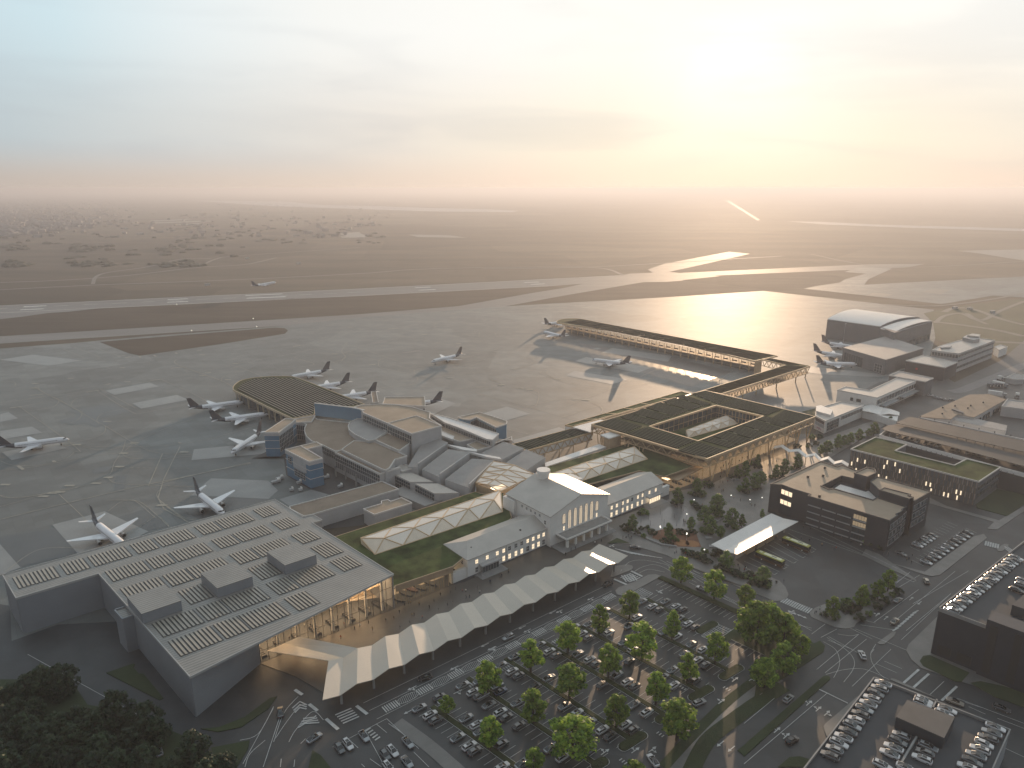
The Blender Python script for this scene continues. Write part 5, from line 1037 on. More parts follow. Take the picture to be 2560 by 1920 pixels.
pave('D', '790,920 880,855 900,855 890,880 830,930 800,930', m_walk); pave('U', '1100,245 1150,195 1190,178 1228,185 1215,215 1160,260 1115,262', m_walk)
pave('D', '1100,60 1200,110 1510,195 1659,110 1659,140 1500,250 1440,245 1480,205 1100,95', m_walk)
for f, s, wd, nm in (('C','1165,1690 1270,1495 1470,1320 1659,1175 1760,1120',5.0,'footpath'),('M','-60,790 500,1200 1100,1720',4.2,'footpath')):
    struct(nm, ribbon(arc(PL(f, s), 6), wd), .24, m_walk)
struct('side_road', ribbon(arc(PL('Y','1080,735 1250,715 1500,620 2260,310'), 5), 9), .24, mat('worn_road', (.13,.13,.13), .6, var=.15))
# circles and joints in the square
struct('fountain_court', [arc(PL('Q','1500,720 1800,690 1960,590 2100,560 2212,640 2212,880 2000,925 1800,930 1520,880 1440,800 1500,720'), 4)], TOP+.03, mat('wet_paving', (.17,.17,.17), .22, var=.12, scale=.2))
struct('play_surface', [PL('C','1035,262 1110,240 1275,262 1312,355 1170,352 1020,300')], TOP+.05, mat('rubber_play', (.17,.075,.04), .8, var=.25, scale=.3))
for x, y in ((1200,330),(1258,335)): struct('play_circle', [[W('C',x,y)+Vector((math.cos(a)*3,math.sin(a)*3,0)) for a in [i*math.pi/8 for i in range(16)]]], TOP+.08, mat('play_orange', (.28,.13,.05), .8, var=.15))
# grass and planting beds
m_hedge = mat('low_hedge', (.03,.04,.012), .95, var=.5, scale=.8, bump=.8, bscale=3)
def grass(f, s, m=None, z=.18, th=.16, name='lawn'): o = struct(name, [PL(f, s)], z, m or m_grass, th); return o
grass('S', '905,207 950,187 1912,622 1900,662 1885,662', m_hedge, th=.5, name='hedge_strip')
grass('S', '1605,865 1897,670 1930,640 D:0,735 D:310,868 D:415,925 D:450,908 D:480,940 D:470,975 D:220,1140 D:60,1250 2000,1320 2100,1070 1720,888 1640,935')
for f, s, wd in (('C','1085,1659 1240,1490 1460,1275 1659,1120',3.0),('C','1245,1690 1345,1505 1510,1370 1659,1265 1800,1180',4.5)): struct('verge', ribbon(arc(PL(f, s), 6), wd), .27, m_grass)
for f, s in (('D','0,1530 30,1500 470,1120 505,1118 510,1137 40,1560 0,1595 C:1550,1578 C:1525,1560 C:1640,1470'),('D','200,1659 270,1600 330,1595 385,1612 360,1659'),('D','1040,1030 1060,1000 1100,995 1335,1100 1290,1152 1250,1150 1060,1060'),('D','1340,1160 1400,1150 1540,1180 1700,1230 1700,1320 1480,1240'),
    ('A','630,1100 790,1045 800,1050 790,1070 825,1105 850,1105 970,1250 945,1262'),('A','1190,1432 1300,1422 1450,1362 1600,1250 1642,1240 1590,1312 1430,1422 1290,1450'),('A','1250,1545 1480,1500 1470,1550 1410,1650 1290,1690'),('B','400,1690 430,1560 480,1590 560,1690'),('Q','1090,1105 1230,1032 1412,1105 1250,1100'),
    ('A','-200,1140 420,1140 520,1290 760,1330 1100,1480 1260,1659 1240,1800 -200,1800'),('D','1370,90 1500,10 1659,40 1700,70 1560,170 1380,122'),('I','430,860 530,835 530,885 520,890')): grass(f, s, z=.2, th=.2)
# parking lot: planted strips, kerbs and stalls
A_ax, B_ax = (W('S',1600,1240)-W('S',350,545)).normalized(), EX
strips_px = [('985,660','1325,845'),('752,715','1480,1088'),('556,805','1300,1207'),('360,905','1100,1352'),('150,1015','890,1492'),('-72,1130','690,1645'),('-282,1300','260,1690')]
paint = []; 
def line(p, q, w=.13): paint.extend(ribbon([p, q], w))
T_ends = {0:('1290,862','1400,800'),1:('1425,1135','1550,1060'),2:('1243,1258','1375,1183'),3:('1045,1395','1105,1352'),4:('830,1552','980,1458'),5:('665,1665','755,1612')}
for i, (a, c) in enumerate(strips_px):
    p, q = PL('C', a)[0], PL('C', c)[0]; d = (q-p).normalized(); n = Vector((-d.y, d.x, 0))
    struct('planted_strip', [[p-n*.8, q-n*.8, q+n*.8, p+n*.8]], .18, m_hedge, .35)
    for s in (-1, 1): line(p+n*s*1.0, q+n*s*1.0, .16)
    N_ = int((q-p).length/2.47)
    for k in range(N_+1):
        c_ = p+d*(k*2.47+1)
        for s in (-1, 1): line(c_+B_ax*s*1.3, c_+B_ax*s*5.6)
    if i in T_ends:
        e, g = [PL('C', t)[0] for t in T_ends[i]]; dd = (g-e).normalized(); m = Vector((-dd.y, dd.x, 0)); r = 1.5
        rr = [e+dd*r+(m*math.cos(t)-dd*math.sin(t))*r for t in [k*math.pi/8 for k in range(9)]]+[g-dd*r+(-m*math.cos(t)+dd*math.sin(t))*r for t in [k*math.pi/8 for k in range(9)]]
        struct('planted_strip', [rr], .18, m_hedge, .4); ce = sum(rr, Vector((0,0,0)))/len(rr)
        for k in range(len(rr)): line(ce+(rr[k]-ce)*1.06, ce+(rr[(k+1)%len(rr)]-ce)*1.06, .16)
h0, h1 = W('S',940,222), W('S',1890,665)
line(h0, h1, .16)
for k in range(18): p = lerp(h0, h1, (k+.8)/19); line(p-B_ax*.4, p-B_ax*5)
line(W('S',1890,668), W('S',1605,862), .16); line(W('S',1718,888), W('S',2092,1066), .16); line(W('S',1640,930), W('S',1718,888), .16)
for k in range(5): p = lerp(W('S',1718,888), W('S',2092,1066), (k+.9)/5.5); line(p-B_ax*.3, p-B_ax*4.6)
# hatched no-parking fields
for f, q in (('S','625,370 720,318 850,378 780,425 690,432'),('S','1385,848 1570,718 1718,782 1608,862 1460,885')):
    q = PL(f, q); c = sum(q, Vector((0,0,0)))/len(q)
    for k in range(len(q)): line(q[k], q[(k+1)%len(q)], .2)
    for k in range(7):
        for (a, b_, c_, d_) in ((q[0],q[1],q[4],q[2]),(q[0],q[4],q[1],q[2])): line(lerp(a,b_,k/6), lerp(c_,d_,k/6) if False else lerp(q[4] if a is q[0] and b_ is q[1] else q[1], q[2] if True else d_, k/6), .18)
# zebra and ribbed islands along the drop-off lane
z0, z1 = W('B',895,1298), W('C',785,640); zd = (z1-z0).normalized(); zn = Vector((-zd.y, zd.x, 0)); ZL = (z1-z0).length; per = ZL/8.15
for k in range(9):
    c = z0+zd*per*k
    for j in range(7): a = c+zd*(j-3)*.75; paint.extend(ribbon([a-zn*1.5, a+zn*1.5], .38))
    if k < 8:
        c2 = c+zd*per*.5; el = [c2+zd*math.cos(t)*3.9+zn*math.sin(t)*1.5 for t in [i*math.pi/12 for i in range(24)]]
        for i in range(24): line(el[i], el[(i+1)%24], .14)
        for j in range(-5, 6):
            h = 1.5*math.sqrt(max(0, 1-(j*.62/3.9)**2)); a = c2+zd*j*.62; line(a-zn*h-zd*.35, a+zn*h+zd*.35, .12)
        if k > 0:
            c3 = c-zn*7.5+zd*2
            for j in range(5): a = c3+zd*(j-2)*.9; paint.extend(ribbon([a-zn*.9, a+zn*.9], .36))
for s in (-2.1, 6.5, 2.4): line(z0-zd*6+zn*s, z1+zd*(2 if s > 0 else 0)+zn*s, .13)
def crossing(p, q, n, L, w=.5):
    d = (q-p).normalized(); m = Vector((-d.y, d.x, 0))
    for k in range(n): c = lerp(p, q, (k+.5)/n); paint.extend(ribbon([c-m*L/2, c+m*L/2], w))
crossing(W('S',515,215), W('S',660,195), 5, 5, .6); 
for k in range(5): o = lerp(W('S',490,205), W('S',590,250), k/4); paint.extend(ribbon([o, o+W('S',610,155)-W('S',490,205)], .5))
paint.extend(ribbon([W('S',420,218), W('S',560,280)], 1.0)); paint.extend(ribbon([W('S',610,130), W('S',735,190)], 1.0))
for k in range(5): o = lerp(W('B',565,1350), W('B',610,1400), k/4); paint.extend(ribbon([o, o+W('B',660,1310)-W('B',565,1350)], .5))
paint.extend(ribbon([W('B',510,1372), W('B',582,1435)], 1.0)); paint.extend(ribbon([W('B',690,1295), W('B',755,1345)], 1.0)); paint.extend(ribbon([W('B',325,1200), W('B',370,1230)], 1.)); paint.extend(ribbon([W('B',410,1285), W('B',460,1325)], 1.))
crossing(W('D',225,665), W('D',395,735), 13, 4.2, .55); crossing(W('U',965,170), W('U',1125,210), 6, 5, .7); crossing(W('U',1190,240), W('U',1265,240), 3, 5, .7)
L_ = lambda f, s, w=.15: paint.extend(ribbon(PL(f, s), w))
for s in ('50,660 400,850','400,870 480,810','0,630 290,790','220,790 400,835','455,890 550,840','590,815 760,900','660,840 960,965','690,815 890,845','720,790 780,805','770,800 1035,605','865,815 1250,497','1000,690 1330,495','930,905 1225,630','960,850 1225,630','900,570 980,505','895,565 945,535','920,590 1040,520','880,510 1000,560','830,455 960,520','500,885 690,990','495,905 640,960','430,1080 680,870','480,1100 725,900','640,1180 870,960','435,1195 610,1278','0,1640 490,1222','780,1045 905,1100','830,1030 935,1075','1100,1230 1185,1150','1260,1250 1659,1400','1310,1275 1420,1310','1330,1300 1430,1345','1500,1370 1659,1430','1400,1480 1659,1600','0,1400 180,1250','1000,560 1020,552'): L_('D', s)
for s, w in (('945,1160 1035,1080',.7),('1000,1190 1095,1105',.7),('1170,1265 1260,1180',.7),('435,1192 615,1280',.4)): L_('D', s, w)
for s in ('470,915 540,960 565,1020 560,1070 530,1130','490,890 600,960 650,1020 645,1080 590,1155','750,985 755,1030 790,1090 830,1130','770,960 750,985','485,1110 600,1080 720,1080 860,1140','555,870 630,880 675,872','780,930 750,980'): paint.extend(ribbon(arc(PL('D', s), 6), .15))
for k in range(9): a = lerp(W('D',880,850), W('D',1000,745), k/8); paint.extend(ribbon([a, a+W('D',925,828)-W('D',890,845)], .5))
for s in ('480,150 590,30 760,10 1000,60 1030,100','640,140 720,90 850,58 960,85 1050,135','700,150 800,110 900,125 980,140'): paint.extend(ribbon(arc(PL('S', s), 6), .15))
for s in ('1000,20 1330,170','920,0 1060,75','1250,145 1480,265','1260,170 1440,285','1240,210 1330,255','1600,380 1830,500','1640,410 1760,480','1560,400 1900,560','1300,125 1370,160','1900,430 2212,590','1950,500 2100,580'): L_('S', s)
for s in ('0,985 120,1110','150,800 480,960','200,790 300,835','150,865 240,890','140,970 870,1300','850,1440 900,1480'): L_('B2', s)
for k in range(9): a = lerp(W('C',770,375), W('C',820,330+20), 0)+(W('C',1000,410)-W('C',800,365))*(k/9); L_('C', '%d,%d %d,%d' % (800+k*22, 362+k*5, 905+k*22, 395+k*3), .4)
# bus bays
for k in range(10):
    a, b_ = lerp(W('B2',980,640), W('B2',1660,210), k/9), lerp(W('B2',1450,850), W('B2',2090,470), k/9); line(a, b_, .15)
    if k % 2 == 0 and k < 9: c = lerp(W('B2',1450,850), W('B2',2090,470), (k+.6)/9); line(b_, c, .15)
for s in ('1900,60 V:1830,1640','V:180,1020 V:1380,1445','V:620,1120 V:1500,1500'): L_('B2', s)
# staff car park lines, tower forecourt, small lot
for k in range(14): a = lerp(W('U',150,210), W('U',560,-60), k/13); line(a, a+(W('U',300,280)-W('U',160,215))*.8, .13)
for k in range(16): a = lerp(W('U',300,420), W('U',880,60), k/15); line(a, a-(W('U',400,410)-W('U',270,345)), .13)
for s in ('740,1440 860,1660','1030,1570 1120,1659','810,1405 870,1455','880,1400 960,1455','640,1490 700,1545','550,1540 870,1372','1060,1550 870,1372','770,1610 840,1659','720,1640 740,1659'): L_('B', s)
for k in range(5): a = lerp(W('B',745,1445), W('B',800,1500), k/4); paint.extend(ribbon([a, a+W('B',775,1425)-W('B',745,1445)], .5))
L_('A', '165,990 600,1230 1100,1500'); L_('A','1620,1310 1440,1640',.2); L_('A','1659,1360 1560,1659',.2)
for s in ('200,1510 260,1340 345,1240','290,1510 330,1440 430,1330 495,1380','210,1490 270,1400 350,1300 400,1290','0,1500 110,1460 200,1300','240,1659 245,1610','320,1659 325,1615','360,1520 390,1490','30,1659 60,1580 150,1500'): paint.extend(ribbon(arc(PL('B', s), 5), .2))
for k in range(3): x, y = 330+k*5, 1285+k*20; L_('B', '%d,%d %d,%d %d,%d' % (310+k*8,1310-k*5+k*18,355,1270+k*18,395,1290+k*12), .5)
for k in range(4): L_('B', '%d,%d %d,%d %d,%d' % (345+k*10,1425-k*18,385+k*18,1400-k*12,470-k*6,1395-k*14), .5)
struct('road_marking', paint, .31, m_line)
def glyph(f, x, y, kind=0, rot=0, s=1.0):
    p = W(f, x, y); a = EX if rot == 0 else (A_ax if rot == 1 else -EX); 
    if rot == 3: a = -A_ax
    n = Vector((-a.y, a.x, 0)); out = ribbon([p-a*1.6*s, p+a*.6*s], .28*s); tip = p+a*.6*s
    out.append([tip-n*.55*s, tip+a*1.2*s, tip+n*.55*s] if True else None)
    if kind: q = p-a*.4*s; out += ribbon([q, q+n*kind*.8*s+a*.4*s], .24*s); e = q+n*kind*.8*s+a*.4*s; out.append([e-a*.5*s, e+n*kind*.8*s, e+a*.5*s] if kind < 0 else [e+a*.5*s, e+n*.8*s, e-a*.5*s][::-1])
    return [o for o in out]
gl2 = []
for t in 'C:780,345,1,2 C:470,735,1,2 C:280,850,1,2 C:655,660,1,2 C:75,955,1,2 C:430,740,0,2 C:250,830,0,2 C:30,935,0,2 B:1490,955,1,2 B:1270,1070,1,2 B:1020,1190,1,2 B:1290,1212,-1,0 B:1000,1330,0,2 C:740,1570,1,0 C:920,1560,1,0 C:1020,1555,-1,0 C:1160,1275,1,0 C:1430,1270,1,0 C:1510,1140,1,0 C:1610,1135,-1,0 C:1070,615,0,2 C:1425,1520,0,2 C:1490,1550,0,2 D:440,1315,1,0 D:490,1340,-1,0 D:385,1280,1,0 D:195,1440,1,0 D:250,1475,1,0 D:790,755,1,0 D:840,775,0,0 D:990,660,0,0 D:1040,685,0,2 D:285,740,1,1 D:345,765,0,1 S:920,360,1,1 B2:1720,1440,1,3 B2:1860,1490,0,3'.split():
    f, c = t.split(':'); x, y, k, r = map(int, c.split(',')); gl2 += glyph(f, x, y, k, r)
struct('lane_arrow', gl2, .33, m_line)
struct('lane_bar', [q for t in 'C:1180,1185 C:1440,1190 C:825,1620 C:1045,1460'.split() for j in range(3) for q in ribbon([W('C', *map(int, t[2:].split(',')))+A_ax*j*.9, W('C', *map(int, t[2:].split(',')))+A_ax*j*.9+EX*1.1], .3)], .33, m_line)
# ------------------------------------------------------------------ aircraft
m_pw = mat('aircraft_white', (.70,.70,.71), .3, var=.03, spec=.5, coat=.3)
m_pd = mat('aircraft_dark', (.035,.04,.055), .35, var=.05, coat=.3)
m_eng = mat('engine_metal', (.32,.30,.28), .35, metal=.6, var=.05)
m_black = mat('black_rubber', (.012,.012,.013), .7, var=0)
def make_plane():
    root = thing('airliner', 'x', 'airplane', (0,0,0))
    zc = 3.3
    secs = [(18.2,.05,-.35),(17.7,.55,-.28),(16.8,1.05,-.15),(15.2,1.55,-.02),(13,1.78,0),(6,1.8,0),(0,1.8,0),(-6,1.8,0),(-9.5,1.62,.2),(-13,1.1,.6),(-16.5,.55,1.0),(-18.3,.2,1.25)]
    n = 16; vs, fs, ms = [], [], []
    for x, r, dz_ in secs: vs += [Vector((x, math.cos(2*math.pi*k/n)*r, zc+dz_+math.sin(2*math.pi*k/n)*r)) for k in range(n)]
    b = MB(); b.v = vs
    for i in range(len(secs)-1):
        for k in range(n):
            j = (k+1)%n; b.f.append((i*n+k, i*n+j, (i+1)*n+j, (i+1)*n+k)); xm = (secs[i][0]+secs[i+1][0])/2
            b.m.append(1 if xm < -8.5 or (xm < -5.5 and 9 <= k <= 14) else 0)
    b.f.append(tuple(range(n))[::-1]); b.m.append(0); b.f.append(tuple(range((len(secs)-1)*n, len(secs)*n))); b.m.append(1)
    b.build('fuselage', [m_pw, m_pd], root, smooth=True)
    def slab(pts, t0, t1):
        """wing-like slab: pts = root front, root back, tip back, tip front with thickness root/tip"""
        b = MB(); lo = [Vector(p)-Vector((0,0,t)) for p, t in zip(pts, (t0,t0*.3,t1*.3,t1))]; hi = [Vector(p)+Vector((0,0,t)) for p, t in zip(pts, (t0,t0*.3,t1*.3,t1))]; return b.hexa(lo, hi)
    for s in (-1, 1):
        slab([(4.2,s*1.2,2.3),(-3.2,s*1.2,2.3),(-5.4,s*14.8,3.5),(-3.9,s*14.8,3.5)], .35, .1).build('wing', m_pw, root)
        e = MB(); e.tube((4.6,s*5,1.55),(1.2,s*5,1.75),1.02,.75,14); eo = e.build('engine', m_eng, root)
        i_ = MB(); i_.tube((4.66,s*5,1.55),(4.58,s*5,1.55),.8,.8,14); io = i_.build('intake', m_black, eo)
        p = MB(); p.hexa([(3.2,s*5-.15,2.3),(1.2,s*5-.15,2.3),(1.2,s*5+.15,2.3),(3.2,s*5+.15,2.3)],[(1.5,s*5-.15,2.75),(-1.5,s*5-.15,2.75),(-1.5,s*5+.15,2.75),(1.5,s*5+.15,2.75)]); p.build('pylon', m_pw, root)
        slab([(-13.6,s*.5,4.2),(-16.7,s*.3,4.3),(-18.4,s*5.6,4.9),(-17.2,s*5.6,4.9)], .18, .06).build('tailplane', m_pw, root)
        w = MB(); w.box((-1.2,s*2.2,0), .3, .3, 2.0); w.tube((-1.2,s*2.6,.55),(-1.2,s*1.8,.55),.55,.55,10); w.build('landing_gear', m_black, root)
        wr = MB(); wr.face([(12.2,s*1.795,3.75),(-7.6,s*1.795,3.75),(-7.6,s*1.76,4.0),(12.2,s*1.76,4.0)])
        ww = MB()
        for k in range(26): x = 12-k*.78; ww.face([(x,s*1.79,3.62),(x-.34,s*1.79,3.62),(x-.34,s*1.765,4.02),(x,s*1.765,4.02)])
        ww.build('cabin_window', m_dark, root, recalc=False)
    b = MB(); b.hexa([(-10.8,-.18,4.6),(-17.2,-.12,4.6),(-17.2,.12,4.6),(-10.8,.18,4.6)], [(-16.2,-.1,11.2),(-18.8,-.06,11.2),(-18.8,.06,11.2),(-16.2,.1,11.2)]); b.build('tail_fin', m_pd, root)
    b = MB()
    for s in (-1, 1): b.face([(17.0,s*.12,4.15),(16.2,s*.12,4.62),(15.7,s*1.0,4.5),(16.4,s*.95,4.05)]); b.face([(16.3,s*1.0,4.05),(15.6,s*1.05,4.48),(15.1,s*1.42,4.2),(15.4,s*1.42,3.85)])
    b.build('cockpit_window', m_dark, root, recalc=False)
    b = MB(); b.box((13.6,0,0), .22, .22, 1.9); b.tube((13.6,.35,.4),(13.6,-.35,.4),.4,.4,10); b.build('landing_gear', m_black, root)
    return root
plane0 = make_plane(); first = [True]
def place_plane(f, tx, ty, nx, ny, label, z=0, nose=3.3, group='airliners with dark tails'):
    t, n_ = W(f, tx, ty, z+4.3), W(f, nx, ny, z+nose); d = (v2(n_)-v2(t)); c = (v2(t)+v2(n_))/2
    o = plane0 if first[0] else copy_tree(plane0); first[0] = False
    o.location = (c.x, c.y, z+.22); o.rotation_euler = (0, 0, math.atan2(d.y, d.x)); o['label'] = label; o['group'] = group; return o, d.length
for a in (('A',572,205,705,322,'airliner with dark tail nose towards the large metal hall, nearer the left edge'),('N',640,610,1060,975,'airliner with dark tail nose towards the large metal hall, nearer the gate towers'),
    ('E',40,1090,475,1045,'airliner with dark tail parked alone on a pale pad at the left edge'),('E',1520,790,1805,762,'upper of the two airliners parked nose in along the left side of the oval pier'),('E',1695,885,1990,855,'lower of the two airliners parked nose in along the left side of the oval pier'),
    ('E',1992,990,1800,1130,'airliner with dark blue tail beside the glazed blue gate tower'),('F',905,165,640,222,'farthest airliner behind the right side of the oval pier'),('F',1055,275,815,325,'middle airliner of three behind the right side of the oval pier'),('F',1285,365,1050,412,'airliner nearest the concourse behind the right side of the oval pier'),
    ('F',1860,445,1620,470,'airliner mostly hidden behind the concourse roof, only its dark tail showing'),('K',865,1095,692,1140,'airliner standing alone in the middle of the open apron'),('K',1885,1150,1687,1132,'airliner on pale pads between far pier and square terminal'),
    ('K',1385,910,1520,895,'airliner behind the rounded tip of the far pier, tail to the left'),('K',1500,985,1378,960,'airliner just left of the far pier facing away from it'),
    ('L',905,1150,1215,1157,'nearest of the three airliners parked before the hangars'),('L',928,1075,1150,1115,'middle of the three airliners parked before the hangars'),('L',985,1020,1180,1055,'farthest of the three airliners parked before the hangars')):
    place_plane(*a)
fl, _ = place_plane('J', 1550,668,1700,660,'airliner lifting off just above the distant runway', z=10); fl.rotation_euler[1] = R(-6)
# ------------------------------------------------------------------ cars
def paintmat(n, c, metal=.5, rough=.28): return mat('car_paint_'+n, c, rough, metal=metal, var=0, coat=.6)
PAINT = {'silver': paintmat('silver', (.27,.28,.29)), 'white': paintmat('white', (.50,.50,.50), 0), 'grey': paintmat('grey', (.11,.115,.12)), 'black': paintmat('black', (.018,.019,.021), .2), 'blue': paintmat('blue', (.03,.05,.09)), 'champagne': paintmat('champagne', (.36,.33,.28))}
m_cg = mat('car_glass', (.012,.014,.016), .08, var=0, spec=.7); m_head = mat('headlamp_glass', (.6,.6,.58), .15, var=0); m_tail = mat('tail_lamp', (.25,.01,.01), .25, var=0)
def make_car(kind, color):
    pm = PAINT[color]; root = thing('car', 'x', 'car', (0,0,0))
    H = {'fastback car':1.42,'estate car':1.52,'hatchback car':1.48}[kind]; L2_ = {'fastback car':2.38,'estate car':2.36,'hatchback car':2.2}[kind]
    secs = [(L2_,.42,.66,.62),(L2_-.18,.3,.76,.82),(L2_-.9,.24,.88,.92),(.6,.22,.96,.93),(-.6,.22,.97,.93),(-L2_+.8,.24,1.0,.92),(-L2_+.15,.32,.95,.85),(-L2_,.45,.86,.7)]
    b = MB()
    for x, zb, zt, w in secs: b.v += [Vector(p) for p in ((x,-w*.92,zb),(x,-w,zb+.18),(x,-w,zt-.16),(x,-w*.84,zt),(x,w*.84,zt),(x,w,zt-.16),(x,w,zb+.18),(x,w*.92,zb))]
    for i in range(len(secs)-1):
        for k in range(8): j = (k+1)%8; b.f.append((i*8+k, i*8+j, i*8+8+j, i*8+8+k)); b.m.append(0)
    e = (len(secs)-1)*8; b.f.append(tuple(range(8))); b.m.append(0); b.f.append(tuple(range(e+7, e-1, -1))); b.m.append(0)
    body = b.build('body', pm, root)
    rear = {'fastback car':(-2.05,-.75),'estate car':(-2.2,-1.85),'hatchback car':(-2.1,-1.35)}[kind]
    base = [(1.15,-.8,.93),(1.15,.8,.93),(rear[0],.78,.96),(rear[0],-.78,.96)]; top = [(.15,-.6,H-.05),(.15,.6,H-.05),(rear[1],.58,H-.06),(rear[1],-.58,H-.06)]
    g = MB(); g.hexa(base, top); g.build('window_band', m_cg, root)
    rf = MB(); up_ = Vector((0,0,.06)); rf.hexa([Vector(p) for p in top], [Vector(p)*.98+up_ for p in top]); rf.build('roof', m_cg if kind == 'fastback car' else pm, root)
    if kind == 'estate car':
        q = MB(); q.hexa([(.05,-.42,H+.0),(.05,.42,H+.0),(-1.0,.42,H+.0),(-1.0,-.42,H+.0)],[(.05,-.42,H+.03),(.05,.42,H+.03),(-1.0,.42,H+.03),(-1.0,-.42,H+.03)]); q.build('sunroof', m_cg, root)
    p = MB()
    for s in (-1, 1):
        for a_, c_ in ((0,0),(2,2)): p.beam(Vector(base[a_] if s < 0 else base[1 if a_ == 0 else 2]) if a_ == 0 or s > 0 else Vector(base[3]), Vector(top[a_] if s < 0 else top[1 if a_ == 0 else 2]) if a_ == 0 or s > 0 else Vector(top[3]), .08, .08)
    p.build('pillar', pm, root)
    for x in (1.42, -1.38):
        for s in (-1, 1):
            w = MB(); w.tube((x,s*.95,.34),(x,s*.70,.34),.34,.34,14); wo_ = w.build('wheel', m_black, root)
            r = MB(); r.tube((x,s*.965,.34),(x,s*.94,.34),.2,.2,10); r.build('rim', m_steel, wo_)
    for s in (-1, 1):
        h = MB(); h.box((L2_-.14,s*.55,.58), .16, .36, .13); h.build('headlight', m_head, root)
        t = MB(); t.box((-L2_+.05,s*.58,.68), .14, .32, .13); t.build('tail_light', m_tail, root)
        mi = MB(); mi.box((.85,s*.97,.92), .14, .16, .12); mi.build('mirror', pm, root)
    return root
PROTO = {}
def car_at(p, ang, kind, color, label, group, z=0.):
    k = (kind, color)
    if k not in PROTO: o = PROTO[k] = make_car(kind, color)
    else: o = copy_tree(PROTO[k])
    o.location = (p.x, p.y, z); o.rotation_euler = (0, 0, ang); o['label'] = label; o['group'] = group; return o
ORD = 'first second third fourth fifth sixth seventh eighth ninth tenth eleventh twelfth thirteenth fourteenth fifteenth sixteenth seventeenth eighteenth nineteenth twentieth'.split()
def ordn(i): return ORD[i] if i < 20 else ('twenty '+ORD[i-20] if i < 39 else 'last')
SE = [('fastback car','silver'),('estate car','white'),('hatchback car','grey')]
rc = random.Random(11)
lot = 'C:960,673,0 C:1022,703,1 C:1060,722,2 C:1097,673,0 C:1160,703,1 C:1200,720,2 C:740,728,0 C:645,808,0 C:605,865,1 C:642,888,2 C:560,825,0 C:885,818,0 C:960,842,1 C:930,767,1 C:765,858,1 C:735,835,0 C:850,917,0 C:905,958,1 C:1232,806,1 C:1275,826,2 C:1180,772,0 C:1088,855,0 C:1165,880,1 C:1250,927,0 C:1212,985,0 C:1320,960,1 C:1290,1022,1 C:1335,1050,2 C:1240,1115,0 C:1275,1140,2 C:1138,1080,0 C:1085,1122,0 C:1150,1170,1 C:355,930,0 C:412,970,1 C:450,993,2 C:205,1000,0 C:125,1052,0 C:190,1088,1 C:228,1113,2 C:580,983,0 C:650,1018,1 C:688,1043,2 C:885,1028,2 C:813,1108,0 C:873,1150,1 C:915,1175,2 C:722,1168,2 C:408,1127,0 C:327,1178,2 C:100,1172,0 C:122,1208,3 C:15,1230,0 C:53,1287,0 C:220,1275,0 C:120,1330,1 C:157,1360,2 C:500,1293,0 C:573,1335,1 C:912,1285,0 C:988,1330,1 C:650,1390,0 C:230,1410,2 C:860,1405,1 C:905,1435,2 C:725,1435,1 C:770,1470,2 C:420,1543,0 C:128,1520,2 C:490,1595,1 C:645,1558,2 C:600,1515,0 C:250,1635,0 C:130,1655,1 B:1320,1170,0 B:1383,1210,1 B:1418,1235,2 B:1180,1240,2 B:1063,1305,0 B:1127,1345,1 B:1160,1377,2 B:1340,1365,0 B:1405,1405,1 B:1425,1445,0 B:1290,1480,0 B:1360,1530,1 B:1390,1560,2 B:1420,1145,0'
L = []
for t in lot.split():
    f, c = t.split(':'); x, y, k = map(int, c.split(',')); p = W(f, x, y, .6); L.append((p, k))
o0 = W('C',985,660)
def rowid(p): return round(((o0-p).dot(EX)+ (p-o0).dot(A_ax)*(A_ax.dot(EX)) )/8.0-.45)
ry = {}
for p, k in L: ry.setdefault(rowid(p), []).append((p, k))
rows_sorted = sorted(ry)
for ri, r in enumerate(rows_sorted):
    for ci, (p, k) in enumerate(sorted(ry[r], key=lambda t: -t[0].dot(EY))):
        kind, color = SE[k] if k < 3 else ('fastback car','blue')
        car_at(p, TH, kind, color, '%s %s in the %s row of the open car park, %s from the canopy' % (color, kind, ordn(ri), ordn(ci)), 'cars parked in the open car park', z=.16)
def singles(lst, grp):
    for f, x, y, hx, hy, kind, color, label in lst:
        p, q = W(f, x, y, .6), W(f, hx, hy, .6); d = q-p; car_at(p, math.atan2(d.y, d.x), kind, color, label, grp, z=.16)
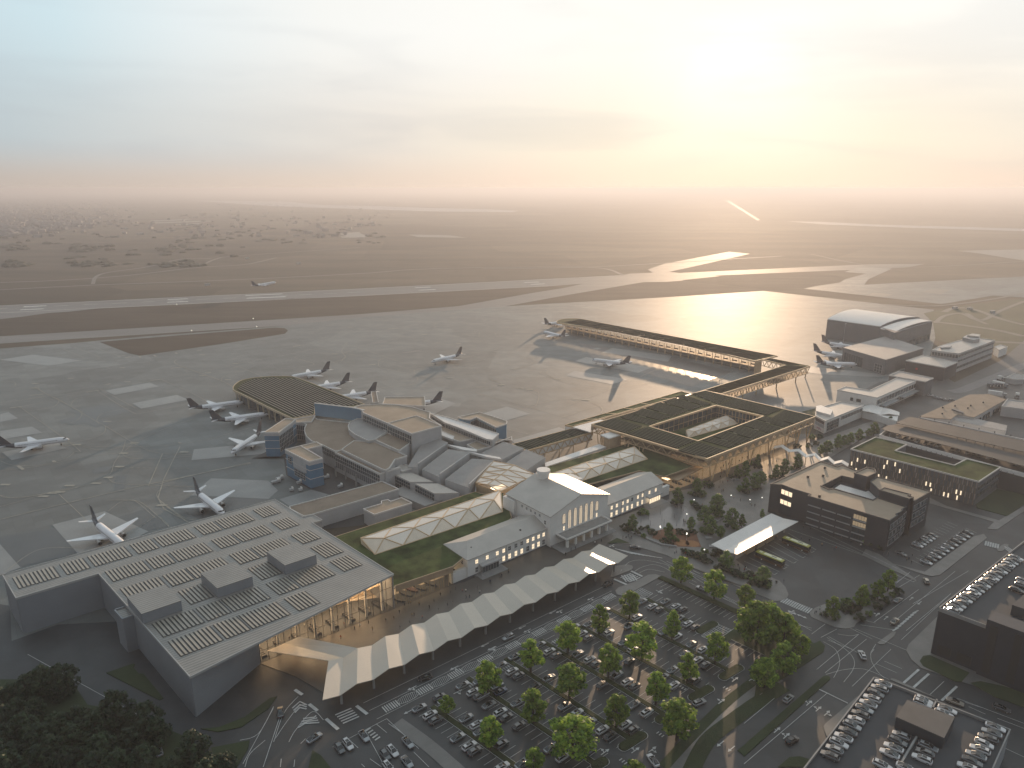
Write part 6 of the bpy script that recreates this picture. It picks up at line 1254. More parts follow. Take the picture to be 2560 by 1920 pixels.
singles([('B',1590,885,1520,915,'estate car','silver','silver estate car driving on the drop off lane beside the painted ovals'),('B',1095,1125,1040,1140,'fastback car','black','dark fastback car driving on the drop off lane near the canopy posts'),('C',755,570,700,590,'estate car','black','black estate car driving under the sunlit end of the canopy'),
  ('C',920,350,1000,352,'fastback car','grey','dark fastback car turning past the grass triangle before the portico'),('C',1315,597,1260,575,'fastback car','silver','silver fastback car on the road beside the hedge strip trees'),('B',240,1330,238,1300,'fastback car','grey','dark fastback car on the ramp left of the chevron markings'),('B',440,1482,480,1455,'fastback car','silver','silver car leaving towards the crossing below the chevron markings'),
  ('C',1298,1272,1350,1250,'estate car','silver','silver estate car driving through the lot beside the rounded planter'),('C',1025,1615,1000,1580,'fastback car','white','pale car turning at the bottom exit of the open car park'),
  ('D',262,1250,290,1225,'estate car','silver','silver estate car on the road between verge and median'),('D',285,1495,320,1475,'hatchback car','black','black hatchback car near the turn arrows on the lower road'),('D',700,990,685,960,'estate car','white','white estate car crossing the middle of the big junction'),
  ('D',893,790,915,770,'fastback car','champagne','champagne car waiting in the lane beside the hatched marking'),('D',912,665,935,650,'fastback car','silver','silver car driving along the kerb with the small hedge'),('D',1080,552,1070,530,'hatchback car','champagne','pale hatchback car turning the corner below the staff car park'),
  ('T',1530,455,1600,480,'fastback car','champagne','champagne car on the street behind the lower parking deck'),('T',1990,520,2060,545,'estate car','grey','grey estate car on the street at the right edge'),('D',930,390,960,402,'fastback car','grey','dark car in the yard beside the charcoal office'),
  ('A',735,1480,760,1465,'hatchback car','grey','dark car half hidden between the shadowed trees, left of two'),('A',940,1560,930,1530,'estate car','silver','pale car half hidden between the shadowed trees, right of two')], 'cars on the roads')
for i, (x, y, k) in enumerate(((590,1542,2),(640,1520,1),(735,1472,0),(860,1582,2),(905,1560,1),(995,1510,0),(990,1625,0),(880,1655,1))):
    p = W('B',x,y,.6); kind, color = SE[k]; car_at(p, TH-math.pi/2, kind, color, '%s %s in the small lot beside the crossing, %s from the left' % (color, kind, ordn(i)), 'cars in the small lot', z=.16)
for i in range(11):
    p = lerp(W('U',330,375,.6), W('U',805,40,.6), i/10.5); kind, color = SE[(i*2)%3]; car_at(p, TH-math.pi/2, kind, color if i % 4 else 'white', '%s in the long kerbside row of the staff car park, %s from the corner' % (kind, ordn(i)), 'cars in the staff car park', z=.16)
for i in range(6):
    p = lerp(W('U',235,190,.6), W('U',400,85,.6), i/5); kind, color = SE[(i*2+1)%3]; car_at(p, TH-math.pi/2, kind, color, '%s in the short row of the staff car park, %s from the office' % (kind, ordn(i)), 'cars in the staff car park', z=.16)
ua = math.atan2(u2.y, u2.x); n_u = 23
for i in range(n_u):
    p = lerp(W('U',605,900,KZ+.6), W('U',1310,330,KZ+.6), i/(n_u-1)); kind = ('estate car','fastback car','estate car','hatchback car')[i%4]; color = ('silver','white','silver','grey','white','black')[i%6]
    car_at(p, ua if i % 3 else ua+math.pi, kind, color, '%s %s on the tall parking block, %s from its near corner' % (color, kind, ordn(i)), 'cars on the tall parking block', z=KZ+.05)
for i, (x, y) in enumerate(((1390,580),(1380,628),(1320,680),(1350,1080))): p = W('U',x,y,KZ+.6); car_at(p, ua, 'estate car', ('white','silver','black','white')[i], '%s car near the roof shed of the tall parking block, %s from the back' % (('white','silver','black','white')[i], ordn(i)), 'cars on the tall parking block', z=KZ+.05)
wa_ = math.atan2(w1.y, w1.x)
rowsT = [('row beside the left parapet', (820,272), (295,985), 14), ('row beside the right parapet', (1930,705), (1655,1100), 8), ('row left of the divider wall', (1000,785), (885,965), 4), ('row right of the divider wall', (1265,895), (1205,1015), 3)]
kk = 0
for nm, a_, c_, n_ in rowsT:
    for i in range(n_):
        p = lerp(W('T',*a_,K2+.6), W('T',*c_,K2+.6), i/(n_-1)); kind = ('fastback car','estate car','hatchback car','estate car','fastback car')[kk%5]; color = ('white','silver','grey','white','white','silver','grey')[kk%7]; kk += 1
        car_at(p, wa_+(math.pi if (kk*7)%3 else 0), kind, color, '%s %s, %s in the %s of the lower deck' % (color, kind, ordn(i), nm), 'cars on the lower parking deck', z=K2+.05)
for i, (x, y, k) in enumerate(((1222,438,1),(1455,530,0),(1420,570,1),(1210,468,1),(815,1080,1),(1050,1105,0))): p = W('T',x,y,K2+.6); kind, color = SE[k]; car_at(p, wa_, kind, 'white' if k == 0 else color, '%s on the lower deck %s' % (kind, ('behind the stair box, left of the low wall','behind the stair box, right of the low wall','tight against the back of the stair box','squeezed behind the stair box beside another','at the lower frame edge, left','at the lower frame edge, right')[i]), 'cars on the lower parking deck', z=K2+.05)
sx_ = [(1145,1042),(1200,1053),(1245,1063),(1285,1075),(1350,1088),(1395,1098),(1440,1108),(1545,1135),(1585,1145),(1655,1160),(1700,1172),(1745,1180),(1815,1195),(1860,1210),(1985,1235),(2030,1248)]
for i, (x, y) in enumerate(sx_): p = W('I',x,y,DZ+.6); kind, color = SE[(i+1)%3]; car_at(p, pvang-math.pi/2, kind, color, '%s %s beside the white wall of the solar deck, %s from its left end' % (color, kind, ordn(i)), 'cars on the solar deck', z=DZ)
for i, (x, y) in enumerate(((1380,735),(1410,748),(1440,755),(1470,762),(1500,768),(1540,772))): p = W('I',x,y,.6); car_at(p, pvang+1.2, 'estate car', ('white','silver')[i%2], '%s car in the bent row beyond the dark yard, %s from the left' % (('white','silver')[i%2], ordn(i)), 'cars in the far yard', z=.16)
# ------------------------------------------------------------------ trucks, coach and buses
def make_bus(label, f, rx, ry_, nx, ny, z=.6):
    root = thing('bus', label, 'bus', (0,0,0), 'green buses at the bus station'); Lb = 12.0; m_ol = mat('bus_olive', (.32,.32,.03), .35, var=.06, coat=.4); m_yl = mat('bus_cream', (.62,.62,.42), .4, var=.06)
    b = MB(); b.hexa([(-6,-1.27,.35),(6,-1.27,.35),(6,1.27,.35),(-6,1.27,.35)], [(-6,-1.27,1.3),(6,-1.27,1.3),(6,1.27,1.3),(-6,1.27,1.3)]); b.build('lower_body', mat('bus_brown', (.10,.045,.02), .4, var=.2, scale=.8), root)
    b = MB(); b.hexa([(-5.98,-1.26,1.3),(6.02,-1.26,1.3),(6.02,1.26,1.3),(-5.98,1.26,1.3)], [(-5.98,-1.22,2.75),(5.85,-1.22,2.75),(5.85,1.22,2.75),(-5.98,1.22,2.75)]); b.build('window_band', m_cg, root)
    b = MB(); b.hexa([(-6,-1.26,2.75),(5.9,-1.26,2.75),(5.9,1.26,2.75),(-6,1.26,2.75)], [(-5.9,-1.15,3.05),(5.75,-1.15,3.05),(5.75,1.15,3.05),(-5.9,1.15,3.05)]); ro = b.build('roof', m_ol, root)
    b = MB(); b.box((1.2,0,3.05), 7.4, 1.7, .12); b.build('roof_panel', m_yl, ro); b = MB(); b.box((-4.2,0,3.05), 1.2, 1.2, .25); b.build('roof_unit', m_yl, ro); b = MB(); b.box((1.8,0,3.17), 2.2, .5, .04); b.build('roof_hatch', m_dark, ro)
    for x in (3.4, -3.0):
        for s in (-1, 1): w = MB(); w.tube((x,s*1.3,.5),(x,s*.95,.5),.5,.5,14); wo_ = w.build('wheel', m_black, root); r = MB(); r.tube((x,s*1.32,.5),(x,s*1.29,.5),.34,.34,12); r.build('rim', m_head, wo_)
    for s in (-1, 1): h = MB(); h.box((5.98,s*.95,.7), .1, .35, .2); h.build('headlight', m_head, root); m_ = MB(); m_.box((6.1,s*1.4,2.2), .2, .2, .45); m_.build('mirror', m_dark, root)
    p, q = W(f, rx, ry_, z), W(f, nx, ny, z); d = q-p; c = (p+q)/2; root.location = (c.x, c.y, .16); root.rotation_euler = (0,0,math.atan2(d.y,d.x)); return root
make_bus('green topped bus leaving its bay, nearer the open car park', 'B2', 1165, 545, 1595, 720); make_bus('green topped bus leaving its bay, nearer the charcoal office', 'B2', 1580, 330, 1990, 490)
def make_truck(label, f, rx, ry_, nx, ny, Lb=12, col=m_white):
    root = thing('truck', label, 'truck', (0,0,0), 'trucks in the far yard')
    MB().box((-1.4,0,1.0), Lb-3, 2.5, 2.8).build('box', col, root); MB().box((Lb/2-1.2,0,.7), 2.3, 2.4, 2.4).build('cab', m_steel, root); MB().box((Lb/2-.02,0,1.9), .1, 2.1, .9).build('windscreen', m_cg, root)
    for x in (Lb/2-1.3, -Lb/2+2, -Lb/2+.6):
        for s in (-1, 1): w = MB(); w.tube((x,s*1.25,.5),(x,s*.9,.5),.5,.5,10); w.build('wheel', m_black, root)
    p, q = W(f, rx, ry_, .8), W(f, nx, ny, .8); d = q-p; c = (p+q)/2; root.location = (c.x, c.y, .16); root.rotation_euler = (0,0,math.atan2(d.y,d.x))
make_truck('white lorry standing behind the brown roofed building', 'Y', 1680, 770, 1915, 805); make_truck('white lorry beside the row of dark containers', 'Y', 1770, 625, 1915, 655, 11); make_truck('small white van truck in the yard at the right edge', 'Y', 2100, 790, 2110, 850, 6); make_truck('pale lorry near the low grey shed', 'Y', 1835, 545, 1895, 560, 6)
for i, x in enumerate((1690,1740,1790,1840)):
    p = W('Y',x,655,.5); t = thing('container', 'dark container with pale front, %s from the left in the short row' % ordn(i), 'container', p, 'containers in the far yard'); MB().box(p, 3.4, 3.2, 2.6, .5).build('box', m_dwall, t); MB().box(p+Vector((-.4,-1.75,.4)), 2.2, .1, 1.6, .5).build('door', m_white, t)
# ------------------------------------------------------------------ trees and shrubs
def leafmat(name, c1, c2, trans=.25):
    m = bpy.data.materials.new(name); m.use_nodes = True; nt = m.node_tree; N = nt.nodes; L = nt.links; b = N['Principled BSDF']
    g = N.new('ShaderNodeNewGeometry'); oi = N.new('ShaderNodeObjectInfo')
    n = N.new('ShaderNodeTexNoise'); n.inputs['Scale'].default_value = .55; n.inputs['Detail'].default_value = 4; L.new(g.outputs['Position'], n.inputs['Vector'])
    a = N.new('ShaderNodeMath'); a.operation = 'ADD'; L.new(n.outputs['Fac'], a.inputs[0])
    s = N.new('ShaderNodeMath'); s.operation = 'MULTIPLY_ADD'; s.inputs[1].default_value = .35; s.inputs[2].default_value = -.17; L.new(g.outputs['Random Per Island'], s.inputs[0]); L.new(s.outputs[0], a.inputs[1])
    r = N.new('ShaderNodeValToRGB'); r.color_ramp.elements[0].position = .3; r.color_ramp.elements[1].position = .75; r.color_ramp.elements[0].color = (*c1,1); r.color_ramp.elements[1].color = (*c2,1)
    L.new(a.outputs[0], r.inputs['Fac']); h = N.new('ShaderNodeHueSaturation'); L.new(r.outputs['Color'], h.inputs['Color'])
    v = N.new('ShaderNodeMapRange'); v.inputs['To Min'].default_value = .75; v.inputs['To Max'].default_value = 1.25; L.new(oi.outputs['Random'], v.inputs['Value']); L.new(v.outputs['Result'], h.inputs['Value'])
    L.new(h.outputs['Color'], b.inputs['Base Color']); b.inputs['Roughness'].default_value = .6
    t = N.new('ShaderNodeBsdfTranslucent'); L.new(h.outputs['Color'], t.inputs['Color']); x = N.new('ShaderNodeMixShader'); x.inputs['Fac'].default_value = trans
    L.new(b.outputs[0], x.inputs[1]); L.new(t.outputs[0], x.inputs[2]); L.new(x.outputs[0], N['Material Output'].inputs['Surface']); MATS[name] = m; return m
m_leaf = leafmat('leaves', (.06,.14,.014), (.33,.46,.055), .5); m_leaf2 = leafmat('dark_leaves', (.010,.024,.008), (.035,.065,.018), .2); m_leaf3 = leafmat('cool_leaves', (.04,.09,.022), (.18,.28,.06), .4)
m_bark = mat('bark', (.055,.042,.03), .9, var=.2, scale=2)
def crown_mesh(seed, H, Rw, base, n_cl, n_leaf, size, cone=.5):
    """leaf clumps spread through a crown volume between base and H"""
    rr = random.Random(seed); b = MB(); cl = []
    for i in range(n_cl):
        t = (i+.5)/n_cl; z = base+(H-base)*t; prof = math.sin(math.pi*min(1, .12+t*.86))**.7*(1-cone*t*.55)
        a = i*2.4+rr.random()*.9; d = Rw*prof*(.25+.65*rr.random()**.6); cl.append((Vector((math.cos(a)*d, math.sin(a)*d, z)), Rw*(.22+.2*rr.random())*(1-.35*t)))
    for i in range(n_leaf):
        c, r = rr.choice(cl); v = Vector((rr.gauss(0,1), rr.gauss(0,1), rr.gauss(0,.8)))
        p = c+v.normalized()*r*(.45+.6*rr.random()); nrm = (v.normalized()*1.0+Vector((rr.gauss(0,.6), rr.gauss(0,.6), .5+rr.gauss(0,.5)))).normalized()
        u = nrm.orthogonal().normalized(); q = nrm.cross(u); an = rr.random()*6.28; u, q = u*math.cos(an)+q*math.sin(an), q*math.cos(an)-u*math.sin(an); s = size*(.6+.8*rr.random())
        k = len(b.v); b.v += [p-u*s*.5, p+q*s*.32, p+u*s*.5, p-q*s*.32]; b.f.append((k,k+1,k+2,k+3)); b.m.append(0)
    return b, cl
TREES = []
def make_tree(seed, lm, H=10., Rw=3.4, base=2.4, n=2600, cone=.6, size=.62):
    root = thing('tree', 'x', 'tree', (0,0,0)); b, cl = crown_mesh(seed, H, Rw, base, 26, n, size, cone)
    t = MB(); t.tube((0,0,-.1), (0,0,base+1.2), .26, .18, 7); t.tube((0,0,base+1.15), (.1,.05,H*.82), .17, .04, 6)
    for c, r in cl[::2]: zt = max(base*.8, c.z-1.6); t.tube((0,0,zt), tuple(c), .09, .03, 4)
    t.build('trunk', m_bark, root, recalc=False); b.build('crown', lm, root, recalc=False); return root
for sd, hw in ((1,3.6),(2,3.2),(3,4.0),(4,3.0)): TREES.append(make_tree(sd, m_leaf, Rw=hw))
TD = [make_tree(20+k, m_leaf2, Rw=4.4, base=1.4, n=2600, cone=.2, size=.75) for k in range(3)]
TCOOL = [make_tree(30+k, m_leaf3, Rw=3.7-.4*k, base=1.5, n=2400, cone=.7) for k in range(3)]
used = set(); rt_ = random.Random(5)
def tree_at(protos, p, h, label, group, wide=1.0, z=.2):
    i = rt_.randrange(len(protos)); pr = protos[i]; o = copy_tree(pr) if pr.name in used else pr; used.add(pr.name)
    o.location = (p.x, p.y, z); s = h/10.; o.scale = (s*wide, s*wide, s); o.rotation_euler = (0,0,rt_.random()*6.28); o['label'] = label; o['group'] = group
    return o
def hgt(f, x, yb, yt):
    """height of something standing at (x,yb) whose top shows at yt"""
    p = W(f, x, yb, 0); o = FR[f]; vt = o[1]+yt*o[2]; b = -(vt-960)/F_PX
    z = CAM_H+p.y*(-SP+b*CP)/(CP+b*SP); return max(2.5, z)
lots = [(1190,565,420,1),(1385,660,500,1.1),(1565,735,585,1),(885,780,620,1),(705,870,705,1),(520,985,805,1.15),(960,1020,815,1.2),(1135,905,745,1),(1390,1050,870,1),(1225,1165,990,1),(760,1130,945,.95),(1040,1285,1105,1),(300,1095,910,1.2),(530,1250,1060,1.25),(805,1425,1240,1.05),(1165,1500,1275,1.25),(315,1400,1210,1.05),(545,1590,1370,1.3),(45,1230,1045,1.05),(60,1560,1370,1.05),(320,1690,1555,1.1),(915,1760,1630,1.1),(-194,1340,1240,1.0),(1655,1180,1030,1.1)]
where = ['beside the road next to the hedge strip, nearest the canopy','beside the road next to the hedge strip, middle one','beside the road next to the hedge strip, nearest the grove']
for i, (x, yb, yt, w_) in enumerate(sorted(lots, key=lambda t: (t[1] > 740 or t[0] < 1100, t[1]))):
    if i < 3: lab = 'bright green street tree '+where[i]
    else: lab = 'bright green tree on a car park strip, %s counting down from the terminal' % ordn(i-3)
    tree_at(TREES, W('C',x,yb), hgt('C',x,yb,yt), lab, 'trees of the open car park', w_*1.18, z=.4)
grove = [('D',70,930,690,1.3),('D',150,900,700,1.2),('D',230,960,755,1.2),('D',340,1010,880,1.1),('D',225,1115,930,1.2),('D',120,1190,1020,1.1),('D',20,880,730,1.2),('D',290,930,800,1.1)]
for i, (f, x, yb, yt, w_) in enumerate(sorted(grove, key=lambda t: t[2])): tree_at(TREES, W(f,x,yb), hgt(f,x,yb,yt), 'leafy tree in the corner grove by the junction, %s from the back' % ordn(i), 'trees of the corner grove', w_)
for i, (x, yb, yt) in enumerate(((520,770,650),(690,725,585),(790,665,550),(850,615,490))): tree_at(TREES, W('D',x,yb), hgt('D',x,yb,yt), 'green tree in the row along the bus yard kerb, %s from the left' % ordn(i), 'trees along the bus yard kerb', 1.05)
plz = [('R',560,1080,880,1),('R',290,1240,1015,1.2),('R',840,1400,1105,1.2),('R',660,1480,1255,1.1),('R',480,1600,1415,1),('R',740,1640,1400,1.1),('R',1040,1540,1290,1.1),('R',1180,1540,1375,1.2),('R',160,1690,1500,1.1),('R',890,1690,1540,1.2),('R',1460,1420,1300,1.1),('R',1230,860,640,1.1),('R',1110,860,700,1.1),('R',1400,720,545,1),('R',1230,1060,870,1.2),('R',1350,1030,810,1.2),('R',1440,970,780,1.2),('R',1650,870,690,1.2),('R',1760,840,615,1.1),('R',1950,740,545,1.1),('Q',1440,905,715,1),('B2',700,760,500,1.2),('B2',1270,990,735,1.2),('B2',620,280,110,1.2)]
for i, (f, x, yb, yt, w_) in enumerate(sorted(plz, key=lambda t: W(t[0],t[1],t[2]).y)): tree_at(TCOOL, W(f,x,yb), hgt(f,x,yb,yt), 'dark green tree in the square, %s counting from the bus station' % ordn(i), 'trees in the square', w_*1.1, z=.5)
for i, (x, yb, yt) in enumerate(((565,1175,1105),(615,1170,1075),(690,1135,1030),(740,1110,1035),(785,1095,1015),(845,1078,990),(920,1045,985),(960,1035,940),(1080,955,895))): tree_at(TCOOL, W('I',x,yb), hgt('I',x,yb,yt), 'dark green street tree in the row below the white annex, %s from the near end' % ordn(i), 'street trees by the white annex', 1.35)
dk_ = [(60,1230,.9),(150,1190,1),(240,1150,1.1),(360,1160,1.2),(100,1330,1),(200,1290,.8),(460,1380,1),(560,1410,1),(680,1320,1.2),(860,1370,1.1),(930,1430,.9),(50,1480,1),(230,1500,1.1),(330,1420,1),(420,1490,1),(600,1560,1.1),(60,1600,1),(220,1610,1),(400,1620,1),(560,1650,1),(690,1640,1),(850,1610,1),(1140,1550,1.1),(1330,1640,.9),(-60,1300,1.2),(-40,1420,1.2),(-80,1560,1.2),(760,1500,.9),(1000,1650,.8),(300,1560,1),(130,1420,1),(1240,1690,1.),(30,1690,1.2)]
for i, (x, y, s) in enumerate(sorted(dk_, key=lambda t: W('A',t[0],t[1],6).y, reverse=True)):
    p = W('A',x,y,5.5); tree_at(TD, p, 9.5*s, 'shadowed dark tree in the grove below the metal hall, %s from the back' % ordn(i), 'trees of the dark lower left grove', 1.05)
def make_shrub(seed, lm):
    root = thing('shrub', 'x', 'shrub', (0,0,0)); rr = random.Random(seed); b, cl = crown_mesh(seed, 1.5, 1.5, .1, 9, 420, .42, .2); b.build('foliage', lm, root, recalc=False)
    t = MB()
    for c, r in cl[:5]: t.tube((0,0,-.05), tuple(c), .04, .02, 4)
    t.build('stem', m_bark, root, recalc=False); return root
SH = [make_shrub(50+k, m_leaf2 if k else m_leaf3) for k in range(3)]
beds = []
for f, s in (('R','470,1080 540,1100 600,1110 640,1100 250,1220 340,1210 500,1210 545,1260 590,1290 700,960 740,980 780,1340 860,1390 1050,860 1130,870 1190,840 1390,720 1440,710 1160,1030 1250,1060 1380,1010 1590,860 1680,850 1750,830 1880,730 1960,720 1600,1240 640,1590 700,1600 980,1530 1100,1560 520,1620 430,1640 200,1700 1960,430 2110,420 1300,660'),
    ('Q','1340,905 1400,930 1460,920 1560,900 1650,900 1700,940 1720,970 1520,970 1600,1010 1880,1080 1960,1100 2050,1060 2100,960 1540,700 1600,690'),('B2','600,760 700,790 800,800 870,840 920,880 990,880 1060,880 1090,920 1150,960 1200,1000 1280,1010 1340,1020 540,540 600,520 380,200 440,210 60,500 130,520 190,550 260,580 320,560 350,620 400,650 370,500'),('H','830,970 900,945 940,935 990,895 1080,880 1140,855 1200,835 1330,880 1380,900'),
    ('D','590,720 640,740 610,690 640,700 670,720 720,690 760,660 690,780 740,750 790,710 840,680 880,640 910,620 480,760 540,770 40,570 130,580'),('I','500,1055 560,1050 380,1115 470,1120 530,1100'),('V','600,980 700,1020 960,1110 1080,1160 1180,1190 1340,1240 1440,1290')):
    zb = 7.1 if f == 'H' else .35
    for t in s.split(): x, y = map(float, t.split(',')); beds.append((W(f, x, y, zb), zb, f))
for i, (p, zb, f) in enumerate(beds):
    pr = SH[i % 3]; o = copy_tree(pr) if pr.name in used else pr; used.add(pr.name)
    o.location = p; s = .9+rt_.random()*.8; o.scale = (s*1.2, s*1.2, s); o.rotation_euler = (0,0,rt_.random()*6.28)
    o['label'] = {'H':'dark green shrub in the planted courtyard of the timber terminal','R':'low dark shrub in a planter of the square before the timber terminal','Q':'low dark shrub in a bed beside the fountain square','B2':'low dark shrub in a bed beside the bus station','D':'low dark shrub in the kerb bed of the bus yard','I':'low shrub in a planter below the white annex','V':'low dark shrub at the foot of the charcoal office'}[f]
    o['group'] = 'shrubs '+f.lower().replace('b2','by the bus station').replace('h','in the courtyard').replace('r','in the square') if f in ('H','B2','R') else 'shrubs near '+{'Q':'the fountain','D':'the bus yard','I':'the annex','V':'the office'}[f]
# planter walls
for f, s in (('R','1010,885 1030,870 1120,880 1215,845 1215,860 1120,900 1040,900'),('R','740,1420 850,1460 920,1420 920,1435 850,1480 740,1435'),('B2','370,260 400,310 505,300 500,285'),('B2','440,400 450,440 600,450 620,440'),('Q','1320,915 1560,990 1700,1060 1860,1120 2050,1150 2060,1165 1850,1135 1690,1075 1550,1005 1315,925')): 
    t = thing('planter_wall', 'low pale stone wall %s' % {'R':'round a planter in the square','B2':'edging a bed beside the bus canopy','Q':'curving round the play area bed'}[f], 'wall', W(f, *map(float, s.split()[0].split(','))), 'planter walls '+{'R':'in the square','B2':'by the bus canopy','Q':'by the play area'}[f]); MB().prism(PL(f, s), .2, .85).build('wall', m_conc, t)
# ------------------------------------------------------------------ people: one skinned body per pose, with hair
m_skin = mat('skin', (.42,.27,.19), .6, var=0); m_hair = mat('hair', (.025,.018,.012), .7, var=0)
TOPS = {'black': (.015,.015,.017), 'white': (.6,.6,.58), 'grey': (.12,.12,.13), 'red': (.28,.04,.03), 'navy': (.02,.03,.07), 'tan': (.28,.2,.12)}
def make_person(pose, top, leg):
    tm = mat('clothes_'+top, TOPS[top], .8, var=0); lm = mat('trousers_'+leg, TOPS[leg], .8, var=0)
    st = .22 if pose == 'walking' else .06
    J_ = [((0,0,.95),.15),((0,0,1.18),.14),((0,0,1.40),.16),((0,0,1.52),.06),((.02,0,1.62),.095),((.02,0,1.72),.085),
         ((0,.10,.88),.10),((st*.6,.10,.48),.07),((st*.4,.11,.09),.05),((st*.4+.16,.12,.04),.04),((0,-.10,.88),.10),((-st*.3,-.10,.48),.07),((-st,-.11,.11),.05),((-st+.15,-.12,.04),.04),
         ((0,.20,1.38),.07),((-st*.5,.26,1.12),.05),((.05-st*.4,.25,.87),.035),((.06-st*.4,.25,.78),.03),((0,-.20,1.38),.07),((st*.5,-.26,1.12),.05),((.10+st*.6,-.25,.89),.035),((.13+st*.6,-.25,.80),.03)]
    E_ = [(0,1),(1,2),(2,3),(3,4),(4,5),(0,6),(6,7),(7,8),(8,9),(0,10),(10,11),(11,12),(12,13),(2,14),(14,15),(15,16),(16,17),(2,18),(18,19),(19,20),(20,21)]
    me = bpy.data.meshes.new('body'); me.from_pydata([j[0] for j in J_], E_, []); o = bpy.data.objects.new('body', me); COL.objects.link(o)
    sk = o.modifiers.new('skin', 'SKIN'); 
    for v, j in zip(me.skin_vertices[0].data, J_): v.radius = (j[1], j[1])
    me.skin_vertices[0].data[0].use_root = True
    su = o.modifiers.new('sub', 'SUBSURF'); su.levels = 1
    dg = bpy.context.evaluated_depsgraph_get(); nm = bpy.data.meshes.new_from_object(o.evaluated_get(dg)); bpy.data.objects.remove(o)
    for m in (m_skin, tm, lm, m_black): nm.materials.append(m)
    for p in nm.polygons:
        c = p.center; p.use_smooth = True; side = abs(c.y) > .17
        p.material_index = 3 if c.z < .10 else (0 if c.z > 1.49 or (side and c.z < .90 and c.z > .7 and abs(c.y) > .2) else (1 if c.z > .93 or side else 2))
    root = thing('person', 'x', 'person', (0,0,0)); b = bpy.data.objects.new('body', nm); COL.objects.link(b); b.parent = root
    h = MB(); 
    for i in range(5):
        z = 1.66+i*.035; r = .112*math.cos(i/4*1.35); 
        if i < 4: h.tube((-.01,0,z),(-.01,0,z+.035), r, .112*math.cos((i+1)/4*1.35), 8)
    h.build('hair', m_hair, root); return root
PP = {}; rp_ = random.Random(21)
def person_at(f, x, y, label, grp, z=.3):
    k = (rp_.choice(('walking','standing')), rp_.choice(('black','black','grey','white','navy','tan','red','black')), rp_.choice(('black','navy','grey','black')))
    if k not in PP: o = PP[k] = make_person(*k)
    else: o = copy_tree(PP[k])
    p = W(f, x, y, z); o.location = p; o.rotation_euler = (0,0,rp_.random()*6.28); s = .96+rp_.random()*.1; o.scale = (s,s,s)
    o['label'] = '%s person in %s top, %s' % (k[0], k[1], label); o['group'] = grp
def crowd(f, s, where, grp, z=.34):
    pts = sorted([tuple(map(float, t.split(','))) for t in s.split()])
    for i, (x, y) in enumerate(pts): person_at(f, x, y, '%s, %s from the left' % (where, ordn(i)), grp, z)
crowd('B','598,895 600,950 680,840 710,825 762,805 785,845 865,795 912,780 945,745 948,835 975,700 1000,690 1012,688 1062,695 1005,800 1020,765 1032,760 1080,775 1122,715 1150,675 1175,730 1188,640 1230,700 1262,688 1248,620 1276,602 1318,618 1338,618 1340,655 1360,652 1408,600 1420,625 1483,560 1550,525 1590,505','on the brown forecourt','people on the forecourt')
crowd('P','1160,690 1187,680 1280,625 1025,765','at the steps','people at the steps')
crowd('Q','520,1270 595,1200 655,1185 925,1110 1015,1075 1312,1030 1355,1045 1385,1010 1410,1050 1430,1035 1950,1180 2025,1240 2050,1235 2150,800 2168,810','before the portico and fountain','people by the fountain')
crowd('R','270,1270 300,1275 355,1290 380,1480 400,1490 640,1250 670,1020 750,1000 870,1000 885,920 890,860 910,1050 930,1045 990,920 1075,910 1075,1140 1165,1180 1300,1225 1320,1245 1365,1255 1470,720 1550,700 1610,670 1665,640 1060,830 920,930','on the paved square','people on the square')
crowd('R','895,740 900,770 925,760 930,710 950,800 1000,680 1015,660 1050,700 1100,640 1150,640 1190,600 1260,590 1300,650 940,780 905,800 1480,545 1570,510','inside the timber terminal','people in the timber terminal')
crowd('B2','80,540 100,610 120,630 670,890 690,920 890,720 915,770 985,790 1000,750 1015,770 1130,890 1160,880 1195,900 1470,980 1485,985 1485,280 1890,140 2000,160 1860,300 1985,335 2175,400 2070,1440 2095,1430 2145,1390 2160,1450 2175,1490','near the bus station','people near the bus station')
crowd('V','635,1250 780,1300 810,1310 830,1295 1035,1210 1180,1275 1340,1340 1485,1365 1535,1385 1550,1365 1805,1450 1835,1440 1870,1490 1880,1395 795,1120 900,1150','before the charcoal office','people before the office')
crowd('O','755,820 810,850 845,840 880,945 905,960 1130,680 1355,600 1570,590 1220,800 1110,860 465,1000 185,1260 670,820','inside the metal hall','people in the metal hall', .14)
crowd('B','985,625 925,600 1108,600 1158,588','under the planted roof','people in the link building', .16)
crowd('D','640,735 695,725 690,350 235,560','at the bus yard kerb','people at the kerb')
# lamp posts and fountain jets
for i, (f, x, y, t) in enumerate((('R',520,1250,1160),('R',1030,1190,1098),('R',1458,1225,1130),('R',1290,1250,1185),('R',55,1640,1558),('R',420,1720,1640),('B2',95,330,230),('B2',365,570,470),('Q',1822,960,890),('C',1220,225,155))):
    p = W(f,x,y,.3); h = max(3.5, hgt(f,x,y,t)); l = thing('street_lamp', 'slim lamp post with small glowing head in the square, %s on the list from timber terminal to bus station' % ordn(i) if False else 'slim lamp post with small lit head %s' % ('by the fountain edge near the timber terminal','in the middle of the curved paving','beside the charcoal office wall','left of the three walkers near the office','at the corner of the play area','between play area and bus canopy','at the upper play area bed','at the tip of the triangular bed','at the lower fountain edge','on the path beside the round planters')[i], 'street lamp', p, 'lamp posts of the square')
    b = MB(); b.tube(p, p+Vector((0,0,h)), .07, .05, 6); b.build('pole', m_steel, l); b = MB(); b.tube(p+Vector((0,0,h)), p+Vector((0,0,h+.25)), .28, .2, 8); b.build('lamp_head', mat('lamp_glow', (.9,.9,.85), .5, var=0, emit=(1,.93,.8), estr=2), l)
m_jet = glassmat('water_spray', (.95,.95,.95), .45, .3)
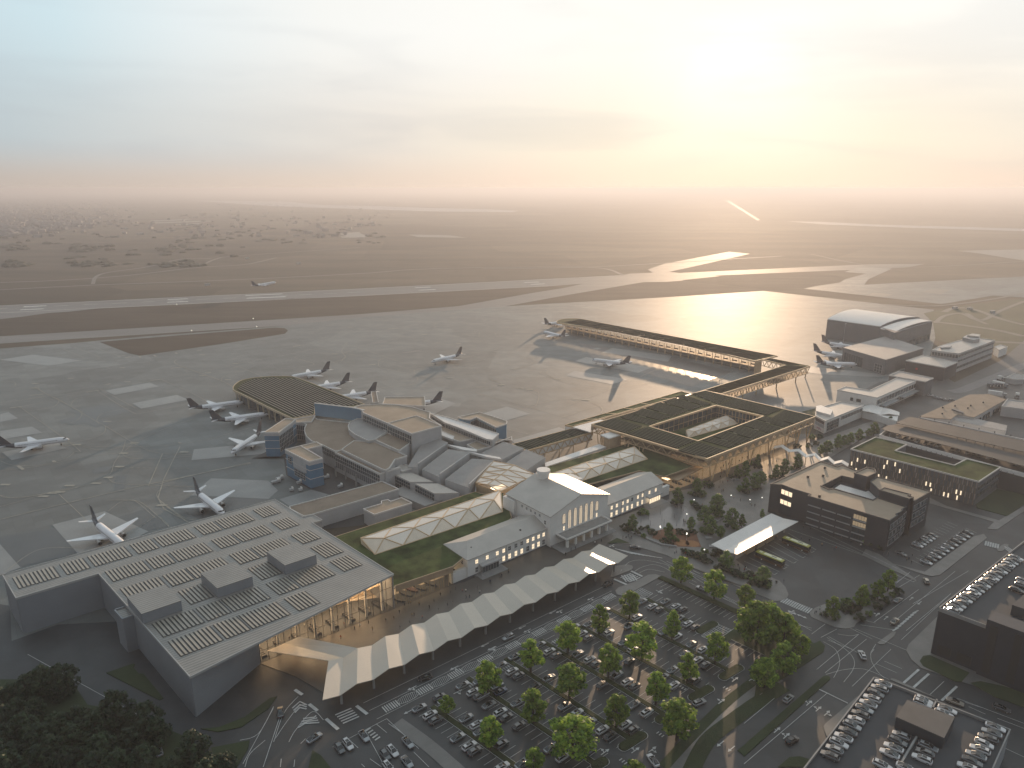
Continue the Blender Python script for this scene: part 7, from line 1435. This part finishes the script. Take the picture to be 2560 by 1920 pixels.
for i, (x, y, t) in enumerate(((1830,700,620),(1665,770,690),(1690,850,790),(1850,775,700),(1880,835,775),(2055,860,810),(2025,750,690),(2150,650,600),(1560,820,770))):
    p = W('Q',x,y,.4); h = max(1.6, min(4, hgt('Q',x,y,t))); j = thing('fountain_jet', 'thin white water jet rising from the square, %s on the list' % ordn(i), 'fountain', p, 'water jets of the square'); j['label'] = 'thin upright white water jet of the fountain in the square'
    b = MB(); b.tube(p, p+Vector((0,0,h)), .16, .07, 7); b.tube(p+Vector((0,0,h*.98)), p+Vector((0,0,h*1.15)), .1, .02, 7); b.build('spray', m_jet, j)
# ------------------------------------------------------------------ far country: woods, town, airfield signs
rf = random.Random(9)
def scatter(name, n, f, xr, yr, fn, m, label_kind='stuff', dens=None):
    b = MB()
    for _ in range(n):
        x, y = rf.uniform(*xr), rf.uniform(*yr); 
        if dens and rf.random() > dens(x, y): continue
        fn(b, W(f, x, y))
    o = b.build(name, m, recalc=False); o['kind'] = 'stuff'; return o
def bush(b, p):
    r = rf.uniform(6, 15); h = rf.uniform(3, 8); n = 6; a0 = rf.random(); ring = lambda k, z: [p+Vector((math.cos(a0+i*6.283/n)*r*k*rf.uniform(.7,1.2), math.sin(a0+i*6.283/n)*r*k*rf.uniform(.7,1.2), z*rf.uniform(.85,1.1))) for i in range(n)]
    lo, mid = ring(1,.1), ring(.85,h*.6); top = p+Vector((0,0,h)); k = len(b.v); b.v += lo+mid+[top]
    for i in range(n):
        j = (i+1)%n; b.f.append((k+i,k+j,k+n+j,k+n+i)); b.m.append(0); b.f.append((k+n+i,k+n+j,k+2*n)); b.m.append(0)
def house(b, p): b.box(p, rf.uniform(8,24), rf.uniform(7,13), rf.uniform(4,10), rf.random()*3)
m_wood = mat('far_woods', (.06,.058,.038), .95, var=.4, scale=.01)
scatter('far_woodland', 1500, 'J', (0,2400), (150,420), bush, m_wood, dens=lambda x, y: .07+.28*(math.sin(x*.011+y*.05)+math.sin(x*.004-y*.09) > .2))
scatter('tree_belt', 420, 'J', (0,1500), (430,560), bush, m_wood, dens=lambda x, y: 1 if (math.sin(x*.012+1)+math.sin(y*.06) > .9) else .05)
m_town = mat('town_wall', (.15,.155,.165), .7, var=.4, scale=.02)
scatter('distant_town', 5200, 'J', (-100,1300), (95,380), house, m_town, dens=lambda x, y: max(0, 1.0-x/900)*.9 if y < 380-x*.12 else .03)
scatter('distant_town', 500, 'J', (1300,2300), (120,380), house, m_town, dens=lambda x, y: .25)
for i, (f, x, y) in enumerate((('J',1275,672),('J',1520,508),('I',1670,100),('I',1840,125),('I',1560,95),('J',1835,540))):
    p = W(f,x,y); t = thing('airfield_hut', 'small pale hut on the airfield grass %s' % ('left of the lifting airliner','in the field far above the runway','beside the looping tracks, larger','on the track fork at the right','at the bend of the track above the hangar','in the field above the runway, right')[i], 'hut', p, 'huts on the airfield')
    MB().box(p, 8, 4, 2.6, TH).build('wall', m_cwall, t); b = MB(); b.box(p+Vector((0,0,2.6)), 8.6, 4.6, .3, TH); b.build('roof', m_greyroof, t)
for i, (f, x, y) in enumerate((('J',1557,885),('J',1578,935),('J',1178,960),('J',1087,797))):
    p = W(f,x,y); t = thing('marker_light', 'small bright marker light on a short post beside the taxiway, %s' % ('upper one of the pair','lower one of the pair','left beyond the grass island','left edge of the runway')[i], 'light', p, 'taxiway marker lights'); MB().box(p, .5, .5, 1.6).build('post', m_conc, t); MB().box(p+Vector((0,0,1.6)), 1.0, 1.0, .7).build('lamp', mat('marker_glow', (.9,.9,.8), .5, var=0, emit=(1,.95,.8), estr=.5), t)
p = W('I',735,345); t = thing('floodlight_mast', 'thin apron floodlight mast in front of the vaulted hangar', 'mast', p); MB().tube(p, p+Vector((0,0,19)), .35, .2, 8).build('pole', m_steel, t); MB().box(p+Vector((0,0,19)), 3.4, .7, .7, TH).build('lamp_bar', m_steel, t)
# service deck pieces by the gate towers
for i, (f, x, y, s) in enumerate((('F',470,1180,5),('F',505,1150,4),('F',925,1140,3),('F',680,1188,2.5),('F',690,1255,2),('F',610,1255,2),('F',1050,1222,2.5))):
    p = W(f,x,y,.2); t = thing('service_cart', 'small pale service cart on the dark apron beside the blue gate towers', 'cart', p, 'service carts by the gate towers'); MB().box(p+Vector((0,0,.4)), s, 1.6, 1.1, TH).build('body', m_cwall, t); MB().box(p+EX*s*.3+Vector((0,0,1.5)), s*.3, 1.5, .8, TH).build('cab', m_white, t)
    for k in (-1,1):
        for e in (-1,1): q = p+EX*s*.33*k+EY*.7*e; MB().tube(q+EY*.1+Vector((0,0,.3)), q-EY*.1+Vector((0,0,.3)), .3, .3, 8).build('wheel', m_black, t)
